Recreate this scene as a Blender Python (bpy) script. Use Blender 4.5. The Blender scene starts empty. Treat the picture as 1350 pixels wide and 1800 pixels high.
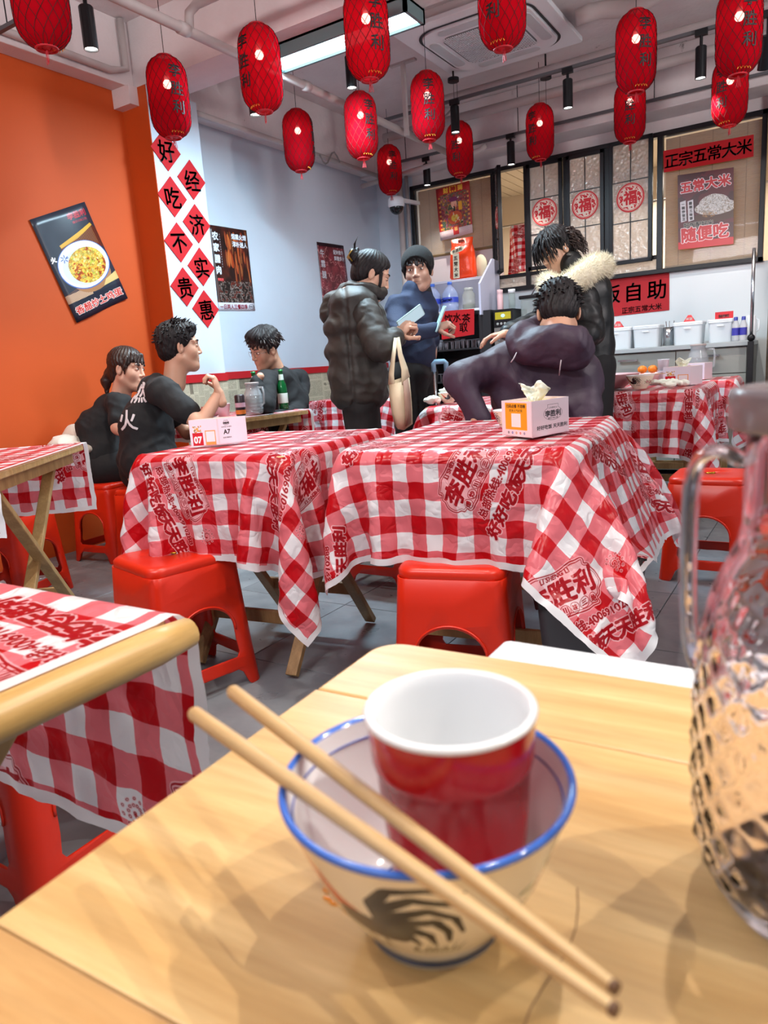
import bpy, bmesh, math, random
import numpy as np
from mathutils import Vector, Matrix, Euler

SC = bpy.context.scene
COL = SC.collection
PI = math.pi
H = 0.98                       # eye height of the camera
# ------------------------------------------------------------------ camera
cam_d = bpy.data.cameras.new('camera'); cam = bpy.data.objects.new('camera', cam_d); COL.objects.link(cam)
cam.matrix_world = Matrix(((0.84855171, -0.04969231, 0.52677383, 0),
                           (0.52489443, 0.20451743, -0.82623148, 0),
                           (-0.06667708, 0.97760079, 0.19962683, H),
                           (0, 0, 0, 1)))
cam_d.sensor_fit = 'VERTICAL'; cam_d.sensor_height = 36.0; cam_d.sensor_width = 27.0
cam_d.lens = 1255 / 1800 * 36.0
cam_d.clip_start = 0.02
cam_d.dof.use_dof = True; cam_d.dof.focus_distance = 2.4; cam_d.dof.aperture_fstop = 11.0
SC.camera = cam
# ------------------------------------------------------------------ world, lights, exposure
wd = bpy.data.worlds.new('world'); SC.world = wd; wd.use_nodes = True
wd.node_tree.nodes['Background'].inputs[0].default_value = (0.80, 0.86, 1.0, 1)
wd.node_tree.nodes['Background'].inputs[1].default_value = 0.50
SC.view_settings.view_transform = 'Standard'; SC.view_settings.look = 'None'
SC.view_settings.gamma = 1.0; SC.view_settings.use_curve_mapping = False
SC.view_settings.exposure = 0.24
SC.cycles.use_denoising = True
SC.cycles.max_bounces = 8; SC.cycles.transparent_max_bounces = 16
SC.cycles.sample_clamp_indirect = 4.0
SC.cycles.caustics_reflective = False; SC.cycles.caustics_refractive = False

def spot(loc, energy, col=(1, .93, .84), size=75, tgt=None, r=.03, blend=.5):
    L = bpy.data.lights.new('spot_light', 'SPOT'); L.energy = energy; L.color = col
    L.spot_size = math.radians(size); L.spot_blend = blend; L.shadow_soft_size = r
    o = bpy.data.objects.new('spot_light', L); COL.objects.link(o); o.location = loc
    d = (Vector(tgt) - Vector(loc)) if tgt else Vector((0, 0, -1))
    o.rotation_euler = d.to_track_quat('-Z', 'Y').to_euler()
    return o
def area(loc, sx, sy, energy, col, tgt):
    L = bpy.data.lights.new('area_light', 'AREA'); L.shape = 'RECTANGLE'; L.size = sx; L.size_y = sy
    L.energy = energy; L.color = col
    o = bpy.data.objects.new('area_light', L); COL.objects.link(o); o.location = loc
    o.rotation_euler = (Vector(tgt) - Vector(loc)).to_track_quat('-Z', 'Y').to_euler()
    return o
# linear panels of the room: one in view, the others behind and to the right of the camera
area((-2.0, 3.03, 2.42), .80, .12, 62, (.62, .86, 1.0), (-2.0, 3.03, 0))
area((1.0, 3.0, 2.62), 1.2, .15, 18, (.85, .93, 1.0), (1.0, 3.0, 0))
area((-0.9, -1.2, 2.62), 1.2, .15, 16, (.85, .93, 1.0), (-0.9, -1.2, 0))
area((-1.5, 6.35, 2.25), 1.6, .6, 40, (1.0, .92, .80), (-1.5, 6.35, 0))     # kitchen ceiling light
# unseen up-lights without fittings, added to brighten the ceiling
area((-1.2, -.6, 2.25), 1.2, .25, 46, (1.0, .93, .92), (-1.4, .6, 2.8))
area((1.3, 2.6, 2.25), .3, 1.2, 46, (1.0, .93, .92), (.2, 3.0, 2.8))
# track spots: (x, y, z of the mouth, energy, tilt target or None)
SPOTS = [(-2.50, 2.05, 2.25, 30, None), (-2.081, 4.390, 2.372, 26, None), (-2.70, 5.16, 2.30, 16, None), (-2.0, 5.10, 2.30, 22, None),
         (-1.371, 4.393, 2.35, 26, None), (-.67, 4.385, 2.33, 26, (-.7, 4.9, 1.0)), (-2.226, 2.664, 2.10, 24, None), (-2.2, 3.42, 2.40, 24, (-2.4, 3.3, 0)), (-.365, 4.385, 2.30, 26, (-.15, 4.6, .9)),
         (-1.25, 1.15, 2.30, 34, (-1.35, 1.7, .4)), (-.55, 1.15, 2.30, 34, (-.75, 1.7, .4)), (.75, .75, 2.25, 40, (-.05, .25, .75)), (.42, 1.25, 2.30, 40, (-.05, .3, .75)),
         (.9, .15, 2.30, 34, (-.1, .2, .75)), (-.9, -.1, 2.3, 22, (-.9, .3, .7)), (-2.35, .9, 2.30, 26, (-2.6, 1.5, .4)), (-.12, .85, 2.30, 36, (-.1, .25, .75)), (-1.2, 3.2, 2.35, 24, None)]
for sx_, sy_, sz_, e_, t_ in SPOTS:
    spot((sx_, sy_, sz_ - .012), e_, tgt=t_, size=85, r=.014)

# ------------------------------------------------------------------ materials
def lin(c):
    return tuple(((v / 12.92) if v <= .04045 else ((v + .055) / 1.055) ** 2.4) for v in c)
def hexc(h): return lin(tuple(int(h[i:i + 2], 16) / 255 for i in (0, 2, 4)))
MATS = {}
class N:
    def __init__(s, name):
        s.m = bpy.data.materials.new(name); s.m.use_nodes = True; s.t = s.m.node_tree
        s.b = s.t.nodes['Principled BSDF']; s.out = s.t.nodes['Material Output']
    def n(s, typ, **kw):
        x = s.t.nodes.new(typ)
        for k, v in kw.items():
            if k.startswith('i_'):
                key = k[2:]; key = int(key) if key.isdigit() else key.replace('_', ' ')
                x.inputs[key].default_value = v
            else: setattr(x, k, v)
        return x
    def l(s, a, b): s.t.links.new(a, b)
    def mix(s, f, a, b, blend='MIX'):
        x = s.n('ShaderNodeMix', data_type='RGBA', blend_type=blend)
        for sock, v in ((x.inputs['Factor'], f), (x.inputs[6], a), (x.inputs[7], b)):
            if isinstance(v, (int, float)): sock.default_value = v
            elif isinstance(v, tuple): sock.default_value = (*v[:3], 1)
            else: s.l(v, sock)
        return x.outputs[2]
    def math(s, op, a, b=0.0, c=0.0):
        x = s.n('ShaderNodeMath', operation=op)
        for i, v in enumerate((a, b, c)):
            if isinstance(v, (int, float)): x.inputs[i].default_value = v
            else: s.l(v, x.inputs[i])
        return x.outputs[0]
    def coord(s, kind='Object', scale=(1, 1, 1)):
        c = s.n('ShaderNodeTexCoord'); m = s.n('ShaderNodeMapping'); m.inputs['Scale'].default_value = scale
        s.l(c.outputs[kind], m.inputs[0]); return m.outputs[0]
    def noise(s, vec, scale, detail=3, rough=.55):
        x = s.n('ShaderNodeTexNoise'); x.inputs['Scale'].default_value = scale; x.inputs['Detail'].default_value = detail
        x.inputs['Roughness'].default_value = rough
        if vec is not None: s.l(vec, x.inputs['Vector'])
        return x.outputs['Fac']
    def ramp(s, f, stops):
        x = s.n('ShaderNodeValToRGB'); e = x.color_ramp.elements
        while len(e) < len(stops): e.new(.5)
        for el, (p, c) in zip(e, stops): el.position = p; el.color = (*c[:3], 1)
        s.l(f, x.inputs[0]); return x.outputs[0]
    def bump(s, h, strength=.3, dist=.01):
        x = s.n('ShaderNodeBump'); x.inputs['Strength'].default_value = strength; x.inputs['Distance'].default_value = dist
        s.l(h, x.inputs['Height']); s.l(x.outputs[0], s.b.inputs['Normal'])
    def base(s, v):
        if isinstance(v, tuple): s.b.inputs['Base Color'].default_value = (*v[:3], 1)
        else: s.l(v, s.b.inputs['Base Color'])
    def set(s, **k):
        for a, v in k.items(): s.b.inputs[a.replace('_', ' ')].default_value = v
        return s
def M(name, col='808080', rough=.5, metal=0., var=0., vs=8., bump=0., bs=40., bd=.004, stretch=(1, 1, 1), **kw):
    if name in MATS: return MATS[name]
    q = N(name); c = hexc(col) if isinstance(col, str) else col
    if var or bump: co = q.coord('Object', stretch)
    if var:
        f = q.noise(co, vs, 4)
        q.base(q.ramp(f, [(.3, tuple(max(0, x * (1 - var)) for x in c)), (.7, tuple(min(1, x * (1 + var)) for x in c))]))
    else: q.base(c)
    q.set(Roughness=rough, Metallic=metal)
    for k, v in kw.items(): q.b.inputs[k.replace('_', ' ')].default_value = v
    if bump: q.bump(q.noise(co, bs, 3), bump, bd)
    MATS[name] = q.m; return q.m
def EMIT(name, col, st):
    if name in MATS: return MATS[name]
    q = N(name); q.base((0.02, .02, .02)); q.b.inputs['Emission Color'].default_value = (*col, 1)
    q.b.inputs['Emission Strength'].default_value = st; MATS[name] = q.m; return q.m
def GLASS(name, col=(1, 1, 1), rough=0., ior=1.45):
    if name in MATS: return MATS[name]
    q = N(name); q.base(col); q.set(Roughness=rough, IOR=ior); q.b.inputs['Transmission Weight'].default_value = 1
    MATS[name] = q.m; return q.m
def CLEAR(name, col, alpha=.25, rough=.1, bump=0, bs=60):
    """thin clear plastic or glass sheet: mostly transparent with a glossy film"""
    if name in MATS: return MATS[name]
    q = N(name); q.base(col); q.set(Roughness=rough, Alpha=alpha)
    if bump: q.bump(q.noise(q.coord(), bs, 2), bump, .004)
    MATS[name] = q.m; return q.m

# ------------------------------------------------------------------ geometry builder
class G:
    def __init__(s): s.v = []; s.f = []; s.uv = None
    def add(s, vs, fs, m=None):
        o = len(s.v)
        if m is not None: vs = [tuple(m @ Vector(p)) for p in vs]
        s.v += [tuple(p) for p in vs]; s.f += [tuple(i + o for i in f) for f in fs]; return s
    def box(s, x0, x1, y0, y1, z0, z1, m=None):
        vs = [(x, y, z) for x in (x0, x1) for y in (y0, y1) for z in (z0, z1)]
        return s.add(vs, [(0, 1, 3, 2), (4, 6, 7, 5), (0, 4, 5, 1), (2, 3, 7, 6), (0, 2, 6, 4), (1, 5, 7, 3)], m)
    def beam(s, a, b, w, h, up=(0, 0, 1)):
        a = Vector(a); b = Vector(b); d = (b - a).normalized(); u = Vector(up)
        if abs(d.dot(u)) > .99: u = Vector((0, 1, 0))
        r = d.cross(u).normalized(); u = r.cross(d).normalized()
        vs = [p + r * (w / 2 * i) + u * (h / 2 * j) for p in (a, b) for i in (-1, 1) for j in (-1, 1)]
        return s.add(vs, [(0, 1, 3, 2), (4, 6, 7, 5), (0, 4, 5, 1), (2, 3, 7, 6), (0, 2, 6, 4), (1, 5, 7, 3)])
    def tube(s, pts, r, n=8, closed=False, cap=True):
        pts = [Vector(p) for p in pts]; rs = r if isinstance(r, (list, tuple)) else [r] * len(pts)
        vs = []; fs = []; prev = None; L = len(pts)
        for i, p in enumerate(pts):
            if closed: d = pts[(i + 1) % L] - pts[i - 1]
            else: d = pts[min(i + 1, L - 1)] - pts[max(i - 1, 0)]
            d = d.normalized() if d.length > 1e-9 else Vector((0, 0, 1))
            if prev is None:
                a = Vector((0, 0, 1)) if abs(d.z) < .9 else Vector((1, 0, 0)); u = d.cross(a).normalized()
            else: u = (prev - d * prev.dot(d)).normalized()
            prev = u; w = d.cross(u)
            vs += [p + (u * math.cos(2 * PI * k / n) + w * math.sin(2 * PI * k / n)) * rs[i] for k in range(n)]
        for i in range(L if closed else L - 1):
            j = (i + 1) % L
            fs += [(i * n + k, i * n + (k + 1) % n, j * n + (k + 1) % n, j * n + k) for k in range(n)]
        if cap and not closed: fs += [tuple(range(n))[::-1], tuple((L - 1) * n + k for k in range(n))]
        return s.add(vs, fs)
    def lathe(s, prof, n=32, m=None, cap=False):
        vs = []; fs = []; K = len(prof)
        for r, z in prof: vs += [(r * math.cos(2 * PI * k / n), r * math.sin(2 * PI * k / n), z) for k in range(n)]
        for i in range(K - 1): fs += [(i * n + k, i * n + (k + 1) % n, (i + 1) * n + (k + 1) % n, (i + 1) * n + k) for k in range(n)]
        if cap: fs += [tuple(range(n))[::-1], tuple((K - 1) * n + k for k in range(n))]
        return s.add(vs, fs, m)
    def cyl(s, a, b, r, n=16): return s.tube([a, b], r, n)
    def prism(s, poly, z0, z1, m=None):
        n = len(poly); vs = [(x, y, z0) for x, y in poly] + [(x, y, z1) for x, y in poly]
        return s.add(vs, [tuple(range(n))[::-1], tuple(range(n, 2 * n))] + [(i, (i + 1) % n, n + (i + 1) % n, n + i) for i in range(n)], m)
    def ball(s, c, r, n=12, m=None):
        R = r if isinstance(r, (list, tuple)) else (r, r, r); k2 = n // 2
        vs = [(c[0] + R[0] * math.sin(PI * i / k2) * math.cos(2 * PI * k / n), c[1] + R[1] * math.sin(PI * i / k2) * math.sin(2 * PI * k / n), c[2] + R[2] * math.cos(PI * i / k2)) for i in range(k2 + 1) for k in range(n)]
        return s.add(vs, [(i * n + k, (i + 1) * n + k, (i + 1) * n + (k + 1) % n, i * n + (k + 1) % n) for i in range(k2) for k in range(n)], m)
    def grid(s, P, uv=None):
        ni, nj = P.shape[:2]
        vs = P.reshape(-1, 3).tolist(); fs = [(i * nj + j, (i + 1) * nj + j, (i + 1) * nj + j + 1, i * nj + j + 1) for i in range(ni - 1) for j in range(nj - 1)]
        s.add(vs, fs)
        if uv is not None: s.uv = uv.reshape(-1, 2)
        return s
    def mesh(s, name='mesh', smooth=False):
        me = bpy.data.meshes.new(name); me.from_pydata(s.v, [], s.f); me.update()
        if s.uv is not None:
            l = me.uv_layers.new(name='uv'); idx = np.zeros(len(me.loops), dtype=np.int32); me.loops.foreach_get('vertex_index', idx)
            l.data.foreach_set('uv', np.asarray(s.uv, dtype=np.float32)[idx].ravel())
        if smooth: me.polygons.foreach_set('use_smooth', [True] * len(me.polygons))
        return me
    def obj(s, name, mat, parent=None, smooth=False, bevel=0., seg=2, label=None, merge=False, fixn=False):
        me = s.mesh(name, smooth)
        if merge or fixn:
            bm = bmesh.new(); bm.from_mesh(me)
            if merge: bmesh.ops.remove_doubles(bm, verts=bm.verts, dist=1e-5)
            bmesh.ops.recalc_face_normals(bm, faces=bm.faces); bm.to_mesh(me); bm.free()
        if mat: me.materials.append(mat)
        o = bpy.data.objects.new(name, me); COL.objects.link(o)
        if parent is not None: o.parent = parent
        if bevel:
            b = o.modifiers.new('bevel', 'BEVEL'); b.width = bevel; b.segments = seg; b.limit_method = 'ANGLE'; b.angle_limit = .6
            b.harden_normals = False
        if smooth == 'auto' or (bevel and not smooth):
            try: me.shade_smooth_by_angle(math.radians(40)) if hasattr(me, 'shade_smooth_by_angle') else None
            except Exception: pass
        if label: o['label'] = label
        return o
def thing(name, label, cat, loc=(0, 0, 0), rz=0., group=None):
    o = bpy.data.objects.new(name, None); COL.objects.link(o); o.location = loc; o.rotation_euler = (0, 0, rz)
    o.empty_display_size = .05
    o['label'] = label; o['category'] = cat
    if group: o['group'] = group
    return o
def tag(o, label, cat, group=None, kind=None):
    o['label'] = label; o['category'] = cat
    if group: o['group'] = group
    if kind: o['kind'] = kind
    return o
def struct(o, label=None):
    o['kind'] = 'structure'
    if label: o['label'] = label
    return o
def dup(root, loc=None, rz=None, label=None, group=None):
    r = root.copy(); COL.objects.link(r)
    if loc is not None: r.location = loc
    if rz is not None: r.rotation_euler = (0, 0, rz)
    if label: r['label'] = label
    if group: r['group'] = group
    for ch in list(root.children):
        c = ch.copy(); COL.objects.link(c); c.parent = r
        for g in list(ch.children):
            d = g.copy(); COL.objects.link(d); d.parent = c
    return r
def put(verts, faces, name, mat, parent=None, smooth=True):
    g = G(); g.v = [tuple(p) for p in verts]; g.f = faces
    return g.obj(name, mat, parent, smooth)

# ------------------------------------------------------------------ lettering
_tc = {}
def text2d(body, bold=0.0):
    """triangles of a word in the built-in font: (verts n x 2, tris m x 3), line height about 1, left aligned"""
    if body in _tc: return _tc[body]
    c = bpy.data.curves.new('t', 'FONT'); c.body = body; c.size = 1.0; c.resolution_u = 3
    o = bpy.data.objects.new('t', c); COL.objects.link(o)
    dg = bpy.context.evaluated_depsgraph_get(); me = o.evaluated_get(dg).to_mesh(); me.calc_loop_triangles()
    v = np.array([(p.co.x, p.co.y) for p in me.vertices]).reshape(-1, 2); t = np.array([tuple(x.vertices) for x in me.loop_triangles]).reshape(-1, 3)
    o.evaluated_get(dg).to_mesh_clear(); bpy.data.objects.remove(o); bpy.data.curves.remove(c)
    n0 = len(v); sh = ((-.011, -.011), (.011, -.011), (.011, .011), (-.011, .011))
    t = np.concatenate([t + n0 * i for i in range(4)]); v = np.concatenate([v + np.array(s_) for s_ in sh])      # a little bolder
    _tc[body] = (v, t); return v, t
def text_bbox(body, size, align='c'):
    v, t = text2d(body); lo = v.min(0); hi = v.max(0); c = (lo + hi) / 2
    k = size / .92
    return v, t, c, k

class Canvas:
    """small raster painter; x right, y DOWN, in units of pixels; colours linear"""
    def __init__(s, w, h, col=(1, 1, 1)):
        s.w = w; s.h = h; s.a = np.empty((h, w, 3), np.float32); s.a[:] = col
        s.yy, s.xx = np.mgrid[0:h, 0:w].astype(np.float32)
    def tri_mask(s, P, T):
        m = np.zeros((s.h, s.w), np.float32)
        for t in T:
            p = P[list(t)]; x0, y0 = np.floor(p.min(0)).astype(int); x1, y1 = np.ceil(p.max(0)).astype(int) + 1
            x0 = max(x0, 0); y0 = max(y0, 0); x1 = min(x1, s.w); y1 = min(y1, s.h)
            if x1 <= x0 or y1 <= y0: continue
            X = np.arange(x0, x1) + .5; Y = (np.arange(y0, y1) + .5)[:, None]
            (ax, ay), (bx, by), (cx, cy) = p
            ar = (bx - ax) * (cy - ay) - (by - ay) * (cx - ax)
            if abs(ar) < 1e-9: continue
            sg = 1 if ar > 0 else -1
            e = -1e-4
            k = ((bx - ax) * (Y - ay) - (by - ay) * (X - ax)) * sg >= e
            k &= ((cx - bx) * (Y - by) - (cy - by) * (X - bx)) * sg >= e
            k &= ((ax - cx) * (Y - cy) - (ay - cy) * (X - cx)) * sg >= e
            m[y0:y1, x0:x1][k] = 1
        return m
    def text(s, body, cx, cy, size, ang=0, sx=1., slant=0.):
        v, t, c, k = text_bbox(body, size)
        q = (v - c) * k * np.array([sx, 1.]); q[:, 0] += q[:, 1] * slant
        ca, sa = math.cos(math.radians(ang)), math.sin(math.radians(ang))
        P = np.stack([cx + q[:, 0] * ca - q[:, 1] * sa, cy - (q[:, 0] * sa + q[:, 1] * ca)], 1)
        return s.tri_mask(P, t)
    def dil(s, m, r):
        o = m.copy(); R = int(math.ceil(r))
        for dy in range(-R, R + 1):
            for dx in range(-R, R + 1):
                if dx * dx + dy * dy <= r * r + .5 and (dx or dy):
                    o = np.maximum(o, np.roll(np.roll(m, dy, 0), dx, 1))
        return o
    def blur(s, m, n=1):
        for _ in range(n): m = (m * 4 + np.roll(m, 1, 0) + np.roll(m, -1, 0) + np.roll(m, 1, 1) + np.roll(m, -1, 1)) / 8
        return m
    def paint(s, m, col, a=1.):
        k = (m * a)[..., None]; s.a = s.a * (1 - k) + np.array(col, np.float32) * k
    def rect(s, x0, y0, x1, y1): return ((s.xx >= x0) & (s.xx < x1) & (s.yy >= y0) & (s.yy < y1)).astype(np.float32)
    def ell(s, cx, cy, rx, ry, ang=0):
        c, n = math.cos(math.radians(ang)), math.sin(math.radians(ang)); X = s.xx - cx; Y = s.yy - cy
        return ((((X * c + Y * n) / rx) ** 2 + ((-X * n + Y * c) / ry) ** 2) < 1).astype(np.float32)
    def poly(s, pts):
        P = np.array(pts, float); T = [(0, i, i + 1) for i in range(1, len(P) - 1)]; return s.tri_mask(P, T)
    def noise(s, scale, seed=0, oct=3):
        r = np.random.RandomState(seed); out = np.zeros((s.h, s.w), np.float32); amp = 1; tot = 0
        for o in range(oct):
            gh = max(2, int(s.h / scale) + 2); gw = max(2, int(s.w / scale) + 2); g = r.rand(gh + 1, gw + 1)
            y = s.yy / scale; x = s.xx / scale; yi = np.minimum(y.astype(int), gh - 1); xi = np.minimum(x.astype(int), gw - 1); fy = y - yi; fx = x - xi
            fy = fy * fy * (3 - 2 * fy); fx = fx * fx * (3 - 2 * fx)
            out += amp * (g[yi, xi] * (1 - fy) * (1 - fx) + g[yi + 1, xi] * fy * (1 - fx) + g[yi, xi + 1] * (1 - fy) * fx + g[yi + 1, xi + 1] * fy * fx)
            tot += amp; amp *= .5; scale = max(scale / 2, 1.2)
        return out / tot
    def image(s, name):
        im = bpy.data.images.new(name, s.w, s.h, float_buffer=False)
        a = np.clip(s.a, 0, 1); a = np.where(a <= .0031308, a * 12.92, 1.055 * np.power(np.maximum(a, 1e-6), 1 / 2.4) - .055)
        px = np.ones((s.h, s.w, 4), np.float32); px[..., :3] = a[::-1]
        im.pixels.foreach_set(px.ravel()); im.update(); im.pack(); return im
def IMG(name, canvas, rough=.5, spec=.5, emit=0):
    q = N(name); t = q.n('ShaderNodeTexImage'); t.image = canvas.image(name); t.extension = 'EXTEND'
    q.l(t.outputs[0], q.b.inputs['Base Color']); q.set(Roughness=rough); q.b.inputs['Specular IOR Level'].default_value = spec
    MATS[name] = q.m; return q.m
def panel(name, mat, corners, parent=None, thick=.0015, nu=8, nv=8, curl=0., seed=0, label=None):
    """thin printed sheet from 4 corners TL,TR,BR,BL (world or parent space) with UVs, real thickness and slight buckle"""
    TL, TR, BR, BL = [np.array(c, float) for c in corners]
    nrm = np.cross(TR - TL, TL - BL); nrm /= np.linalg.norm(nrm)
    r = np.random.RandomState(seed)
    u = np.linspace(0, 1, nu + 1)[:, None, None]; v = np.linspace(0, 1, nv + 1)[None, :, None]
    P = (TL * (1 - u) + TR * u) * v + (BL * (1 - u) + BR * u) * (1 - v)
    if curl:
        k = np.sin(u * 7 + r.rand() * 6) * np.sin(v * 5 + r.rand() * 6) * .5 + .5
        P = P + nrm * curl * k
    uv = np.concatenate([np.broadcast_to(u, P.shape[:2] + (1,)), np.broadcast_to(v, P.shape[:2] + (1,))], -1)
    g = G().grid(P, uv); o = g.obj(name, mat, parent, smooth=bool(curl))
    md = o.modifiers.new('solid', 'SOLIDIFY'); md.thickness = thick; md.offset = -1
    if label: o['label'] = label
    return o

def rrect(hx, hy, r, n=6, cx=0, cy=0):
    o = []
    for sx, sy, a0 in ((1, 1, 0), (-1, 1, 90), (-1, -1, 180), (1, -1, 270)):
        for k in range(n + 1):
            a = math.radians(a0 + 90 * k / n); o.append((cx + sx * (hx - r) + r * math.cos(a), cy + sy * (hy - r) + r * math.sin(a)))
    return o
# ================================================================== ROOM
def wallmat(name, col, sp='9a9088', bump=.15):
    q = N(name); co = q.coord('Object'); c = hexc(col)
    f = q.noise(co, 1.6, 4); base = q.ramp(f, [(.3, tuple(x * .93 for x in c)), (.7, tuple(min(1, x * 1.03) for x in c))])
    q.base(base); q.set(Roughness=.7); q.bump(q.noise(co, 35, 4), bump, .004); MATS[name] = q.m; return q.m
m_orange = wallmat('orange_paint', 'c24c08'); m_white = wallmat('white_paint', 'c6d2de'); 
def conc():
    q = N('painted_concrete'); co = q.coord('Object'); f = q.noise(co, 2.2, 6, .6)
    b = q.ramp(f, [(.3, hexc('cfc6c6')), (.65, hexc('ded8d8'))])
    v = q.n('ShaderNodeTexNoise'); v.inputs['Scale'].default_value = 5.; v.inputs['Detail'].default_value = 8; v.inputs['Roughness'].default_value = .75; q.l(co, v.inputs['Vector'])
    sp = q.ramp(v.outputs['Fac'], [(.30, (1, 1, 1)), (.34, (0, 0, 0))]); b = q.mix(sp, b, hexc('8a8482'))
    q.base(b); q.set(Roughness=.85); q.bump(q.noise(co, 14, 6, .65), .5, .012); MATS['conc'] = q.m; return q.m
m_conc = conc()
m_black = M('black_metal', '15161a', .35, .3); m_chrome = M('chrome', 'c8ccd0', .2, 1.)
m_white_pl = M('white_plastic', 'e6eaee', .35); m_pipe = M('painted_pipe', 'b8b0ae', .55, var=.06)

# floor tiles: dark grey stone-look 0.3 x 0.6 pieces near, in sight
def floor_mat():
    q = N('grey_tile'); co = q.coord('Object'); f = q.noise(co, 3.0, 6, .6)
    q.base(q.ramp(f, [(.3, hexc('666c72')), (.7, hexc('878d92'))])); q.set(Roughness=.38)
    r = q.noise(co, 9, 3); q.l(q.ramp(r, [(.3, (.25,) * 3), (.7, (.5,) * 3)]), q.b.inputs['Roughness']); q.bump(q.noise(co, 25, 3), .12, .004)
    MATS['tile'] = q.m; return q.m
m_tile = floor_mat()
fl = G().box(-4.1, 4.5, -4.0, 8.4, -.06, -.006).obj('floor', M('grout', '4a4e52', .8)); struct(fl)
rnd = random.Random(3)
TW, TL = .60, .60
tm = None
for iy in range(-1, 11):
    for ix in range(-7, 1):
        x0 = ix * TW + .08; y0 = iy * TL - .06
        if x0 < -3.9 - TW: continue
        if tm is None:
            g = G().box(.0015, TW - .0015, .0015, TL - .0015, -.006, 0); tm = g.obj('tile', m_tile, fl, bevel=.0015, seg=1); t = tm
        else: t = tm.copy(); COL.objects.link(t)
        t.location = (x0, y0, 0)
# walls
struct(G().box(-3.42, -3.3, -3.5, 2.857, 0, 2.8).obj('wall_left', m_orange))
struct(G().box(-3.42, -3.3, 3.2, 5.52, 0, 2.8).obj('wall_left_back', m_white))
col_o = struct(G().box(-3.42, -3.11, 2.857, 2.862, 0, 2.49).obj('trim_1', m_orange))
struct(G().box(-3.42, -3.11, 2.862, 3.215, 0, 2.49).obj('wall_pillar', m_white))
# back wall: pieces around the window band
struct(G().box(-3.42, -2.96, 5.4, 5.52, 0, 2.8).add([], []).obj('wall_back_left', m_white))
struct(G().box(-2.96, .9, 5.40, 5.52, 2.37, 2.8).obj('wall_back_upper', m_conc))
struct(G().box(-2.96, -2.25, 5.44, 5.52, 1.3, 1.84).obj('wall_back_shelf', M('pale_pink_board', 'dccfd0', .6)))
struct(G().box(-2.96, .0, 5.40, 5.52, 0, 1.48).obj('wall_back_lower', M('backsplash', 'dfe6ea', .25)))
# kitchen behind the windows
struct(G().box(-3.0, 0.2, 6.9, 7.0, 0, 2.6).obj('wall_kitchen', M('cream_tile', 'd8c8b4', .35)))
struct(G().box(-3.1, -3.0, 5.52, 7.0, 0, 2.6).obj('wall_kitchen_left', M('cream_tile', 'd8c8b4', .35)))
struct(G().box(-.3, -.2, 5.52, 7.0, 0, 2.6).obj('wall_kitchen_right', M('cream_tile', 'd8c8b4', .35)))
kc = struct(G().box(-3.1, 0.2, 5.52, 7.0, 2.5, 2.6).obj('ceiling_kitchen', M('cream_panel', 'd9cbb6', .4)))
slat = None
for i in range(14):
    x = -2.9 + i * .1
    if slat is None: slat = G().box(0, .088, 5.53, 6.9, 2.485, 2.5).obj('slat', M('cream_panel', 'd9cbb6', .4), kc); slat.location.x = x
    else: s2 = slat.copy(); COL.objects.link(s2); s2.location.x = x
# ceiling slab and beams
struct(G().box(-3.42, 4.0, -3.5, 5.52, 2.80, 2.9).obj('ceiling', m_conc))
struct(G().box(-3.3, 4.0, 2.857, 3.10, 2.49, 2.80).obj('trim_2', m_conc))            # cross beam over the pillar
struct(G().box(-3.3, -3.19, -3.5, 2.857, 2.49, 2.80).obj('trim_3', m_conc, bevel=.004))
struct(G().box(-3.3, -3.16, 3.10, 5.4, 2.47, 2.80).obj('trim_4', m_conc, bevel=.004))
struct(G().box(-3.3, 2.0, 5.16, 5.4, 2.45, 2.80).obj('trim_5', m_conc, bevel=.006))
struct(G().box(-3.3, 4.0, 0.2, 0.45, 2.49, 2.80).obj('trim_6', m_conc))
# corner ledge where the wall beam meets the pillar
struct(G().box(-3.3, -3.17, 2.80, 2.857, 2.40, 2.49).obj('trim_7', m_conc))

# pipes on the ceiling
def pipe(name, pts, r, label, m=m_pipe, joints=()):
    g = G().tube(pts, r, 12); o = g.obj(name, m, None, True); tag(o, label, 'pipe')
    for i in joints:
        p = Vector(pts[i]); q = Vector(pts[min(i + 1, len(pts) - 1)]) if i + 1 < len(pts) else Vector(pts[i - 1]); d = (q - p).normalized()
        G().tube([p - d * .02, p + d * .03], r * 1.25, 12).obj('joint', m, o, True)
    return o
pipe('ceiling_pipe', [(-2.41, 1.6, 2.43), (-2.41, 2.46, 2.43), (-2.41, 3.3, 2.43), (-2.41, 5.2, 2.43)], .021, 'long pale pipe crossing under the beam towards the back corner', joints=(1, 2))
pipe('branch_pipe', [(-1.2, 2.50, 2.52), (-2.12, 2.50, 2.52), (-2.35, 2.50, 2.52), (-2.40, 2.50, 2.50), (-2.41, 2.50, 2.44)], .020, 'short pale branch pipe with an elbow left of the long lamp', joints=(1,))
pipe('conduit', [(-3.14, 3.12, 2.45), (-3.14, 5.3, 2.45)], .016, 'pale conduit running along the top of the white wall')
pipe('conduit', [(-3.17, -1.0, 2.53), (-3.17, 2.70, 2.53), (-3.17, 2.80, 2.56), (-3.17, 2.80, 2.79)], .018, 'pale conduit along the beam above the orange wall')
pipe('drain_pipe', [(-3.04, 5.33, .153), (-3.04, 5.33, 2.45)], .024, 'white vertical pipe in the back corner beside the window')
pipe('drain_pipe', [(-2.985, 5.35, .153), (-2.985, 5.35, 2.45)], .014, 'thin white vertical pipe right beside the window frame')
pipe('ceiling_pipe', [(-3.2, 5.02, 2.36), (-2.2, 5.02, 2.42), (-2.15, 5.02, 2.44)], .017, 'pale pipe across the back corner behind the lanterns')
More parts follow.
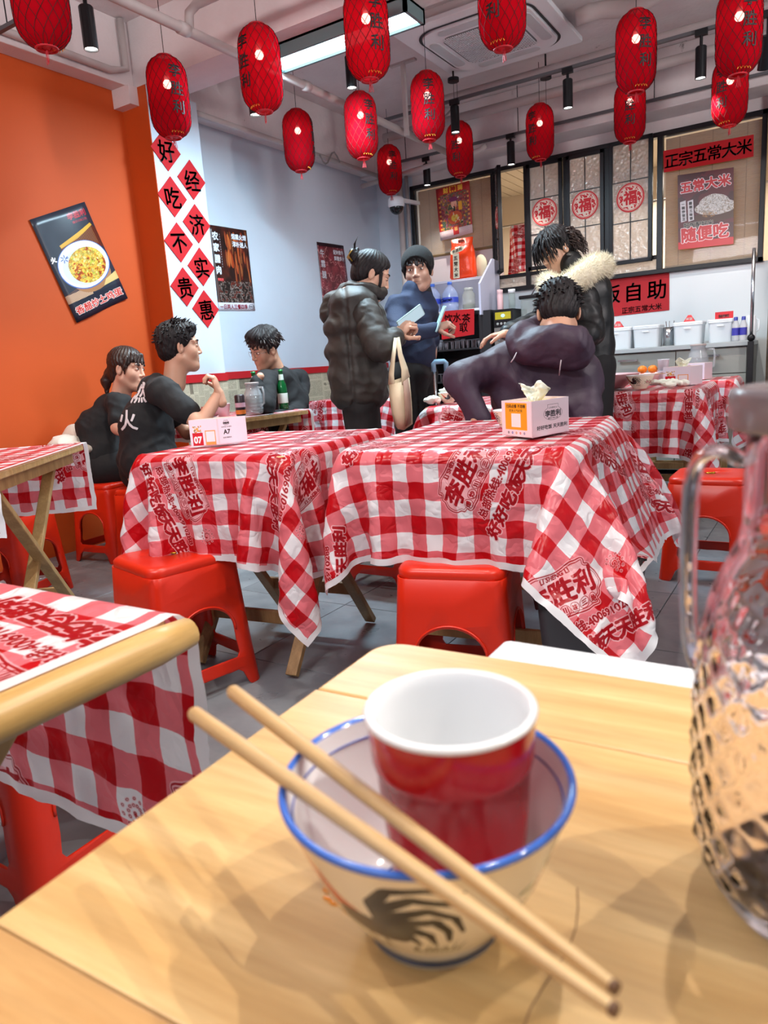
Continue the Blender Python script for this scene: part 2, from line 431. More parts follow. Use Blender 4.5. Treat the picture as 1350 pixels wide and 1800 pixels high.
pipe('ceiling_pipe', [(-2.9, 4.9, 2.62), (0.6, 4.9, 2.62)], .03, 'thick pale pipe along the back beam')
pipe('ceiling_pipe', [(-2.6, 4.72, 2.70), (0.6, 4.72, 2.70)], .022, 'thinner pale pipe parallel to the back beam')
# flexible duct by the cassette
pts = [(-1.25 + i * .06, 4.16 + .05 * math.sin(i * .5), 2.70 + .02 * math.sin(i * .9)) for i in range(26)]
pipe('flexible_duct', pts, [.040 + .003 * (i % 2) for i in range(26)], 'ribbed pale flexible duct right of the ceiling cassette')
# hanging bracket (T) under the slab near the cassette
t = thing('hanging_bracket', 'thin white hanger bracket under the ceiling left of the air conditioner', 'bracket', (-2.35, 4.25, 2.80))
G().box(-.012, .012, -.012, .012, -.42, 0).obj('rod', m_pipe, t); G().box(-.09, .09, -.015, .015, -.012, 0).obj('plate', m_pipe, t)

# red trim strip and newspaper dado on the left wall
m_red_trim = M('red_trim_paint', 'b81820', .5)
def newspaper():
    c = Canvas(1400, 520, hexc('c8bda4')); r = random.Random(5)
    c.a *= (.9 + .2 * c.noise(140, 2))[..., None]
    x = 0; ink = hexc('2a241e')
    while x < 1400:
        w = r.randint(110, 190); c.a[:, x:x + 3] *= .75; y = r.randint(-40, 0)
        while y < 520:
            h = r.randint(60, 150); k = r.random()
            tint = .88 + .16 * r.random(); c.a[max(0, y):y + h, x:x + w] *= tint
            if k < .18: c.a[max(0, y + 8):y + h - 8, x + 8:x + w - 8] = np.array(hexc('7d7362')) * (.5 + .9 * c.noise(16, r.randint(0, 99))[max(0, y + 8):y + h - 8, x + 8:min(1400, x + w - 8)])[..., None]
            elif k < .34:
                m = c.text(r.choice(['每日新闻', '生活周刊', '健康饮食', '城市晚报']), x + w / 2, y + 24, 26); c.paint(m, ink, .9)
                for yy in range(y + 46, y + h - 8, 7): c.a[max(0, yy):max(0, yy + 3), x + 8:x + w - 8] *= (.34 + .66 * (np.random.RandomState(abs(yy)).rand(min(1400, x + w - 8) - x - 8) > .75))[None, :, None]
            else:
                for yy in range(y + 8, y + h - 8, 7): c.a[max(0, yy):max(0, yy + 3), x + 8:x + w - 8] *= (.34 + .66 * (np.random.RandomState(abs(yy) + x).rand(min(1400, x + w - 8) - x - 8) > .72))[None, :, None]
            c.a[max(0, y + h - 2):y + h, x:x + w] *= .7; y += h
        x += w
    return IMG('newspaper_print', c, .7)
m_news = newspaper()
def strip(name, x, y0, y1, z0, z1, th, mat):
    o = panel(name, mat, [(x, y0, z1), (x, y1, z1), (x, y1, z0), (x, y0, z0)], None, th, 2, 2); return struct(o)
strip('trim_8', -3.105, 2.862, 3.218, .50, .968, .003, m_news)
strip('trim_9', -3.295, 3.218, 5.38, .50, .968, .003, m_news)
struct(G().box(-3.11, -3.098, 2.862, 3.222, .96, 1.005).obj('trim_10', m_red_trim))
struct(G().box(-3.30, -3.288, 3.215, 5.39, .965, 1.01).obj('trim_11', m_red_trim))
struct(G().box(-3.3, -3.285, 3.215, 5.39, .15, .25).obj('baseboard_left', M('dark_base', '3a3a3c', .5)))

# ------------------------------------------------------------------ window band (y = 5.4)
def rough_glass():
    q = N('patterned_glass'); q.base((.56, .50, .46)); q.set(Roughness=.16, Alpha=.62)
    v = q.n('ShaderNodeTexVoronoi', feature='SMOOTH_F1'); v.inputs['Scale'].default_value = 48; q.l(q.coord(), v.inputs['Vector'])
    q.bump(v.outputs['Distance'], .9, .012); q.b.inputs['Specular IOR Level'].default_value = .9; MATS['pg'] = q.m; return q.m
m_pg = rough_glass(); m_clear = CLEAR('clear_pane', (.9, .95, 1), .08, .02)
YB = 5.385
def frame_rect(g, x0, x1, z0, z1, w, y0, y1):
    g.box(x0, x1, y0, y1, z1 - w, z1).box(x0, x1, y0, y1, z0, z0 + w).box(x0, x0 + w, y0, y1, z0, z1).box(x1 - w, x1, y0, y1, z0, z1)
wf = G(); frame_rect(wf, -2.965, -.43, 1.475, 2.37, .03, YB - .03, YB + .03)
for x in (-2.255, -1.995, -1.70, -1.41, -1.06): wf.box(x - .018, x + .018, YB - .025, YB + .025, 1.5, 2.35)
wf.box(-2.24, -1.05, YB - .02, YB + .02, 1.575, 1.60)
win = struct(wf.obj('window_1', m_black, bevel=.003))
wl = G().box(-2.965, -2.94, YB - .03, YB + .03, 1.3, 1.48).obj('window_post', m_black, win)
# lower patterned strip
G().box(-2.24, -1.06, YB - .003, YB + .003, 1.50, 1.58).obj('lower_pane', m_pg, win)
def papercut_mat():
    c = Canvas(256, 256, (1, 1, 1)); X = (c.xx - 128) / 120; Y = (c.yy - 128) / 120; r = np.hypot(X, Y); a = np.arctan2(Y, X)
    ring = ((r < 1) & (r > .90)) | ((r < .87) & (r > .84)); lob = (np.sin(a * 12) * .04 + .78 > r) & ((c.noise(14, 8, 2) > .47))
    fu = c.dil(c.text('福', 128, 128, 110), 3) > 0; hole = (c.dil(c.text('福', 128, 128, 110), 8) > 0) & ~fu
    m = ((ring | lob) & ~hole) | fu
    return m
def papercut():
    c = Canvas(256, 256, hexc('e9d6c6')); m = papercut_mat().astype(np.float32); c.paint(m, hexc('c81c28'))
    q = N('papercut_red'); t = q.n('ShaderNodeTexImage'); t.image = c.image('papercut'); q.l(t.outputs[0], q.b.inputs['Base Color'])
    q.set(Roughness=.6); MATS['pc'] = q.m; return q.m
m_pc = papercut()
def disc(name, c, ax, r, mat, parent, n=40):
    """flat round sheet facing -Y (ax = rotation about z), uv 0..1"""
    g = G(); vs = [(0, 0, 0)] + [(r * math.cos(2 * PI * k / n), 0, r * math.sin(2 * PI * k / n)) for k in range(n)]
    g.add(vs, [(0, k + 1, (k + 1) % n + 1) for k in range(n)]); g.uv = np.array([(.5 + v[0] / (2 * r) * .95, .5 + v[2] / (2 * r) * .95) for v in vs])
    o = g.obj(name, mat, parent); o.location = c; o.rotation_euler = (0, 0, ax); md = o.modifiers.new('s', 'SOLIDIFY'); md.thickness = .001; return o
def leaf(name, x0, x1, z0, z1, hinge=None, ang=0, pc=True, label=None, y=YB - .03):
    w = x1 - x0; t = thing(name, label, 'window', (x0, y, z0), ang)
    g = G(); h = z1 - z0; frame_rect(g, 0, w, 0, h, .026, -.014, .014); g.obj('leaf_frame', m_black, t, bevel=.002)
    G().box(.02, w - .02, -.002, .002, .02, h - .02).obj('pane', m_pg, t)
    g = G(); g.box(w / 2 - .003, w / 2 + .003, -.006, .006, .02, h - .02)
    for k in (.34, .67): g.box(.02, w - .02, -.006, .006, h * k - .003, h * k + .003)
    g.obj('glazing_bar', m_black, t)
    if pc: disc('papercut', (w / 2, -.009, h * .535), 0, min(.095, w * .42), m_pc, t)
    return t
leaf('casement_window', -1.985, -1.72, 1.605, 2.34, label='textured glass casement with red round papercut, nearest the curly haired person')
leaf('casement_window', -1.69, -1.425, 1.605, 2.34, label='middle textured glass casement with a red round papercut')
leaf('casement_window', -1.385, -1.095, 1.56, 2.36, label='casement left ajar beside the right bamboo blind, red papercut', y=YB - .05, ang=-.06)
leaf('casement_window', -2.235, -2.05, 1.605, 2.345, label='narrow casement swung open beside the left bamboo blind', ang=-1.0)
# blinds behind the big panes
def blind_mat():
    q = N('bamboo'); co = q.coord('Object')
    w = q.n('ShaderNodeTexWave', wave_type='BANDS', bands_direction='Z'); w.inputs['Scale'].default_value = 34; w.inputs['Distortion'].default_value = 1.0; q.l(co, w.inputs['Vector'])
    n_ = q.noise(q.coord('Object', (3, 1, 90)), 3, 4)
    q.base(q.mix(q.math('MULTIPLY', w.outputs['Fac'], .45), q.ramp(n_, [(.3, hexc('a98c66')), (.7, hexc('cdb48c'))]), hexc('8a6e4c'))); q.set(Roughness=.6)
    q.bump(w.outputs['Fac'], .6, .006)
    tl = q.n('ShaderNodeBsdfTranslucent'); tl.inputs[0].default_value = (*hexc('d8bc8c'), 1); ms = q.n('ShaderNodeMixShader'); ms.inputs[0].default_value = .4; q.l(q.b.outputs[0], ms.inputs[1]); q.l(tl.outputs[0], ms.inputs[2]); q.l(ms.outputs[0], q.out.inputs[0]); MATS['bamboo'] = q.m; return q.m
m_bam = blind_mat()
def blind(x0, x1, z0, z1, label):
    t = thing('bamboo_blind', label, 'blind', ((x0 + x1) / 2, YB + .05, z1)); w = (x1 - x0) / 2
    G().box(-w, w, -.002, .002, z0 - z1, 0).obj('slats', m_bam, t)['kind'] = 'stuff'
    G().tube([(-w, 0, z0 - z1), (w, 0, z0 - z1)], .012, 8).obj('bottom_roll', m_bam, t, True)
    g = G()
    for k in (-.7, 0, .7): g.tube([(w * k, -.005, 0), (w * k, -.005, z0 - z1)], .0015, 4)
    g.obj('cord', M('blind_cord', '8c744e', .8), t)
blind(-2.93, -2.28, 1.83, 2.335, 'bamboo blind at left of the window band, behind the deity print')
blind(-1.035, -.46, 1.51, 2.335, 'bamboo blind at right behind the red rice poster')
G().box(-1.04, -.455, YB - .003, YB + .003, 1.50, 2.34).obj('pane', m_clear, win)
G().box(-2.94, -2.27, YB - .003, YB + .003, 1.83, 2.34).obj('pane', m_clear, win)

# counter along the back wall
m_cab = M('grey_laminate', '8d8e88', .45, var=.03); m_top = M('stone_top', 'a5acae', .3, var=.05)
cab = thing('serving_cabinet', 'long low grey laminate serving cabinet under the white tubs', 'cabinet', (-1.2, 5.1, 0))
G().box(-.78, .755, -.235, .27, .20, .955).obj('body', m_cab, cab)
def cabf(x0, x1, z0, z1, name, hx=None):
    o = G().box(x0 + 1.2, x1 + 1.2, -.252, -.236, z0, z1).obj(name, m_cab, cab, bevel=.002)
    if hx is not None:
        g = G().beam((hx + 1.2 - .06, -.275, z1 - .04), (hx + 1.2 + .06, -.275, z1 - .04), .01, .012)
        for s in (-.05, .05): g.box(hx + 1.2 + s - .005, hx + 1.2 + s + .005, -.275, -.25, z1 - .045, z1 - .035)
        g.obj('handle', m_chrome, o)
cabf(-1.97, -1.245, .235, .95, 'door', -1.35); cabf(-1.24, -.855, .235, .95, 'door', -1.14); cabf(-.85, -.455, .80, .95, 'drawer', -.66); cabf(-.85, -.455, .235, .795, 'door')
tag(G().box(-1.99, -.44, 4.83, 5.385, .957, .985).obj('counter_top', m_top, None, bevel=.003), 'grey stone counter top running under the white tubs', 'counter')

# far right: stacked slate wall and iron post
q = N('stacked_slate'); co = q.coord('Object', (1, 1, 1)); q.base(q.ramp(q.noise(co, 9, 5, .7), [(.3, hexc('3a2f28')), (.7, hexc('8a7766'))])); q.set(Roughness=.8); q.bump(q.noise(co, 30, 5), .6, .01); m_slate = q.m
sw = struct(G().box(-.38, 1.6, 5.25, 5.38, 0, 2.45).obj('wall_right_back', m_slate))
rnd = random.Random(9); base_s = [G().box(0, .16 + .05 * k, -.02 - .006 * k, .02, 0, .026).obj('slate_piece', m_slate, sw) for k in range(3)]
z = .95
for b in base_s: b.location = (-.36, 5.24, .92)
while z < 1.6:
    x = -.38 + rnd.random() * .05
    while x < .2:
        b = rnd.choice(base_s); c_ = b.copy(); COL.objects.link(c_); c_.location = (x, 5.24 + rnd.uniform(-.008, .004), z); x += b.dimensions.x + .003 if b.dimensions.x > 0 else .17
        if x > .2: break
    z += .0285
sh = tag(G().box(-.36, .6, 5.05, 5.25, .90, .93).obj('wall_shelf', M('dark_shelf', '34383c', .5)), 'dark shelf against the slate wall at far right', 'shelf')
t = thing('iron_post', 'black iron post at right end of the serving counter', 'post', (-.43, 4.80, 0))
G().box(-.016, .016, -.016, .016, .153, .98).obj('post', m_black, t, bevel=.002); G().ball((0, 0, 1.0), .022).obj('finial', m_black, t, True)
G().tube([(0, 0, 1.0), (0, 0, 1.50)], .010, 10).obj('rail_tube', m_chrome, t, True)
# ================================================================== POSTERS, SIGNS, SERVING WALL (same shell units)
m_paper_red = M('red_paper', 'b60a16', .8, var=.05, vs=5)
m_ink = M('black_ink', '1a0c0e', .6)
def glyph_on(parent, txt, size, M4, mat=m_ink, name='lettering', bold=0., ex=.0012):
    """text mesh laid in the plane given by matrix M4 (x right, y up)"""
    v, t, c, k = text_bbox(txt, size); q = (v - c) * k
    g = G().add([tuple(M4 @ Vector((x, y, 0))) for x, y in q], t.tolist()); o = g.obj(name, mat, parent); md = o.modifiers.new('s', 'SOLIDIFY'); md.thickness = ex; md.offset = 0; return o
def plane_m(org, right, up): 
    r = Vector(right).normalized(); u = Vector(up).normalized(); n = r.cross(u); m = Matrix((r, u, n)).transposed().to_4x4(); m.translation = Vector(org); return m
left = [('好', 2.947, 2.19), ('吃', 2.955, 1.957), ('不', 2.962, 1.722), ('贵', 2.968, 1.487)]; right_ = [('经', 3.112, 2.07), ('济', 3.114, 1.838), ('实', 3.112, 1.605), ('惠', 3.110, 1.372)]
for di, (ch, y, z) in enumerate(left + right_):
    t = thing('diamond_sign', 'red diamond paper sign, ' + ['topmost', 'second from the top', 'third from the top', 'lowest'][di % 4] + (' of the left column' if di < 4 else ' of the right column') + ' on the white pillar', 'sign', (-3.105, y, z), 0, 'red diamond signs on the pillar')
    G().add([(0, 0, .105), (0, .104, 0), (0, 0, -.105), (0, -.104, 0), (-.004, 0, .105), (-.004, .104, 0), (-.004, 0, -.105), (-.004, -.104, 0)], [(3, 2, 1, 0), (4, 5, 6, 7), (0, 1, 5, 4), (1, 2, 6, 5), (2, 3, 7, 6), (3, 0, 4, 7)]).obj('card', m_paper_red, t, fixn=True)
    glyph_on(t, ch, .108, plane_m((.0015, 0, -.005), (0, 1, .12), (0, -.12, 1)), name='character')

def px_noise_fill(c, x0, y0, x1, y1, cols, scale, seed, mask=None):
    n1 = c.noise(scale, seed, 3); n2 = c.noise(scale * .6, seed + 9, 3); m = c.rect(x0, y0, x1, y1) if mask is None else mask
    k = np.clip((n1 - .25) / .5, 0, .999) * len(cols); idx = k.astype(int)
    for i, cc in enumerate(cols): c.paint(m * (idx == i), hexc(cc), 1)
    c.a *= (1 - m * .35 * (n2 > .55))[..., None]
def out_text(c, t, x, y, s, col, out, b=1.5, o=4, ang=0, sx=1.):
    m = c.text(t, x, y, s, ang, sx); c.paint(c.blur(c.dil(m, b + o)), hexc(out)); c.paint(c.blur(c.dil(m, b)), hexc(col))
# poster 1: fried egg bowl
c = Canvas(420, 760, hexc('232a36')); c.paint(c.noise(90, 1) * .25, hexc('4a525e'))
c.paint(c.poly([(120, 235), (250, 205), (390, 160), (420, 190), (420, 330), (110, 330)]), hexc('5a2a20')); c.paint(c.poly([(118, 225), (250, 195), (392, 145), (400, 165), (255, 218), (122, 248)]), hexc('d8a838'))
for k in range(22): c.paint(c.poly([(130 + k * 12, 240 - k * 3), (134 + k * 12, 239 - k * 3), (140 + k * 12, 300), (136 + k * 12, 300)]), hexc('b07838'), .6)
c.paint(c.rect(0, 560, 200, 640), hexc('c8a88a')); 
for k in range(14): c.paint(c.poly([(0, 560 + k * 8), (200, 520 + k * 9), (200, 523 + k * 9), (0, 563 + k * 8)]), hexc('8a5a40'), .8)
c.paint(c.ell(240, 500, 150, 110), hexc('a87850')); c.paint(c.ell(225, 405, 192, 172, 0), hexc('4a68b0')); c.paint(c.ell(225, 403, 186, 166), hexc('dfe8f2')); c.paint(c.ell(215, 415, 150, 130), hexc('c4d2e2'), .5)
for k in range(7): c.paint(c.ell(110 + 18 * math.cos(k), 320 + 18 * math.sin(k), 13, 4, k * 55), hexc('2c4c98'), .8)
eg = c.ell(245, 415, 138, 128); eg = eg * (c.noise(30, 4) > -.1); px_noise_fill(c, 0, 0, 0, 0, ['a8461a', 'd8902a', 'e8bc3a', 'e8cc62', 'c8b848', 'd89a3a', 'e6d27a'], 22, 11, eg)
for k in range(60): rr = random.Random(k); a = rr.random() * 6.28; r = 120 * rr.random() ** .5; c.paint(c.ell(245 + r * math.cos(a), 415 + r * math.sin(a), 9, 5, rr.random() * 180), hexc(rr.choice(['f0dc80', 'e0a030', 'b84a20', 'a8c040', 'f2e6a0'])), .9)
c.paint(c.poly([(330, 560), (420, 530), (420, 590), (300, 600)]), hexc('d8bc78')); c.paint(c.rect(0, 620, 420, 760), hexc('1c2230'))
out_text(c, '香醋炒土鸡蛋', 215, 685, 58, 'c83020', 'f4ece4', 1, 3); out_text(c, '李胜利', 320, 62, 46, 'b82838', '3a1c28', 1, 2); c.paint(c.text('爆炒川味三绝', 325, 108, 18), hexc('b82838'))
out_text(c, '火', 36, 300, 40, 'f0ece8', '2a2e38', 2, 1)
m_po1 = IMG('egg_poster', c, .35)
def wall_poster(name, mat, yz, label, x=-3.297, curl=.004, seed=0):
    TL, TR, BR, BL = yz; o = panel('poster', mat, [(x, TL[0], TL[1]), (x, TR[0], TR[1]), (x, BR[0], BR[1]), (x, BL[0], BL[1])], None, .0012, 10, 14, curl, seed); tag(o, label, 'poster'); return o
wall_poster('p', m_po1, [(2.207, 1.774), (2.53, 1.902), (2.716, 1.434), (2.38, 1.30)], 'tilted dark poster of a fried egg bowl on the orange wall', curl=.012, seed=3)
# poster 2: smoked meat
c = Canvas(420, 620, hexc('16100e')); c.paint(c.noise(50, 5) ** 2 * .5, hexc('7a3020'))
for k in range(26):
    rr = random.Random(k + 3); x = 130 + 290 * rr.random(); y = 60 + 380 * rr.random() * rr.random(); w = 8 + 15 * rr.random(); h = 50 + 70 * rr.random(); c.paint(c.ell(x, y, w, h, rr.uniform(-16, 8)), hexc(rr.choice(['6e2416', 'a8401c', '42180f', '8a2f18', 'c0602c'])), .85); c.paint(c.ell(x - w * .3, y, w * .3, h * .8, 0), hexc('d88a4a'), .4)
px_noise_fill(c, 30, 400, 420, 560, ['1a1614', '2c211d', '4a3a34', '8a827c', '3a2420', '6a2c20'], 20, 7)
c.paint(c.rect(0, 560, 420, 620), hexc('dadce6'))
for i, ch in enumerate('农家腊肉'): out_text(c, ch, 52, 75 + i * 82, 58, 'dfe8f4', '20242c', 2, 2)
for i in range(14): c.paint(c.ell(98, 60 + i * 18, 3, 6), hexc('c8ccd4'), .8)
out_text(c, '烟熏火燎', 320, 62, 40, 'e0e6ee', '201c1c', 1, 2); out_text(c, '淳朴迷人', 322, 118, 40, 'e0e6ee', '201c1c', 1, 2); out_text(c, '李胜利', 60, 390, 20, 'e05050', '30100c', 1, 1)
out_text(c, '一日两人三餐四季', 175, 592, 36, '8a1c30', 'dadce6', 1, 0); c.paint(c.ell(378, 590, 34, 20) - c.ell(378, 590, 30, 17), hexc('30303a')); c.paint(c.text('李胜利', 378, 590, 18), hexc('30303a'))
wall_poster('p', IMG('meat_poster', c, .35), [(3.403, 1.898), (3.739, 1.903), (3.75, 1.399), (3.41, 1.39)], 'dark smoked meat poster beside the white pillar', seed=4)
# poster 3: marbled beef
c = Canvas(420, 620, hexc('5e1a26')); n_ = c.noise(60, 21, 4); c.paint(np.clip((n_ - .4) * 3, 0, 1), hexc('8a2c3a')); n2 = c.noise(70, 33, 4); c.paint((np.abs(n2 - .5) < .012).astype(np.float32), hexc('d89a98')); n3 = c.noise(45, 44, 3); c.paint((np.abs(n3 - .5) < .008).astype(np.float32), hexc('c88484'))
c.paint(c.rect(0, 0, 420, 30), hexc('2a1218')); c.paint(c.rect(0, 570, 420, 620), hexc('dadce6'))
for i, ch in enumerate('牛霖腿'): out_text(c, ch, 62, 90 + i * 92, 62, 'cfd0d8', '3a1820', 1, 2)
out_text(c, '配种黄牛', 320, 70, 38, 'cfd0d8', '2c1c20', 1, 3); out_text(c, '鲜嫩多汁', 325, 122, 38, 'cfd0d8', '2c1c20', 1, 3); out_text(c, '一日两人三餐四季', 175, 596, 34, '8a1c30', 'dadce6', 1, 0)
wall_poster('p', IMG('beef_poster', c, .35), [(4.501, 1.911), (4.847, 1.918), (4.887, 1.40), (4.52, 1.39)], 'dark red marbled beef poster behind the padded coat', seed=5)

def back_sheet(name, mat, xz, label, y=5.35, cat='poster', curl=0., seed=0):
    TL, TR, BR, BL = xz; o = panel(name, mat, [(TL[0], y, TL[1]), (TR[0], y, TR[1]), (BR[0], y, BR[1]), (BL[0], y, BL[1])], None, .0012, 8, 8, curl, seed); tag(o, label, cat); return o
# folk print of a deity, red border
c = Canvas(300, 420, hexc('a82020')); px_noise_fill(c, 30, 60, 270, 350, ['7a2a3a', 'a04030', '5a5a3a', '8a3a5a', 'b08030', '3a4a3a'], 26, 3)
for k in range(16):
    for sx_ in (22, 278): c.paint(c.ell(sx_, 80 + k * 18, 9, 7), hexc('3a2a20' if k % 2 else 'c8a040'), .8)
c.paint(c.ell(150, 150, 26, 34), hexc('d8a088')); c.paint(c.ell(150, 112, 44, 18), hexc('6a1c50')); c.paint(c.ell(150, 190, 9, 24), hexc('201818')); c.paint(c.ell(150, 260, 66, 52), hexc('b84a24')); c.paint(c.ell(150, 262, 34, 30), hexc('c8b040'), .9); c.paint(c.rect(190, 140, 222, 210), hexc('d89820'))
for k in range(40): rr = random.Random(k); c.paint(c.ell(rr.uniform(40, 260), rr.uniform(80, 345), rr.uniform(4, 12), rr.uniform(3, 7), rr.uniform(0, 180)), hexc(rr.choice(['c8a038', '3a6a3a', 'c03a2a', '8a4a8a', 'd8c8b0'])), .7)
for i, ch in enumerate('财神到'): c.paint(c.rect(60 + i * 62, 6, 118 + i * 62, 54), hexc('e0a820' if i % 2 else 'b02018')); out_text(c, ch, 89 + i * 62, 30, 42, '9a1410' if i % 2 else 'e8b840', 'e0a820' if i % 2 else 'a01810', 2, 0)
c.paint(c.rect(0, 350, 300, 420), hexc('c8b8b8'))
for k in range(7): c.paint(c.rect(0, 355 + k * 10, 300, 357 + k * 10), hexc('8a4a5a'))
c.paint(c.rect(125, 330, 178, 400), hexc('b02020')); out_text(c, '福', 151, 352, 30, 'e0a860', 'b02020', 1, 0)
back_sheet('folk_print', IMG('folk_print', c, .5), [(-2.728, 2.305), (-2.438, 2.318), (-2.425, 1.94), (-2.705, 1.92)], 'colourful red folk print on the left bamboo blind', cat='print', curl=.006, seed=2)
# red banner
t = thing('red_banner', 'red paper banner with black brush lettering over the right blind', 'banner', (-.769, 5.352, 2.175))
panel('sheet', m_paper_red, [(-.268, 0, .072), (.265, 0, .06), (.268, 0, -.068), (-.263, 0, -.062)], t, .001, 4, 2)
for i, ch in enumerate('正宗五常大米'): glyph_on(t, ch, .085, plane_m((-.215 + i * .086, -.002, .0), (1, 0, .02), (0, 0, 1)), name='character')
# rice poster
c = Canvas(440, 620, hexc('5a1420')); n_ = c.noise(70, 8); c.paint((n_ > .55) * .8, hexc('3a1018')); c.paint(c.rect(0, 560, 440, 620), hexc('c01420'))
c.paint(c.ell(300, 370, 170, 46), hexc('4a2818')); rice = c.ell(300, 300, 165, 62); rice = np.maximum(rice, c.ell(290, 265, 120, 72)); rice = np.maximum(rice, c.ell(285, 240, 75, 50)); px_noise_fill(c, 0, 0, 0, 0, ['a89a88', 'c4bdb4', 'd8d4d0', 'e2e0de', 'cfcac4'], 9, 5, c.blur(rice, 1) > .5)
c.paint(c.ell(250, 350, 60, 26) * (c.noise(8, 3) > .5), hexc('a87a40'), .7)
for k, (x, s) in enumerate(((42, '一碗炒饭王'), (102, '霸制三味饭'))):
    c.paint(c.poly([(x - 24, 225), (x + 22, 215), (x + 28, 385), (x - 18, 395)]), hexc('d4d0d4'))
    for j, ch in enumerate(s): c.paint(c.dil(c.text(ch, x + j * 1.5, 245 + j * 31, 24), 1), hexc('201418'))
out_text(c, '五常大米', 220, 100, 92, 'c01822', 'f0e8ec', 3, 4, 3); out_text(c, '好饭配好米', 165, 425, 44, '181818', 'b8b0a4', 1, 2); out_text(c, '随便吃', 215, 500, 118, 'c01822', 'f0e8ec', 4, 4, 2)
back_sheet('poster', IMG('rice_poster', c, .3), [(-.946, 2.08), (-.612, 2.066), (-.60, 1.602), (-.935, 1.612)], 'dark red rice poster on the right blind', y=5.352)
# self service sign on the splashback
t = thing('paper_sign', 'wide red paper sign with handwritten characters above the white tubs', 'sign', (-1.3, 5.395, 1.355))
panel('sheet', M('pinkish_red_paper', 'b0141f', .7, var=.06), [(-.34, 0, .150), (.302, 0, .125), (.305, 0, -.128), (-.335, 0, -.140)], t, .001, 4, 2)
for i, ch in enumerate('米饭自助'): glyph_on(t, ch, .125, plane_m((-.245 + i * .155, -.002, .018), (1, 0, .02), (0, 0, 1)), name='character')
glyph_on(t, '正宗五常大米', .042, plane_m((.12, -.002, -.098), (1, 0, .03), (0, 0, 1)), name='small_lettering')

# ---- drinks station at the left of the counter
m_rack = M('dark_rack', '1a181c', .5); m_lilac = M('lilac_board', 'c2c6de', .4)
t = thing('drinks_station', 'dark shelf rack with a white shelf top left of the dispenser', 'shelf', (-2.45, 5.15, 0))
G().box(-.29, .24, -.17, .20, 1.335, 1.352).obj('shelf_board', m_white_pl, t, bevel=.002)
for x in (-.27, .22):
    for y in (-.15, .18): G().box(x - .012, x + .012, y - .012, y + .012, .155, 1.335).obj('post', m_rack, t)
G().box(-.27, .23, .17, .19, .155, 1.33).obj('back_panel', m_rack, t); G().box(.222, .300, -.16, .19, .155, 1.33).obj('side_panel', m_rack, t); G().box(-.285, -.27, -.15, .18, .155, 1.33).obj('side_panel', m_rack, t)
for z in (.55, .82, 1.06):
    G().box(-.26, .22, -.15, .17, z, z + .012).obj('shelf_board', m_rack, t)
    g = G()
    for k in range(14): g.tube([(-.24 + k * .034, -.14, z + .012), (-.24 + k * .034, -.14, z + .07)], .0022, 4)
    g.tube([(-.25, -.14, z + .07), (.21, -.14, z + .07)], .003, 5); g.obj('wire_rail', M('dull_wire', '77727a', .4, .6), t)
rr = random.Random(12)
for k in range(9):
    x = -2.66 + k * .045; h = rr.uniform(.05, .09); o = thing('stacked_bowl', 'dark bowl stack in the drinks rack, counted ' + ['first', 'second', 'third', 'fourth', 'fifth', 'sixth', 'seventh', 'eighth', 'ninth'][k] + ' from its left side', 'bowl', (x, 5.10 + rr.uniform(-.02, .02), 1.072), 0, 'small bowls in the drinks rack')
    G().lathe([(.001, 0), (.012, 0), (.020, h), (.018, h), (.010, .006), (.001, .006)], 14).obj('bowl', M('dull_glass', '8c8890', .25), o, True)
t = thing('paper_sign', 'small red handwritten paper sign hung on the drinks rack', 'sign', (-2.41, 4.972, 1.25))
panel('sheet', m_paper_red, [(-.136, 0, .105), (.142, 0, .098), (.134, 0, -.085), (-.136, 0, -.102)], t, .001, 3, 3)
for i, (ch, x, z) in enumerate((('饮', -.07, .045), ('水', 0, .05), ('自', -.05, -.035), ('取', .05, -.03), ('茶', .075, .035))): glyph_on(t, ch, .066, plane_m((x, -.002, z), (1, 0, .02), (0, 0, 1)), name='character')
# white crate, rice bag, side board
def rbox(hx, hy, h, r, t_=.006, taper=.94, lip=.008):
    rg = [(hx * taper, hy * taper, 0), (hx, hy, h - lip), (hx + lip * .6, hy + lip * .6, h - lip), (hx + lip * .6, hy + lip * .6, h), (hx - t_, hy - t_, h), (hx * taper - t_, hy * taper - t_, t_)]
    vs = []; fs = []
    for i, (a, b, z) in enumerate(rg):
        rr_ = rrect(a, b, r, 4); n = len(rr_); vs += [(x, y, z) for x, y in rr_]
        if i: fs += [((i - 1) * n + k, (i - 1) * n + (k + 1) % n, i * n + (k + 1) % n, i * n + k) for k in range(n)]
    fs += [tuple(range(n))[::-1], tuple((len(rg) - 1) * n + k for k in range(n))]
    return G().add(vs, fs)
t = thing('storage_crate', 'translucent white storage crate under the orange rice bag', 'crate', (-2.47, 5.24, 1.353)); rbox(.225, .10, .225, .02).obj('body', M('milky_plastic', 'd2d0dc', .35), t, True)
G().prism(rrect(.228, .104, .02), .2255, .236).obj('lid', M('milky_plastic', 'd2d0dc', .35), t, bevel=.003)
t = thing('rice_bag', 'bright orange rice bag with a pale label standing on the crate', 'bag', (-2.46, 5.22, 1.59), .05)
g = G(); vs = []; fs = []
prof_b = [(.094, .030, 0), (.105, .052, .02), (.100, .058, .07), (.098, .055, .14), (.095, .045, .20), (.088, .022, .235), (.086, .006, .25), (.088, .005, .298)]
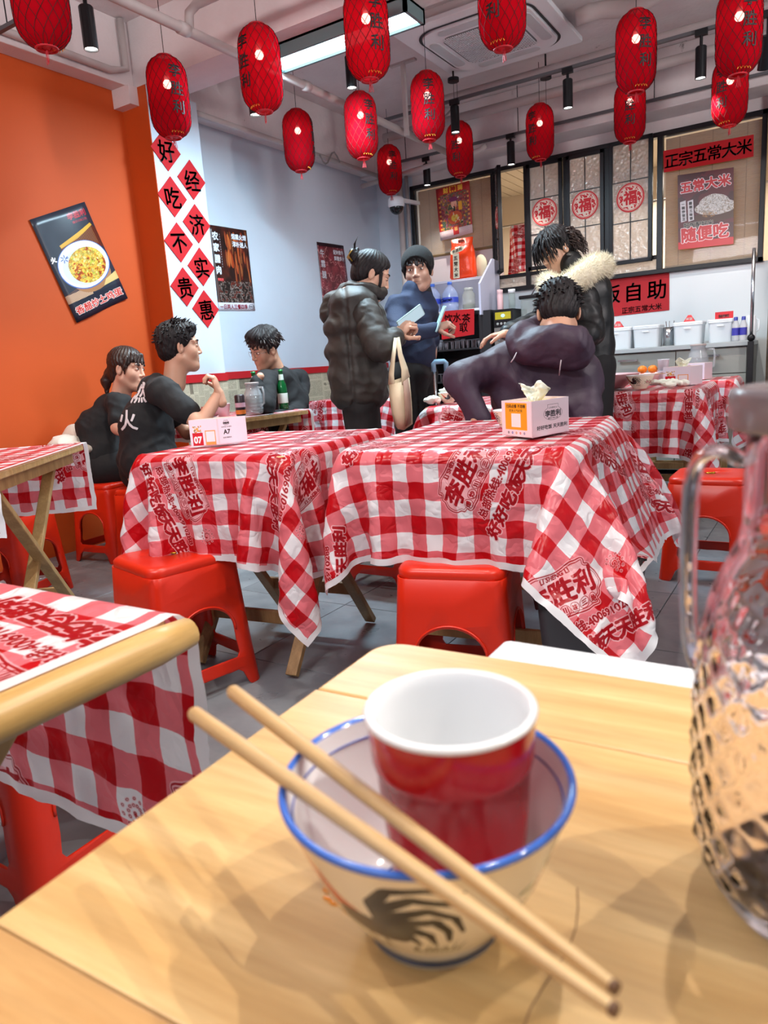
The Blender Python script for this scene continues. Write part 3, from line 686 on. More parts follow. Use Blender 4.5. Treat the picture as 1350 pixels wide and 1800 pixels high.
for i, (a, b, z) in enumerate(prof_b):
    for k in range(28):
        an = 2 * PI * k / 28; cx_, sy_ = math.cos(an), math.sin(an); vs.append((a * math.copysign(abs(cx_) ** .55, cx_) + .003 * math.sin(z * 90 + k), b * math.copysign(abs(sy_) ** .8, sy_), z + .004 * math.sin(k * 1.7)))
    if i: fs += [((i - 1) * 28 + k, (i - 1) * 28 + (k + 1) % 28, i * 28 + (k + 1) % 28, i * 28 + k) for k in range(28)]
fs += [tuple(range(28))[::-1], tuple((len(prof_b) - 1) * 28 + k for k in range(28))]
g.add(vs, fs).obj('sack', M('orange_film', 'e8400c', .3, bump=.8, bs=22, bd=.01), t, True); G().prism([(x, z) for x, z in rrect(.026, .008, .007, 4)], -.0005, .0005, Matrix.Translation((-.005, -.0065, .283)) @ Matrix.Rotation(PI / 2, 4, 'X')).obj('hand_slot', M('slot_dark', '7a2a10', .6), t)
lb = G().add([(-.058, -.060, .01), (-.008, -.060, .01), (-.006, -.057, .19), (-.056, -.058, .185)], [(0, 1, 2, 3)]).obj('label', M('cream_label', 'efe8cc', .5), t); lb.modifiers.new('s', 'SOLIDIFY').thickness = .002
for i, ch in enumerate('五常大米'): glyph_on(t, ch, .032, plane_m((-.032, -.0635, .155 - i * .041), (1, 0, 0), (0, 0, 1)), name='character')
lb = G().prism(rrect(.058, .018, .018, 5), -.001, .001, Matrix.Translation((-.02, -.054, .210)) @ Matrix.Rotation(-.25, 4, 'Y') @ Matrix.Rotation(PI / 2 - .3, 4, 'X')).obj('badge', M('cream_label', 'efe8cc', .5), t)
glyph_on(t, '李胜利', .026, plane_m((-.02, -.0575, .212), (1, 0, .25), (-.1, .3, 1)), name='badge_lettering')
t = thing('cream_sack', 'pale cream sack half hidden behind the orange rice bag', 'bag', (-2.34, 5.28, 1.59)); G().ball((0, 0, .085), (.055, .03, .09), 16).obj('sack', M('cream_cloth', 'd8d2b4', .7, bump=.5, bs=25), t, True)
t = thing('side_board', 'lilac white sloping side board right of the water bottles', 'board', (-2.215, 5.1, 1.30))
G().add([(x, y, z) for x in (-.008, .008) for y, z in ((-.14, .0), (.22, 0), (.22, .40), (.10, .41), (-.14, .22))], [(0, 1, 2, 3, 4), (9, 8, 7, 6, 5)] + [(i, 5 + i, 5 + (i + 1) % 5, (i + 1) % 5) for i in range(5)]).obj('board', m_lilac, t, bevel=.001, fixn=True)
# five litre water bottles
m_water = N('water_plastic'); m_water.base(hexc('b4c4ec')); m_water.set(Roughness=.12, Alpha=.50); m_water = m_water.m
def bottle5(x, y, label):
    t = thing('water_bottle', label, 'bottle', (x, y, 1.353), 0, 'large water bottles on the drinks shelf'); r = .062
    G().lathe([(.001, 0), (r * .9, 0), (r, .008), (r, .045), (r * .965, .05), (r, .055), (r, .105), (r * .97, .11), (r * .97, .115), (r * .9, .135), (r * .6, .165), (r * .3, .182), (.015, .186), (.015, .197)], 28).obj('body', m_water, t, True)
    G().lathe([(.001, .001), (r * .93, .001), (r * .95, .10), (.001, .10)], 24).obj('water', M('pale_water', 'c4d0ee', .1, Alpha=.35), t, True)
    G().lathe([(r + .001, .062), (r + .001, .100)], 28).obj('label', M('blue_label', '3a50c0', .35), t, True)
    glyph_on(t, 'Ganten', .030, plane_m((0, -r - .003, .081), (1, 0, .06), (0, 0, 1)), M('navy_ink', '1c2468', .4), ex=.002)
    G().lathe([(.001, .215), (.017, .214), (.018, .194), (.001, .193)], 18).obj('cap', M('blue_cap', '4a7ae0', .3), t, True)
bottle5(-2.64, 5.045, 'large clear water bottle with a blue band, left of the pair'); bottle5(-2.50, 5.055, 'large clear water bottle with a blue band, before the rice bag')
t = thing('glass_jar', 'clear glass jar with dark leaves beside the two water bottles', 'jar', (-2.345, 5.05, 1.353))
G().lathe([(.001, 0), (.044, 0), (.048, .01), (.048, .105), (.035, .125), (.033, .14)], 24).obj('body', M('jar_glass', 'c8ccc4', .08, Alpha=.45), t, True); G().lathe([(.001, .004), (.042, .004), (.043, .035), (.001, .045)], 20).obj('leaves', M('dark_leaves', '3c3a24', .8), t, True); G().lathe([(.001, .155), (.034, .154), (.035, .138)], 20).obj('lid', M('grey_lid', 'a8acaa', .3), t, True)
# hot water dispenser and things by it
t = thing('water_dispenser', 'tall grey and black water dispenser with a yellow display', 'dispenser', (-2.055, 5.12, 0))
G().box(-.075, .075, -.12, .16, .155, 1.20).obj('body', M('steel_grey', '8c8884', .35, .5), t, bevel=.004); G().box(-.075, .075, -.125, .16, 1.20, 1.325).obj('head', m_black, t, bevel=.004)
G().box(-.06, .06, -.128, -.124, 1.255, 1.305).obj('display', M('yellow_display', 'b8a820', .4), t); G().ball((0, -.128, 1.28), (.016, .004, .012), 10).obj('display_light', EMIT('disp', (.5, .8, 1), 1.2), t)
for k in range(4): G().lathe([(.001, .003), (.009, .003), (.009, 0)], 10, Matrix.Translation((-.042 + k * .028, -.126, 1.225)) @ Matrix.Rotation(PI / 2, 4, 'X')).obj('button', M('grey_lid', 'a8acaa', .3), t)
g = G().tube([(-.02, -.12, 1.13), (-.02, -.16, 1.13), (-.02, -.165, 1.10)], .008, 8); g.obj('tap', m_chrome, t, True); G().box(-.032, -.008, -.165, -.145, 1.135, 1.16).obj('tap_lever', M('red_lever', 'b82020', .4), t, bevel=.002)
t = thing('thermos', 'pale pink thermos flask on the water dispenser', 'flask', (-2.10, 5.06, 1.326)); G().lathe([(.001, 0), (.021, 0), (.022, .005), (.022, .105), (.019, .11), (.021, .115), (.021, .14), (.001, .144)], 20).obj('body', M('pale_pink', 'e0b8bc', .35), t, True)
t = thing('glass_bottle', 'clear bottle with a white lid beside the pink thermos', 'bottle', (-2.025, 5.10, 1.326)); G().lathe([(.001, 0), (.024, 0), (.025, .1), (.02, .115)], 20).obj('body', M('bottle_glass', 'b4c4bc', .08, Alpha=.4), t, True); G().lathe([(.021, .112), (.026, .115), (.026, .138), (.001, .14)], 20).obj('lid', m_white_pl, t, True)
t = thing('clear_tank', 'clear acrylic tank with a black lid and a hoop handle', 'tank', (-1.862, 5.18, .986))
rbox(.10, .08, .40, .012, .004, 1.0, .004).obj('body', M('acrylic', 'bcc6c4', .08, Alpha=.30), t); G().box(-.095, .095, -.075, .075, .0, .24).obj('base', m_black, t, bevel=.004); G().prism(rrect(.112, .088, .014), .40, .425).obj('lid', m_black, t, bevel=.005); G().lathe([(.001, .25), (.028, .25), (.028, .39)], 16).obj('inner_tube', M('steel_grey', '8c8884', .35, .5), t, True)
G().tube([(-.045 + .09 * i / 12, 0, .425 + .055 * math.sin(i / 12 * PI)) for i in range(13)], .006, 8).obj('handle', m_chrome, t, True)

# ---- white tubs on the counter
TUB = [(-1.265, .098, 'leftmost white tub on the counter, with a red tent card'), (-1.070, .082, 'white tub without a card, second from the left'), (-.815, .085, 'white tub with a red tent card, third from the left'), (-.622, .072, 'white tub with a flat red sign, at the right end')]
for x, hx, lb in TUB:
    t = thing('food_tub', lb, 'tub', (x, 5.10, .986), 0, 'white tubs on the serving counter'); rbox(hx, .085, .128, .018, .004, .93).obj('body', m_white_pl, t, True, bevel=.001); G().prism(rrect(hx + .006, .091, .02), .128, .142).obj('lid', m_white_pl, t, bevel=.003)
    G().box(-.020, .020, -.096, -.088, .098, .106).obj('latch', m_white_pl, t, bevel=.002)
def tent(x, w, lab, flat=False):
    t = thing('tent_card', lab, 'card', (x, 5.09, 1.129)); g = G()
    if flat: g.box(-w, w, -.003, .003, .0, .044)
    else: g.add([(-w, -.02, 0), (w, -.02, 0), (w, .02, 0), (-w, .02, 0), (-w * .3, 0, .042), (w * .3, 0, .042)], [(0, 1, 5, 4), (2, 3, 4, 5), (0, 4, 3), (1, 2, 5), (0, 3, 2, 1)])
    g.obj('card', M('tent_red', 'c8202a', .5), t); glyph_on(t, '米饭' if not flat else '随便吃', .019, plane_m((0, -.0125 if not flat else -.005, .018), (1, 0, 0), (0, .45 if not flat else 0, 1)), M('tent_white', 'f0e8e6', .5))
tent(-1.265, .036, 'small red tent card on the leftmost tub'); tent(-.815, .034, 'small red tent card on the third tub'); tent(-.612, .052, 'red rectangular card on the right end tub', True)
t = thing('steel_container', 'open steel utensil container between the second and third tubs', 'container', (-.945, 5.11, .986)); G().lathe([(.001, .002), (.034, .002), (.034, .12), (.032, .12), (.032, .006), (.001, .006)], 24).obj('body', m_chrome, t, True)
for k, (dx, dy) in enumerate(((.02, .0), (-.012, .012), (.005, -.012))): tag(G().tube([(-.945 + dx * .3, 5.11 + dy * .4, .996), (-.945 + dx * 1.7, 5.11 + dy * 1.6, 1.145)], .0025, 6).obj('serving_spoon', m_chrome, None, True), ['steel spoon handle leaning right in the utensil container', 'steel spoon handle leaning left in the utensil container', 'steel spoon handle at the front of the utensil container'][k], 'spoon')
for x, lb in ((-.535, 'clear bottle with a blue label beside the right end tub'), (-.492, 'brownish bottle with a blue label near the counter end')):
    t = thing('sauce_bottle', lb, 'bottle', (x, 5.0, .986)); G().lathe([(.001, 0), (.020, 0), (.021, .006), (.021, .095), (.012, .12), (.010, .128)], 20).obj('body', M('clear_bottle', 'd4d4d8', .12, Alpha=.6), t, True); G().lathe([(.0215, .035), (.0215, .08)], 20).obj('label', M('violet_label', '3c3aa0', .4), t, True); G().lathe([(.001, .146), (.011, .145), (.012, .124)], 14).obj('cap', M('blue_cap_dark', '34409a', .35), t, True)
t = thing('white_canister', 'tall white canister at the far right end of the counter', 'canister', (-.462, 5.12, .986)); G().lathe([(.001, 0), (.030, 0), (.031, .005), (.031, .125), (.026, .135), (.026, .15), (.001, .152)], 24).obj('body', m_white_pl, t, True); G().tube([(.026, 0, .13), (.045, 0, .12), (.045, 0, .06), (.031, 0, .05)], .004, 6).obj('handle', m_white_pl, t, True)
# gingham cloth hanging in the kitchen window
def hang_cloth():
    P = np.zeros((30, 26, 3)); UV = np.zeros((30, 26, 2))
    for i in range(30):
        for j in range(26):
            u = i / 29; v = j / 25; P[i, j] = (-2.25 + .24 * u - .02 * v * math.sin(u * 5), 5.60 + .04 * math.sin(u * 9 + v * 2) + .03 * v, 1.62 + .36 * v + .02 * u); UV[i, j] = (u * .5, v * .62)
    return P, UV
P_, UV_ = hang_cloth(); HANG = G().grid(P_, UV_).obj('hanging_cloth', None, None, True); HANG.modifiers.new('s', 'SOLIDIFY').thickness = .002
rd = thing('curtain_rod', 'thin rod inside the kitchen window carrying the gingham cloth', 'rod', (-2.13, 5.66, 2.0)); G().tube([(-.85, 0, 0), (1.8, 0, 0)], .008, 8).obj('rod', m_chrome, rd, True)
tag(HANG, 'folded red gingham cloth hung inside the open kitchen window', 'cloth')
# ================================================================== LAMPS, LANTERNS, CEILING FITTINGS
# fabric lanterns: built once, copied
def lantern_fabric():
    q = N('lantern_fabric'); q.t.nodes.remove(q.b)
    d = q.n('ShaderNodeBsdfDiffuse'); d.inputs[0].default_value = (*hexc('a40a1a'), 1); tr = q.n('ShaderNodeBsdfTranslucent'); tr.inputs[0].default_value = (*hexc('c8101e'), 1)
    tp = q.n('ShaderNodeBsdfTransparent'); tp.inputs[0].default_value = (1, .5, .5, 1); m1 = q.n('ShaderNodeMixShader'); m1.inputs[0].default_value = .30; m2 = q.n('ShaderNodeMixShader'); m2.inputs[0].default_value = .10
    q.l(d.outputs[0], m1.inputs[1]); q.l(tr.outputs[0], m1.inputs[2]); q.l(m1.outputs[0], m2.inputs[1]); q.l(tp.outputs[0], m2.inputs[2]); q.l(m2.outputs[0], q.out.inputs[0])
    return q.m
LR, LH = .088, .33
def lan_r(z):      # z from -LH/2..LH/2 -> radius of the rounded capsule
    t = min(1, abs(z) / (LH / 2)); return LR * (1 - .06 * t * t) * max(.40, (1 - max(0, (t - .45) / .55) ** 2.6 * .84)) ** .5 if t < 1 else LR * .38
LAN = [(-2.244, 1.663, 2.235, 2.4), (-2.581, 2.503, 2.213, .43), (-2.121, 2.597, 2.239, -.75), (-2.736, 3.638, 2.303, .97), (-1.639, 2.684, 2.268, .45),
       (-2.262, 3.583, 2.268, .55), (-1.905, 3.690, 2.309, .1), (-2.857, 4.877, 2.388, .3), (-2.175, 4.639, 2.342, -.3), (-1.123, 2.816, 2.283, -.4),
       (-1.696, 4.839, 2.388, -.55), (-.837, 3.689, 2.291, .45), (-1.098, 4.692, 2.34, 0.), (-.406, 3.594, 2.228, .45), (-.546, 4.521, 2.271, -.45)]
LANLAB = ['cut off by the top left corner of the photo, knotted yellow thread below', 'hanging in front of the white pillar', 'right of the pillar lantern, its writing on the left side',
          'turned so its writing barely shows, over the white wall', 'large, in front of the long lamp at the top', 'with writing on the right, over the coat woman', 'between the pendant spot and the long lamp, writing centred',
          'darkest, above the security camera', 'directly behind the small pendant spot, above the deity print', 'cut off by top edge before the air conditioner', 'over the open casement window', 'large, upper of the touching pair left of the right blind',
          'small, lower of the touching pair above the ajar casement', 'large, cut by the top right edge of the photo', 'small, lower one above the right bamboo blind']
def make_lantern():
    t = thing('paper_lantern', 'x', 'lantern', group='red lanterns hung from the ceiling')
    prof = [(lan_r(-LH / 2 + LH * i / 26), -LH / 2 + LH * i / 26) for i in range(27)]
    G().lathe(prof, 32).obj('shade', lantern_fabric(), t, True)
    rib = M('dark_red_rib', '3c0408', .95); g = G(); nh = 15
    for s in (1, -1):
        for k in range(nh):
            pts = []
            for i in range(21):
                z = -LH / 2 + LH * i / 20; a = 2 * PI * k / nh + s * (i / 20) * 2 * PI * .38; r = lan_r(z) + .0012; pts.append((r * math.cos(a), r * math.sin(a), z))
            g.tube(pts, .0011, 3, cap=False)
    g.obj('lattice', rib, t)
    for z in (-LH / 2, LH / 2): G().tube([(lan_r(z) * math.cos(2 * PI * k / 20), lan_r(z) * math.sin(2 * PI * k / 20), z) for k in range(20)], .004, 6, closed=True).obj('rim', M('lantern_red', 'b01020', .6), t, True)
    bulb = G().ball((0, 0, .055), .019, 10).obj('bulb', EMIT('bulb', (1, .86, .72), 22), t, True)
    G().tube([(0, 0, .07), (0, 0, .13)], .012, 8).obj('bulb_socket', M('white_plastic', 'e6eaee'), t, True)
    G().tube([(0, 0, .12), (0, 0, .60)], .0016, 6).obj('cord', m_black, t)
    g = G(); w = []
    for i in range(9): a = -PI / 2 - .5 + i * .125; rr = lan_r(-LH / 2 + .012) + .003; w.append((rr * math.cos(a), rr * math.sin(a), -LH / 2 + .008 + (i % 2) * .012))
    g.tube(w, .0016, 4); g.obj('yellow_stitch', M('yellow_thread', 'e89a30', .6), t)
    g = G()
    for k in range(3): g.tube([(.008 * math.cos(k * 2 + j * .35) * math.sin(j / 8 * PI) + .003 * k, .006 * math.sin(k * 2) * math.sin(j / 8 * PI), -LH / 2 - .045 * math.sin(j / 8 * PI)) for j in range(9)], .0011, 4)
    g.obj('tassel', M('red_thread', 'b01828', .6), t)
    g = G()
    for ch, zc in (('李', .085), ('胜', .012), ('利', -.062)):
        v, tr, c, k = text_bbox(ch, .052); q = (v - c) * k; vs = []
        for x, y in q * 1.02:
            z = zc + y; r = lan_r(z) + .0028; a = x / LR; vs.append((r * math.sin(a), -r * math.cos(a), z))
        g.add(vs, tr.tolist())
    lt = g.obj('lettering', M('black_ink', '14080a', .7), t); md = lt.modifiers.new('s', 'SOLIDIFY'); md.thickness = .0016; md.offset = 0
    return t
lan0 = make_lantern()
for i, ((x, y, z, o), lab) in enumerate(zip(LAN, LANLAB)):
    th = math.atan2(-y, -x) + PI / 2 + (math.asin(o) if abs(o) <= 1 else o)
    lab = 'red lantern with black writing, ' + lab if i not in (0, 3) else 'red lantern ' + lab
    if i == 0: lan0.location = (x, y, z); lan0.rotation_euler = (0, 0, th); lan0['label'] = lab
    else: dup(lan0, (x, y, z), th, lab)

# track rails and spots
rails = [(2.05, -3.1, 3.0, 2.47), (4.40, -2.9, 2.5, 2.56), (5.12, -2.95, 2.5, 2.50), (3.42, -2.9, -1.9, 2.62)]
rl = ['track rail nearest the camera by the orange wall', 'long track rail crossing behind the cassette', 'track rail nearest the window band', 'short track rail behind the long lamp']
for (y, x0, x1, z), lb in zip(rails, rl):
    t = thing('track_rail', 'thin dark ' + lb, 'rail', ((x0 + x1) / 2, y, z)); w = (x1 - x0) / 2
    G().box(-w, w, -.010, .010, -.008, .008).obj('rail', M('grey_rail', '55565a', .5), t)
    for k in [k_ for k_ in range(int(w * 2 / .9) + 1) if not (y == 4.40 and -2.25 < x0 + .1 + k_ * .9 < -1.15)]: G().tube([(-w + .1 + k * .9, 0, 0), (-w + .1 + k * .9, 0, 2.80 - z)], .003, 5).obj('hanger_wire', m_black, t)
RZ = {0: 2.47, 1: 2.56, 2: 2.50, 3: 2.50, 4: 2.56, 5: 2.56, 7: 2.62, 8: 2.56}
def make_spot(loc, rail_z, label, tilt=0, ax=0):
    t = thing('track_spot', label, 'spotlight', loc, ax, 'black track spots')
    R_ = .0275; g = G(); m = Matrix.Translation((0, 0, .15)) @ Matrix.Rotation(tilt, 4, 'X') @ Matrix.Translation((0, 0, -.15))
    g.lathe([(.001, .15), (R_ - .003, .15), (R_, .146), (R_, 0), (R_ - .003, 0), (R_ - .004, .02), (.001, .03)], 20, m); g.obj('housing', m_black, t, False)
    g = G(); g.lathe([(.001, .006), (R_ - .004, .006)], 20, m); g.obj('lens', EMIT('lens_glow', (1, .97, .92), 9), t)
    dz = rail_z - loc[2]
    if dz > .01:
        g = G(); g.box(-.03, .03, -.012, .012, max(.155, dz - .03), dz); g.tube([(0, 0, .14), (0, 0, dz)], .008, 8); g.obj('bracket', m_black, t)
    return t
SL = ['black track spot in the top left corner', 'black spot pendant left of the air conditioner', 'small dark spot above the deity print', 'small spot over the open casement', 'spot right below the ceiling cassette edge', 'spot between the two big right lanterns',
      'spot mostly hidden behind the second lantern', 'spot behind the big centre lantern', 'tilted spot at the right edge of the photo']
for i, s in enumerate(SPOTS):
    if i < 9: make_spot(s[:3], RZ.get(i, s[2] + .2), SL[i], .55 if i == 8 else 0, .3 if i == 8 else 0)
    elif i in (9, 10, 11, 12, 13, 14, 15): make_spot((s[0], s[1], s[2]), s[2] + .2, 'black track spot over the front tables, ' + ['above the left gingham table', 'above the middle gingham table', 'far right of the bare table', 'behind the bare table at right', 'beside the bare table at right', 'behind the left front table', 'above the far left table'][i - 9])
# pendant canopies
for x, y, lb in ((-2.081, 4.39, 'left of the cassette'), (-1.62, 4.75, 'below the cassette')):
    t = thing('ceiling_canopy', 'small black round ceiling canopy with a wire, ' + lb, 'canopy', (x, y, 2.66))
    G().lathe([(.001, .02), (.035, .02), (.035, 0), (.001, 0)], 20).obj('disc', m_black, t); G().tube([(0, 0, 0), (0, 0, -.20)], .0015, 5).obj('wire', m_black, t); G().tube([(0, 0, .02), (0, 0, .14)], .006, 5).obj('stem', m_black, t)
# long lamp
t = thing('linear_lamp', 'long bright bluish linear lamp under the cross beam', 'lamp', (-2.0, 3.03, 2.43))
g = G(); g.box(-.40, .40, -.085, -.070, 0, .06).box(-.40, .40, .070, .085, 0, .06).box(-.40, .40, -.085, .085, .05, .065).box(-.40, -.385, -.085, .085, 0, .06).box(.385, .40, -.085, .085, 0, .06)
g.obj('housing', M('grey_aluminium', '6f8a8c', .4, .4), t); G().box(-.385, .385, -.07, .07, .012, .018).obj('diffuser', EMIT('panel_glow', (.66, .90, 1.0), 7), t)
# cassette air conditioner
ac = thing('air_conditioner', 'white ceiling cassette air conditioner with a meshed grille', 'air conditioner', (-1.72, 4.13, 2.72))
G().prism(rrect(.40, .40, .02), 0, .025).obj('panel', m_white_pl, ac, bevel=.004); G().box(-.36, .36, -.36, .36, .025, .10).obj('body', m_conc, ac)
g = G(); a = rrect(.33, .33, .14, 10); b = rrect(.315, .315, .13, 10); n = len(a)
g.add([(x, y, -.002) for x, y in a] + [(x, y, -.002) for x, y in b], [(i, n + i, n + (i + 1) % n, (i + 1) % n) for i in range(n)]); g.obj('air_gap', M('dark_gap', '202226', .6), ac)
G().prism(rrect(.312, .312, .125, 8), -.012, 0).obj('centre_panel', m_white_pl, ac, bevel=.004)
for k in range(4):
    a = k * PI / 2; g = G(); pts = rrect(.19, .030, .028, 6, 0, .265); g.prism(pts, -.016, -.011, Matrix.Rotation(a, 4, 'Z')); g.obj('vane', M('vane_grey', 'c2c8cc', .4), ac, bevel=.002)
g = G().prism(rrect(.21, .21, .06, 8), -.0145, -.012); g.obj('grille_back', M('grille_dark', '6c6c70', .6), ac)
g = G()
for s in (1, -1):
    for i in range(-17, 18):
        c = i * .024; L_ = .2
        # clip a 45 degree line x - s*y = c to the square
        pts = [p for p in [(L_, s * (L_ - c)), (-L_, s * (-L_ - c)), (c + L_, s * L_), (c - L_, -s * L_)] if abs(p[0]) <= L_ + 1e-6 and abs(p[1]) <= L_ + 1e-6]
        if len(pts) >= 2:
            pts.sort(); g.beam((*pts[0], -.016), (*pts[-1], -.016), .006, .003)
g.obj('grille', m_white_pl, ac)['kind'] = 'stuff'
# dome camera in the corner
t = thing('dome_camera', 'white and black dome security camera under the darkest lantern', 'camera', (-2.86, 4.95, 2.15))
G().lathe([(.001, .06), (.05, .06), (.062, .045), (.062, .0), (.055, -.01)], 24).obj('housing', m_white_pl, t, True)
G().ball((0, 0, -.01), .052, 16).obj('dome', M('dark_dome', '0c0e12', .08), t, True); G().beam((0, .02, .05), (-.05, .44, .09), .03, .025).obj('mount', m_white_pl, t)
# two downlights in the kitchen soffit
for x, y, lb in ((-2.05, 5.62, 'seen through the open casement'), (-.95, 5.62, 'above the right blind'), (-1.35, 5.62, 'above the ajar casement')):
    t = thing('downlight', 'round white recessed downlight ' + lb, 'light', (x, y, 2.485)); G().lathe([(.001, 0), (.04, 0)], 24).obj('lens', EMIT('down_glow', (1, .96, .88), 9), t); G().lathe([(.04, .002), (.04, -.004), (.052, -.004), (.052, .002)], 24).obj('ring', m_white_pl, t)
# loose cables
cb = lambda pts, r, lab: tag(G().tube(pts, r, 6).obj('cable', M('cable_grey', '8a8684', .6), None, True), lab, 'cable')
cb([(-2.30 + .05 * i, 2.80 - .005 * i, 2.77 - .02 * abs(math.sin(i * .9))) for i in range(12)], .007, 'sagging grey cable under the slab at the beam')
cb([(-3.1, 4.35 + .03 * i, 2.44 - .05 * math.sin(i * .8)) for i in range(9)], .006, 'tangle of grey cable at the conduit over the white wall')
cb([(-2.7 + .06 * i, 4.55, 2.62 - .14 * math.sin(i / 10 * PI)) for i in range(11)], .006, 'drooping pale cable behind the lanterns')

# the shell and its lamps are laid out above in units of 1 / 1.18 m measured from the eye: bring them to metres
SS = 1.18
S_M = Matrix.Translation((0, 0, H)) @ Matrix.Diagonal((SS, SS, SS, 1)) @ Matrix.Translation((0, 0, -H))
bpy.context.view_layer.update()
for o in list(COL.objects):
    if o.parent is None and o.name not in ('camera', 'floor'):
        if o.type == 'MESH' and o.location.length == 0 and not o.children:
            for ob in [o]: pass
        o.matrix_world = S_M @ o.matrix_world
        if o.type == 'LIGHT':
            o.scale = (1, 1, 1); o.data.energy *= SS * SS
            if o.data.type == 'AREA': o.data.size *= SS; o.data.size_y *= SS
bpy.context.view_layer.update()
def cloth_sim(w,l,ov,res=.028,steps=150,iters=14,zt=.755,seed=0,bend=.25,push=None,flare=0.0):
    """sheet over a w x l table top (local frame), ov = overhang left,right,front,rear; returns vertex grid (ni,nj,3) and rest uv"""
    rng=np.random.RandomState(seed)
    x0,x1,y0,y1=-w/2-ov[0],w/2+ov[1],-l/2-ov[2],l/2+ov[3]
    ni=int(round((x1-x0)/res))+1; nj=int(round((y1-y0)/res))+1
    U,V=np.meshgrid(np.linspace(x0,x1,ni),np.linspace(y0,y1,nj),indexing='ij')
    P=np.stack([U,V,np.full_like(U,zt)],-1)
    s=np.abs(U)>w/2; t=np.abs(V)>l/2
    dx=np.maximum(np.abs(U)-w/2,0); dy=np.maximum(np.abs(V)-l/2,0)
    P[...,2]-=.35*np.hypot(dx,dy); P[...,:2]*= (1-.10*np.clip(np.hypot(dx,dy)/.3,0,1))[...,None]
    nz=rng.randn(ni,nj)
    for _ in range(2): nz=(nz+np.roll(nz,1,0)+np.roll(nz,-1,0)+np.roll(nz,1,1)+np.roll(nz,-1,1))/5
    P[...,2]+=nz*.01*((dx+dy)>0)
    P[...,0]+=np.roll(nz,3,0)*.012*((dx+dy)>0); P[...,1]+=np.roll(nz,3,1)*.012*((dx+dy)>0)
    pin=(np.abs(U)<=w/2-.02+.02*(ov[0]<.03)*(U<0)+.02*(ov[1]<.03)*(U>0))&(np.abs(V)<=l/2-.02+.02*(ov[2]<.03)*(V<0)+.02*(ov[3]<.03)*(V>0))
    P[pin,2]=zt; P0=np.stack([U,V,np.full_like(U,zt)],-1)
    P[pin]=P0[pin]
    wgt=np.where(pin,0.,1.)
    hx=(x1-x0)/(ni-1); hy=(y1-y0)/(nj-1)
    cons=[]
    def add(di,dj,st,k):
        L=math.hypot(di*hx,dj*hy)
        # colouring
        if di and not dj: 
            for c in range(2*di): 
                if c<di*2: cons.append(('i',c,di,dj,L,k))
    def relax(A,B,wa,wb,L,k):
        d=B-A; n=np.sqrt((d*d).sum(-1))+1e-9; ws=wa+wb; ws=np.where(ws==0,1,ws)
        c=(k*(n-L)/n/ws)[...,None]*d
        A+=c*wa[...,None]; B-=c*wb[...,None]
    groups=[]
    for c in (0,1):
        groups.append((slice(c,ni-1,2),slice(None),slice(c+1,ni,2),slice(None),hx,1.))
        groups.append((slice(None),slice(c,nj-1,2),slice(None),slice(c+1,nj,2),hy,1.))
    D=math.hypot(hx,hy)
    for c in (0,1):
        groups.append((slice(c,ni-1,2),slice(0,nj-1),slice(c+1,ni,2),slice(1,nj),D,.5))
        groups.append((slice(c,ni-1,2),slice(1,nj),slice(c+1,ni,2),slice(0,nj-1),D,.5))
    for c in (0,1):   # bending: distance-2, alternate blocks
        for b in (0,2):
            pass
    gb=[]
    for c in range(4):
        gb.append((slice(c,ni-2,4),slice(None),slice(c+2,ni,4),slice(None),2*hx,bend))
        gb.append((slice(None),slice(c,nj-2,4),slice(None),slice(c+2,nj,4),2*hy,bend))
    V_=np.zeros_like(P); dt=1/50.
    for st in range(steps):
        V_[...,2]-=9.8*dt; V_*=.97
        old=P.copy(); P=P+V_*dt*wgt[...,None]
        for it in range(iters):
            for g in groups+(gb if it%3==0 else []):
                A=P[g[0],g[1]];B=P[g[2],g[3]]
                m0=min(A.shape[0],B.shape[0]);m1=min(A.shape[1],B.shape[1])
                A=A[:m0,:m1];B=B[:m0,:m1]
                wa=wgt[g[0],g[1]][:m0,:m1];wb=wgt[g[2],g[3]][:m0,:m1]
                relax(A,B,wa,wb,g[4],g[5])
            # table collision
            hw,hl=w/2+.011,l/2+.011
            ins=(np.abs(P[...,0])<hw)&(np.abs(P[...,1])<hl)&(P[...,2]<zt)&(P[...,2]>zt-.16)
            ex=hw-np.abs(P[...,0]);ey=hl-np.abs(P[...,1]);ez=zt-P[...,2]
            mx=ins&(ex<=ey)&(ex<ez)&(wgt>0);my=ins&(ey<ex)&(ey<ez)&(wgt>0);mz=ins&~mx&~my&(wgt>0)
            P[...,0]=np.where(mx,np.sign(P[...,0])*hw,P[...,0])
            P[...,1]=np.where(my,np.sign(P[...,1])*hl,P[...,1])
            P[...,2]=np.where(mz,zt,P[...,2])
            if push: push(P,wgt,U,V,st/steps)
        V_=(P-old)/dt
    return P,U,V

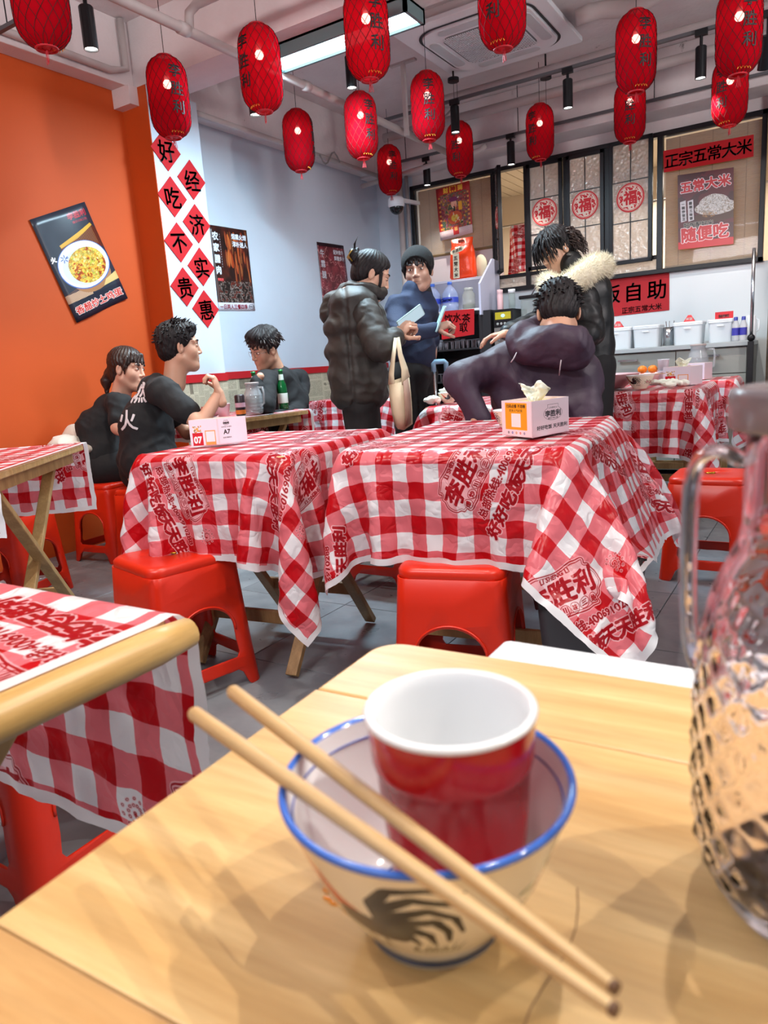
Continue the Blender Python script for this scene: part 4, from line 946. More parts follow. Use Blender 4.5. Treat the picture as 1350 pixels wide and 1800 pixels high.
# ================================================================== TABLES, CLOTHS, STOOLS
def wood(name, a, b, stretch=(1, 12, 12), scale=2.2, rough=.38):
    q = N(name); co = q.coord('Object', stretch); n1 = q.noise(co, scale, 5, .6)
    w = q.n('ShaderNodeTexWave', wave_type='BANDS', bands_direction='Y'); w.inputs['Scale'].default_value = .55; w.inputs['Distortion'].default_value = 9; w.inputs['Detail'].default_value = 3; w.inputs['Detail Scale'].default_value = 1.2; q.l(co, w.inputs['Vector'])
    c = q.ramp(n1, [(.30, hexc(a)), (.70, hexc(b))]); q.base(q.mix(q.math('MULTIPLY', w.outputs['Fac'], .28), c, tuple(x * .72 for x in hexc(a))))
    n3 = q.noise(q.coord('Object', tuple(v * 5 for v in stretch)), scale, 4, .7)
    cc = q.mix(q.math('MULTIPLY', w.outputs['Fac'], .34), c, tuple(x * .66 for x in hexc(a))); q.base(q.mix(q.ramp(n3, [(.35, (.35,) * 3), (.65, (0,) * 3)]), cc, tuple(x * .62 for x in hexc(a))))
    q.set(Roughness=rough); q.bump(n1, .08, .002); MATS[name] = q.m; return q.m
m_woodx = wood('pale_pine', 'c99d60', 'dcbd88', (1.2, 14, 14)); m_woodd = wood('worn_pine', '8a6a42', 'b08f62', (8, 8, 1.5), 3, .55)
m_woody = wood('pale_pine_bar', 'c89c58', 'deb878', (14, 1.2, 14))
m_woodl = wood('leg_pine', 'b8935c', 'd2b07a', (9, 9, 1.5), 3, .5)

def folding_table(cx, cy, rot, w, l, label, mat_leg=None, planks=False, zt=.75):
    """w along local x, l along local y; two X frames in planes across the table"""
    ml = mat_leg or m_woodl
    t = thing('folding_table', label, 'table', (cx, cy, 0), rot, 'folding wooden tables')
    G().prism(rrect(w / 2 - .008, l / 2 - .008, .03), zt - .028, zt - .005).obj('table_top', m_woodx, t, bevel=.004)
    for s in (-1, 1): G().box(s * (w / 2 - .06) - .011, s * (w / 2 - .06) + .011, -l / 2 + .05, l / 2 - .05, zt - .075, zt - .027).obj('apron', ml, t, bevel=.002)
    for s in (-1, 1):
        x = s * (w / 2 - .10)
        for d in (-1, 1):
            dx = x + .013 * d
            o = G().beam((dx, -d * (l / 2 - .12), zt - .05), (dx, d * (l / 2 - .10), .012), .022, .042, (1, 0, 0)).obj('leg', ml, t, bevel=.003)
        G().tube([(x - .03, 0.01, zt / 2 - .02), (x + .03, 0.01, zt / 2 - .02)], .006, 8).obj('bolt', m_chrome, t, True)
    for d in (-1, 1): G().beam((-w / 2 + .10, d * (l / 2 - .20), .17), (w / 2 - .10, d * (l / 2 - .20), .17), .02, .045).obj('crossbar', ml, t, bevel=.003)
    return t

def print_image():
    W_, H_ = 900, 860; OX, OY = 130, 150; c = Canvas(W_, H_, (0, 0, 0))
    red = np.zeros((H_, W_), np.float32); halo = np.zeros_like(red)
    def put_t(txt, x, y, s, b, h, slant=0.):
        nonlocal red, halo
        m = c.text(txt, x + OX, y + OY, s, 0, 1, slant); m2 = c.dil(m, b) if b else m
        red = np.maximum(red, m2); halo = np.maximum(halo, c.dil(m2, h))
    # ornate plaque
    P = []
    for k in range(200):
        a = 2 * PI * k / 200; x = 178 * np.sign(math.cos(a)) * abs(math.cos(a)) ** .55; y = 104 * np.sign(math.sin(a)) * abs(math.sin(a)) ** .55
        r = 1 + .055 * math.cos(6 * a) + .03 * math.cos(14 * a); P.append((230 + OX + x * r, 160 + OY + y * r))
    full = c.poly([(230 + OX, 160 + OY)] + P + [P[0]])
    e1 = c.dil(full, 5); e2 = full; inner = 1 - c.dil(1 - full, 5); in2 = 1 - c.dil(1 - full, 9)
    halo = np.maximum(halo, c.dil(full, 9) * .9); red = np.maximum(red, (e1 - e2)); red = np.maximum(red, (inner - in2) * .8)
    put_t('李胜利', 230, 150, 104, 3, 3, .08)
    put_t('LI SHENG LI', 230, 78, 25, 1, 2)
    for i, ch in enumerate('爆炒川味三绝'):
        x = 105 + i * 50; y = 232; ring = c.ell(x + OX, y + OY, 24, 24) - c.ell(x + OX, y + OY, 21, 21); red = np.maximum(red, ring); halo = np.maximum(halo, c.ell(x + OX, y + OY, 27, 27)); put_t(ch, x, y, 27, 1, 1)
    put_t('总部热线:4006910288', 300, 312, 46, 1, 4)
    put_t('好好吃饭', 170, 400, 72, 3, 5, .1); put_t('天天胜利', 470, 400, 72, 3, 5, .1)
    # flower scroll beside the plaque
    for k in range(26):
        a = k * .55; r = 6 + k * 1.6; x = 520 + OX + r * math.cos(a); y = 150 + OY + r * math.sin(a); red = np.maximum(red, c.ell(x, y, 4.5, 4.5) - c.ell(x, y, 2, 2)); halo = np.maximum(halo, c.ell(x, y, 7, 7))
    c.a[..., 0] = c.blur(red, 1); c.a[..., 1] = c.blur(np.maximum(halo - red, 0), 1); c.a[..., 2] = 0
    im = bpy.data.images.new('cloth_print', W_, H_); px = np.ones((H_, W_, 4), np.float32); px[..., :3] = c.a[::-1]; im.colorspace_settings.name = 'Non-Color'
    im.pixels.foreach_set(px.ravel()); im.update(); im.pack(); return im
PRINT = print_image()
def gingham(name, ang=70., cell=.046, off=(0, 0), per=(.50, .46)):
    q = N(name); uv = q.n('ShaderNodeUVMap'); uv.uv_map = 'uv'; sp = q.n('ShaderNodeSeparateXYZ'); q.l(uv.outputs[0], sp.inputs[0])
    def band(o): return q.math('LESS_THAN', q.math('FRACT', q.math('DIVIDE', q.math('ADD', o, 10 * cell + .013), 2 * cell)), .5)
    a = band(sp.outputs[0]); b = band(sp.outputs[1]); s = q.math('MULTIPLY', q.math('ADD', a, b), .5)
    r = q.n('ShaderNodeValToRGB'); r.color_ramp.interpolation = 'CONSTANT'; e = r.color_ramp.elements; e.new(.5)
    for el, (p, c) in zip(e, [(0, 'f0f2f6'), (.25, 'e67882'), (.75, 'c20a18')]): el.position = p; el.color = (*hexc(c), 1)
    q.l(s, r.inputs[0])
    mp = q.n('ShaderNodeMapping'); mp.inputs['Rotation'].default_value = (0, 0, math.radians(ang)); mp.inputs['Location'].default_value = (off[0], off[1], 0); q.l(uv.outputs[0], mp.inputs[0])
    mp2 = q.n('ShaderNodeMapping'); mp2.inputs['Scale'].default_value = (1 / per[0], 1 / per[1], 1); q.l(mp.outputs[0], mp2.inputs[0])
    t = q.n('ShaderNodeTexImage'); t.image = PRINT; t.extension = 'REPEAT'; q.l(mp2.outputs[0], t.inputs[0])
    s2 = q.n('ShaderNodeSeparateColor'); q.l(t.outputs[0], s2.inputs[0])
    c = q.mix(q.math('MULTIPLY', s2.outputs[1], .75), r.outputs[0], hexc('f2c4ca')); c = q.mix(s2.outputs[0], c, hexc('a80a1a'))
    q.base(c); q.set(Roughness=.30); q.b.inputs['Specular IOR Level'].default_value = .45
    # crinkled film
    n1 = q.n('ShaderNodeTexVoronoi', feature='DISTANCE_TO_EDGE'); n1.inputs['Scale'].default_value = 13
    wn = q.n('ShaderNodeTexNoise'); wn.inputs['Scale'].default_value = 7; wn.inputs['Detail'].default_value = 3; q.l(uv.outputs[0], wn.inputs['Vector'])
    mx = q.n('ShaderNodeMix', data_type='RGBA'); mx.inputs['Factor'].default_value = .35; q.l(uv.outputs[0], mx.inputs[6]); q.l(wn.outputs['Color'], mx.inputs[7]); q.l(mx.outputs[2], n1.inputs['Vector'])
    h = q.math('ADD', q.math('MULTIPLY', q.math('MINIMUM', n1.outputs['Distance'], .25), 2.0), wn.outputs['Fac']); q.bump(h, .35, .012)
    tl = q.n('ShaderNodeBsdfTranslucent'); q.l(c, tl.inputs[0]); ms = q.n('ShaderNodeMixShader'); ms.inputs[0].default_value = .30
    q.l(q.b.outputs[0], ms.inputs[1]); q.l(tl.outputs[0], ms.inputs[2]); q.l(ms.outputs[0], q.out.inputs[0]); return q.m
def hem_mat():
    q = N('white_hem'); q.base(hexc('eceef2')); q.set(Roughness=.35); tl = q.n('ShaderNodeBsdfTranslucent'); tl.inputs[0].default_value = (.9, .9, .92, 1)
    ms = q.n('ShaderNodeMixShader'); ms.inputs[0].default_value = .3; q.l(q.b.outputs[0], ms.inputs[1]); q.l(tl.outputs[0], ms.inputs[2]); q.l(ms.outputs[0], q.out.inputs[0]); return q.m
m_hem = hem_mat()
def cr(P, k):
    """Catmull-Rom upsampling along axis 0"""
    n = P.shape[0]; t = np.linspace(0, n - 1, (n - 1) * k + 1); i = np.minimum(t.astype(int), n - 2); f = (t - i)[:, None, None]
    g = lambda j: P[np.clip(j, 0, n - 1)]
    p0, p1, p2, p3 = g(i - 1), g(i), g(i + 1), g(i + 2)
    return .5 * (2 * p1 + (p2 - p0) * f + (2 * p0 - 5 * p1 + 4 * p2 - p3) * f * f + (3 * p1 - p0 - 3 * p2 + p3) * f ** 3)
def cloth(tb, w, l, ov, label, mat, zt=.751, k=3, seed=0, hem=2, crink=.0012, **kw):
    P, U, V = cloth_sim(w, l, ov, zt=zt, seed=seed, **kw)
    up = lambda A: cr(cr(A, k).transpose(1, 0, 2), k).transpose(1, 0, 2)
    Q = up(P); UV = up(np.stack([U, V, U * 0], -1))[..., :2]
    r = np.random.RandomState(seed + 5); nz = r.randn(*Q.shape)
    for _ in range(4): nz = (nz + np.roll(nz, 1, 0) + np.roll(nz, -1, 0) + np.roll(nz, 1, 1) + np.roll(nz, -1, 1)) / 5
    side = np.clip((zt - Q[..., 2:]) / .05, 0, 1); Q = Q + nz * crink * 6 * side
    Q[..., 2] = np.maximum(Q[..., 2], .004)
    g = G().grid(Q, UV); o = g.obj('tablecloth', mat, None, True); o.data.materials.append(m_hem)
    ni, nj = Q.shape[:2]; idx = np.zeros((ni - 1, nj - 1), np.int32); idx[:hem] = 1; idx[-hem:] = 1; idx[:, :hem] = 1; idx[:, -hem:] = 1
    o.data.polygons.foreach_set('material_index', idx.ravel())
    o.location = tb.location; o.rotation_euler = tb.rotation_euler
    tag(o, label, 'tablecloth', 'gingham table covers'); return o
HANG.data.materials.append(gingham('gingham_h', 20, off=(.1, .1)))
ging_a = gingham('gingham_a', 70, off=(.30, .05)); ging_b = gingham('gingham_b', -65, off=(.12, .10)); ging_c = gingham('gingham_c', -70, off=(.35, .25)); ging_d = gingham('gingham_d', 20, off=(.05, .3))

R_ = math.radians
T1 = folding_table(-.925, 2.12, R_(7.5), .66, .90, 'folding table in the middle under red gingham, yellow tissue box on top')
T2 = folding_table(-1.665, 1.905, R_(7), .58, .74, 'folding table under red gingham carrying the number 07 box', mat_leg=m_woodd)
def bin_push(P, wgt, U, V, t):
    pass
def flare1(P, wgt, U, V, t):
    # right hand corner flap rests on the bin (local frame of the table)
    cx, cy = .35, -.37; z = .43
    ins = (np.abs(P[..., 0] - cx) < .16) & (np.abs(P[..., 1] - cy) < .15) & (P[..., 2] < z) & (P[..., 2] > z - .12) & (wgt > 0)
    ey = .15 - np.abs(P[..., 1] - cy); front = ins & (P[..., 1] < cy) & (ey < .05)
    P[..., 1] = np.where(front, cy - .15, P[..., 1]); P[..., 2] = np.where(ins & ~front, z, P[..., 2])
def flare_r(P, wgt, U, V, t):
    m = (U > .34) & (V > -.2) & (wgt > 0); lim = .34 + .42 * (.755 - P[..., 2]) * np.clip((V + .2) / .2, 0, 1)
    P[..., 0] = np.where(m, np.maximum(P[..., 0], lim), P[..., 0])
def corner_cone(P, wgt, U, V, t):
    du = U - .31; dv = V + .43; m = (du > 0) & (dv < 0) & (wgt > 0); L = np.hypot(du, dv) + 1e-6; ux, uy = du / L, dv / L
    r = (P[..., 0] - .31) * ux + (P[..., 1] + .43) * uy; need = np.maximum(0, .42 * (.755 - P[..., 2]) - r) * m
    P[..., 0] += need * ux; P[..., 1] += need * uy
def both1(*a): corner_cone(*a); flare1(*a); flare_r(*a)
C1 = cloth(T1, .66, .90, (.20, .40, .29, .30), 'red gingham printed cover on the middle table, corner drooping over the bin', ging_b, seed=3, push=both1)
C2 = cloth(T2, .58, .74, (.24, .36, .31, .20), 'red gingham printed cover on the table with the number 07 box', ging_a, seed=8)
T0 = folding_table(-1.02, .02, 0, .96, .90, 'folding table at lower left with its rounded wooden edge bare')
# rounded edge bar of the near left table
G().tube([(.482, -.50, .732), (.482, .40, .732), (.482, .445, .732)], [.0185, .0185, .015], 14).obj('edge_bar', m_woody, T0, True, label='rounded bare pine edge bar')
C0 = cloth(T0, .962, .90, (.10, .0, .1, .30), 'red gingham cover on the lower left table, white hem along the bare edge', gingham('gingham_e', 188, off=(.1, .13)), seed=2)
C0.location.x -= .004
for o_ in T0.children:
    if o_.name.startswith('apron'): o_.scale.x = .6
# far left table, turned
T3 = folding_table(-2.65 + .617 * .45 - .787 * .3, 1.88 - .787 * .45 - .617 * .3, math.atan2(-.787, .617) + PI / 2, .60, .90, 'folding table at far left showing its pale crossed legs under gingham')
C3 = cloth(T3, .60, .90, (.30, .0, .2, .28), 'red gingham cover on far left table, seen from inside under the top', gingham('gingham_f', 100, off=(.2, .1)), seed=4)
T7 = folding_table(-3.09, 3.24, R_(-6), .62, .70, 'small folding table with the beer bottles in front of the man with glasses')
C7 = cloth(T7, .62, .70, (.1, .0, .12, .24), 'gingham cover under the beer bottles, its near side bare', gingham('gingham_g', 60, off=(.2, .2)), seed=5, res=.035)
T8 = folding_table(-3.10, 4.78, R_(3), .80, .66, 'folding table behind the padded coat holding a pink bowl')
C8 = cloth(T8, .80, .66, (.22, .25, .28, .1), 'gingham cover behind the padded coat under the pink bowl', ging_b, seed=6, res=.035)
T6 = folding_table(-1.675, 3.80, R_(4), .46, .80, 'folding table between the blue jumper and the purple jacket')
C6 = cloth(T6, .46, .80, (.22, .14, .28, .2), 'gingham cover on the table left of the purple jacket', ging_d, seed=7, res=.035)
T4 = folding_table(-.95, 4.50, R_(3), .70, .84, 'folding table carrying the clementines and the leftover bowls')
C4 = cloth(T4, .70, .84, (.15, .34, .34, .15), 'gingham cover under the clementines, crumpled at its right corner', ging_a, seed=11, res=.032)
T5 = folding_table(-.86, 5.27, R_(3), .66, .50, 'folding table nearest the serving counter carrying the small glass jug')
C5 = cloth(T5, .66, .50, (.1, .34, .2, .1), 'gingham cover under the small glass jug by the counter', ging_b, seed=12, res=.035)

# ---- plastic stools
m_st = M('orange_red_plastic', 'c8260c', .34, bump=.05, bs=120, bd=.001)
def make_stool():
    t = thing('plastic_stool', 'x', 'stool', group='red plastic stools')
    hs, ht, hb, sh = .43, .145, .175, .445
    # perimeter strip with windows: s in 0..4 (sides), h in 0..1
    pts_all = []; W = 1.0
    cu = bpy.data.curves.new('c', 'CURVE'); cu.dimensions = '2D'; cu.fill_mode = 'BOTH'
    def spline(pts):
        sp = cu.splines.new('POLY'); sp.points.add(len(pts) - 1)
        for p, (x, y) in zip(sp.points, pts): p.co = (x, y, 0, 1)
        sp.use_cyclic_u = True
    outer = []
    for k in range(4):   # bottom edge with notches between the feet
        a = k
        outer += [(a, 0), (a + .13, 0), (a + .15, .015), (a + .19, .105), (a + .24, .135)] + [(a + .24 + .52 * i / 6, .135) for i in range(1, 6)] + [(a + .76, .135), (a + .81, .105), (a + .85, .015), (a + .87, 0)]
    outer += [(4, 0), (4, .93)] + [(4 - i / 4, .93) for i in range(1, 16)] + [(0, .93)]
    spline(outer)
    for k in range(4):
        w = []
        for i in range(17):
            a = PI * i / 16; w.append((k + .5 + .30 * math.cos(a), .46 + .17 * math.sin(a)))
        w += [(k + .20, .35), (k + .19, .26), (k + .22, .225)] + [(k + .22 + .56 * i / 5, .225) for i in range(1, 5)] + [(k + .78, .225), (k + .81, .26), (k + .80, .35)]
        spline(w)
    co = bpy.data.objects.new('c', cu); COL.objects.link(co); dg = bpy.context.evaluated_depsgraph_get(); me = bpy.data.meshes.new_from_object(co.evaluated_get(dg))
    bpy.data.objects.remove(co); bm = bmesh.new(); bm.from_mesh(me)
    cuts = [k + d for k in range(0, 5) for d in (-.10, -.06, -.02, .02, .06, .10, .5)]
    for s in cuts:
        if 0 < s < 4: bmesh.ops.bisect_plane(bm, geom=bm.verts[:] + bm.edges[:] + bm.faces[:], plane_co=(s, 0, 0), plane_no=(1, 0, 0), dist=1e-5)
    for h_ in (.3, .55, .75): bmesh.ops.bisect_plane(bm, geom=bm.verts[:] + bm.edges[:] + bm.faces[:], plane_co=(0, h_, 0), plane_no=(0, 1, 0), dist=1e-5)
    for v in bm.verts:
        s, h = v.co.x % 4, v.co.y; k = int(s) % 4; f = s - int(s)
        half = hb + (ht - hb) * min(1, h) ** .9
        # rounded square: f in 0..1 along a side from corner to corner
        u = f * 2 - 1; r = .22
        lx = u; ly = -1.0
        if abs(u) > 1 - r:
            e = (abs(u) - (1 - r)) / r; a = e * PI / 4; lx = math.copysign((1 - r) + r * math.sin(a), u); ly = -((1 - r) + r * math.cos(a))
        x, y = lx * half, ly * half; ca, sa = math.cos(k * PI / 2), math.sin(k * PI / 2)
        v.co = (x * ca - y * sa, x * sa + y * ca, h * sh)
    bmesh.ops.remove_doubles(bm, verts=bm.verts, dist=1e-4); bmesh.ops.recalc_face_normals(bm, faces=bm.faces); bm.to_mesh(me); bm.free()
    me.polygons.foreach_set('use_smooth', [True] * len(me.polygons)); me.materials.clear(); me.materials.append(m_st)
    o = bpy.data.objects.new('leg_frame', me); COL.objects.link(o); o.parent = t
    md = o.modifiers.new('s', 'SOLIDIFY'); md.thickness = .006; md.offset = 0; b = o.modifiers.new('b', 'BEVEL'); b.width = .0015; b.segments = 1; b.limit_method = 'ANGLE'
    # raised lip round each arch
    for k in range(4):
        pts = []
        for i in range(21):
            a = -.15 + (PI + .3) * i / 20; f = .5 + .315 * math.cos(a); h = .46 + .185 * math.sin(a); half = hb + (ht - hb) * h ** .9; u = f * 2 - 1; x, y = u * half, -half - .003
            ca, sa = math.cos(k * PI / 2), math.sin(k * PI / 2); pts.append((x * ca - y * sa, x * sa + y * ca, h * sh))
        G().tube(pts, .0035, 5).obj('arch_lip', m_st, t, True)
    # seat: loft of rounded squares
    g = G(); rings = [(ht + .003, sh * .90), (ht + .004, sh * .97), (ht, sh * .985), (ht - .006, sh * .996), (ht - .016, sh), (ht - .05, sh - .0015), (.022, sh - .003)]
    n = 0; vs = []; fs = []
    for i, (hh, z) in enumerate(rings):
        ring = rrect(hh, hh, min(.05, hh * .95), 7); n = len(ring); vs += [(x, y, z) for x, y in ring]
        if i: fs += [((i - 1) * n + k, (i - 1) * n + (k + 1) % n, i * n + (k + 1) % n, i * n + k) for k in range(n)]
    g.add(vs, fs); o = g.obj('seat', m_st, t, True); md = o.modifiers.new('s', 'SOLIDIFY'); md.thickness = .004; md.offset = -1
    G().lathe([(.024, sh - .004), (.024, sh - .012), (.001, sh - .014)], 20).obj('seat_hole', M('dark_hole', '3a120c', .6), t, True)
    for k in range(3): G().tube([(.016 * math.cos(k * 2.1 + a * 2.6) , .007 * math.sin(k * 2.1 + a * 3), sh - .006 + .003 * k) for a in [i / 8 for i in range(9)]], .0028, 5).obj('gold_tie', M('gold_tie', 'c89a30', .25, .8), t, True)
    return t
st0 = make_stool()
STO = [(-1.765, 1.50, -14, 'red plastic stool in front of the table with the number 07 box'), (-.88, 1.76, 14, 'red plastic stool in front of the middle gingham table'), (-.43, 3.28, 0, 'red plastic stool standing right of the middle table'),
       (-3.52, 2.60, 4, 'red plastic stool under the woman in the black tee'), (-3.05, 2.52, 8, 'red plastic stool under the man in the black tee'), (-3.30, 1.86, 20, 'red plastic stool behind the crossed legs of the far left table'), (-1.37, .77, 0, 'red plastic stool at lower left beneath the hanging gingham'),
       (-1.72, 2.76, 0, 'red plastic stool behind the left gingham table'), (-1.33, 2.70, -5, 'red plastic stool behind the gap between the gingham tables'), (-.95, 3.02, 0, 'red plastic stool under the person in the purple jacket'), (-2.82, 3.86, 0, 'red plastic stool under the man with glasses'),
       (-3.62, 1.50, -30, 'red plastic stool at the left edge beneath far left table')]
for i, (x, y, a, lb) in enumerate(STO):
    if i == 0: st0.location = (x, y, 0); st0.rotation_euler = (0, 0, R_(a)); st0['label'] = lb
    else: dup(st0, (x, y, 0), R_(a), lb)
# grey bin with black liner under the drooping corner
b = thing('waste_bin', 'dark grey waste bin with black liner under the drooping gingham corner', 'bin', (-.525, 1.80, 0), R_(7))
vs = []; fs = []; rg = [(.095, .075, 0), (.125, .10, .40), (.13, .105, .405), (.122, .097, .40), (.093, .073, .006)]
for i, (hx, hy, z) in enumerate(rg):
    r = rrect(hx, hy, .03, 5); n = len(r); vs += [(x, y, z) for x, y in r]
    if i: fs += [((i - 1) * n + k, (i - 1) * n + (k + 1) % n, i * n + (k + 1) % n, i * n + k) for k in range(n)]
fs += [tuple(range(n))[::-1], tuple((len(rg) - 1) * n + k for k in range(n))]
G().add(vs, fs).obj('body', M('bin_grey', '3c3d42', .45), b, True, bevel=.002)
rr = random.Random(4); vs = []; fs = []
for i, (d, z) in enumerate([(.0, .34), (.006, .40), (.008, .425), (-.002, .432), (-.012, .42), (-.015, .33)]):
    r = rrect(.128 + d, .103 + d, .03, 5); n = len(r); vs += [(x + rr.uniform(-.004, .004), y + rr.uniform(-.004, .004), z + rr.uniform(-.008, .008)) for x, y in r]
    if i: fs += [((i - 1) * n + k, (i - 1) * n + (k + 1) % n, i * n + (k + 1) % n, i * n + k) for k in range(n)]
G().add(vs, fs).obj('liner', M('black_film', '0c0c0e', .25, bump=.6, bs=60), b, True)
# ================================================================== THE BARE TABLE AND WHAT STANDS ON IT
OT = thing('dining_table', 'bare pale pine table in the foreground with a rooster bowl on it', 'table', (0.02, .06, 0), R_(2.0))
def board(x0, x1, y0, y1, m=m_woodx, off=0.):
    o = G().box(x0, x1, y0, y1, -.028, 0).obj('plank', m, OT, bevel=.0012, seg=2); o.location = (0, 0, .75); return o
# planks (local coordinates), seams where the photograph shows them
ys = [-.46, -.32, -.12, .085, .335]
m_wood2 = wood('pale_pine_tan', 'b98a52', 'd3ac76', (1.0, 11, 11), 2.6)
for i in range(4): board(-.323, .36, ys[i] + .0003, ys[i + 1] - .0003, m_wood2 if i == 2 else m_woodx)
# last plank with rounded corner
pr = [(-.323, .3353), (.36, .3353), (.36, .436)] + [(-.323 + .025 - .025 * math.sin(a), .436 - .025 + .025 * math.cos(a)) for a in [k / 8 * PI / 2 for k in range(9)]]
o = G().prism(pr, -.028, 0).obj('plank', m_woodx, OT, bevel=.0025); o.location = (0, 0, .75)
for s in (-1, 1): G().box(-.25, .30, s * .36 - .012 , s * .36 + .012, .67, .721).obj('apron', m_woodl, OT, bevel=.002)
for sx in (-.24, .28):
    for d in (-1, 1): G().beam((sx + .013 * d, -d * .34, .70), (sx + .013 * d, d * .34, .012), .022, .042, (1, 0, 0)).obj('leg', m_woodl, OT, bevel=.003)
# fine knot and crack: dark filament lines inlaid in the boards
q = N('crack'); q.base(hexc('8a6a48')); q.set(Roughness=.7)
g = G(); pts = [(-.085 + .004 * math.sin(i * .7) + i * .0011, .27 - i * .011, .7501) for i in range(9)]
g.tube(pts, .00035, 4); tag(g.obj('scratch', q.m), 'thin dark scratch in the bare table right of the bowl', 'scratch')
g = G()
for k, (px_, py_) in enumerate([(-.183, .218), (-.180, .214), (-.176, .213), (-.172, .2135), (-.168, .212)]): g.ball((px_, py_, .7503), (.0026, .0013, .0006), 8)
tag(g.obj('sauce_drip', M('orange_sauce', 'e08a2a', .25)), 'orange sauce drips on the table left of the bowl', 'sauce', kind='stuff')

# styrofoam slab leaning behind the table
def foam():
    q = N('styrofoam'); v = q.n('ShaderNodeTexVoronoi'); v.inputs['Scale'].default_value = 190; q.l(q.coord(), v.inputs['Vector']); q.base(hexc('c6cacf')); q.set(Roughness=.75); q.bump(v.outputs['Distance'], .5, .003); return q.m
tag(G().prism([(x + .06, y + .545) for x, y in rrect(.305, .032, .008)], .0, .728).obj('styrofoam_board', foam(), None, bevel=.004), 'white styrofoam board standing on edge behind the bare table', 'board')

# bowl
BX, BY, BZ, BR = -.1336, .2272, .815, .0594
def bowl_mat():
    c = Canvas(1536, 384, hexc('e6dfc6')); r = random.Random(2)
    X = c.xx / 1536; Yn = c.yy / 384
    # blue rim band lies in v near 1 -> top rows
    blk = hexc('1c1e20'); red_ = hexc('c8583c'); grn = hexc('6f7f52')
    def stroke(pts, w0, w1, col, n=26):
        P = np.array(pts, float)
        for k in range(n):
            t = k / (n - 1) * (len(P) - 1); i = min(int(t), len(P) - 2); f = t - i; x, y = P[i] * (1 - f) + P[i + 1] * f; w = w0 + (w1 - w0) * k / (n - 1); c.paint(c.ell(x, y, w, w * .85), col, .95)
    def rooster(cx, cy, s):
        q = lambda *p: [(cx + x * s, cy + y * s) for x, y in p]
        stroke(q((-78, -66), (-62, -34), (-38, 0), (-12, 20)), 9 * s, 17 * s, red_); stroke(q((-80, -72), (-72, -84), (-60, -80)), 5 * s, 3 * s, hexc('b02818'), 8); stroke(q((-86, -66), (-96, -62)), 3 * s, 1.5 * s, hexc('c8a040'), 6)
        c.paint(c.ell(cx - 2 * s, cy + 26 * s, 40 * s, 20 * s, 14), blk, .95); stroke(q((-30, 12), (-8, 34), (30, 34)), 9 * s, 14 * s, blk)
        for k, pts in enumerate(([(16, 18), (20, -18), (52, -40), (92, -30), (112, -4)], [(20, 18), (36, -10), (66, -22), (92, -6), (102, 22)], [(24, 20), (46, 2), (72, -2), (86, 18), (88, 40)], [(22, 26), (50, 16), (66, 24), (72, 46)], [(18, 14), (12, -22), (30, -50), (64, -56), (98, -48)], [(20, 28), (44, 30), (54, 48)])):
            stroke(q(*pts), 11 * s, 2.6 * s, blk, 40)
        for d in (-12, 8): stroke(q((d, 42), (d + 2, 64)), 2.4 * s, 2 * s, blk, 8); stroke(q((d - 8, 66), (d + 10, 66)), 2 * s, 1.6 * s, blk, 6)
        for k in range(9): x = 44 + k * 7; stroke(q((x, 66), (x + r.uniform(-10, 10), 66 - r.uniform(8, 22))), 2.6 * s, 1.2 * s, hexc('39422c'), 6)
    def flower(cx, cy, s):
        for k in range(5): c.paint(c.ell(cx + 16 * s * math.cos(k * 1.26), cy + 16 * s * math.sin(k * 1.26), 13 * s, 11 * s), hexc('b86a7a'), .8)
        for k in range(6): c.paint(c.ell(cx + 40 * s * math.cos(k * 1.05 + .3), cy + 30 * s * math.sin(k * 1.05 + .3), 19 * s, 7 * s, k * 60), grn, .85)
    rooster(384, 140, 1.75); flower(760, 150, 1.5); rooster(1150, 140, 1.75); flower(1480, 170, 1.3); flower(40, 190, 1.4)
    return IMG('bowl_glaze', c, .12)
bw = thing('rooster_bowl', 'cream porcelain bowl with blue rim and painted rooster, holding the red cup', 'bowl', (BX, BY, .7502))
prof_o = [(.0001, .004), (.024, .004), (.0265, .0), (.0285, .0), (.0285, .006), (.036, .014), (.0455, .030), (.052, .046), (.0565, .059), (.0585, .0635)]
def lathe_uv(prof, n, z0, z1):
    g = G(); vs = []; uv = []; fs = []
    for i, (r, z) in enumerate(prof):
        for k in range(n + 1): a = 2 * PI * k / n; vs.append((r * math.cos(a), r * math.sin(a), z)); uv.append((k / n, min(1, max(0, (z - z0) / (z1 - z0)))))
    for i in range(len(prof) - 1): fs += [(i * (n + 1) + k, i * (n + 1) + k + 1, (i + 1) * (n + 1) + k + 1, (i + 1) * (n + 1) + k) for k in range(n)]
    g.add(vs, fs); g.uv = np.array(uv); return g
mb = bowl_mat()
ob = lathe_uv(prof_o, 96, -.006, .066).obj('body', mb, bw, True); ob.rotation_euler = (0, 0, R_(-97 - 82))
m_porc = M('white_porcelain', 'e4e6e8', .10); m_blue = M('blue_glaze', '3a68c0', .12)
G().lathe([(.0585, .0635), (.0594, .0642), (.0597, .0655), (.0590, .0668), (.0578, .0668), (.0566, .0655)], 96).obj('rim', m_blue, bw, True)
G().lathe([(.0566, .0655), (.0553, .059), (.0505, .046), (.0435, .030), (.033, .0155), (.022, .0105), (.0001, .0095)], 96).obj('lining', m_porc, bw, True)
m_dblue = M('dark_blue_glaze', '24409a', .15)
for z, r in ((.0575, .0547), ): G().tube([((r) * math.cos(k / 48 * PI), r * math.sin(k / 48 * PI), z) for k in range(96)], .0005, 6, closed=True).obj('blue_line', m_dblue, bw, True)
for r in (.0215, .0235): G().tube([(r * math.cos(k / 32 * PI), r * math.sin(k / 32 * PI), .0113) for k in range(64)], .0005, 5, closed=True).obj('blue_line', m_dblue, bw, True)
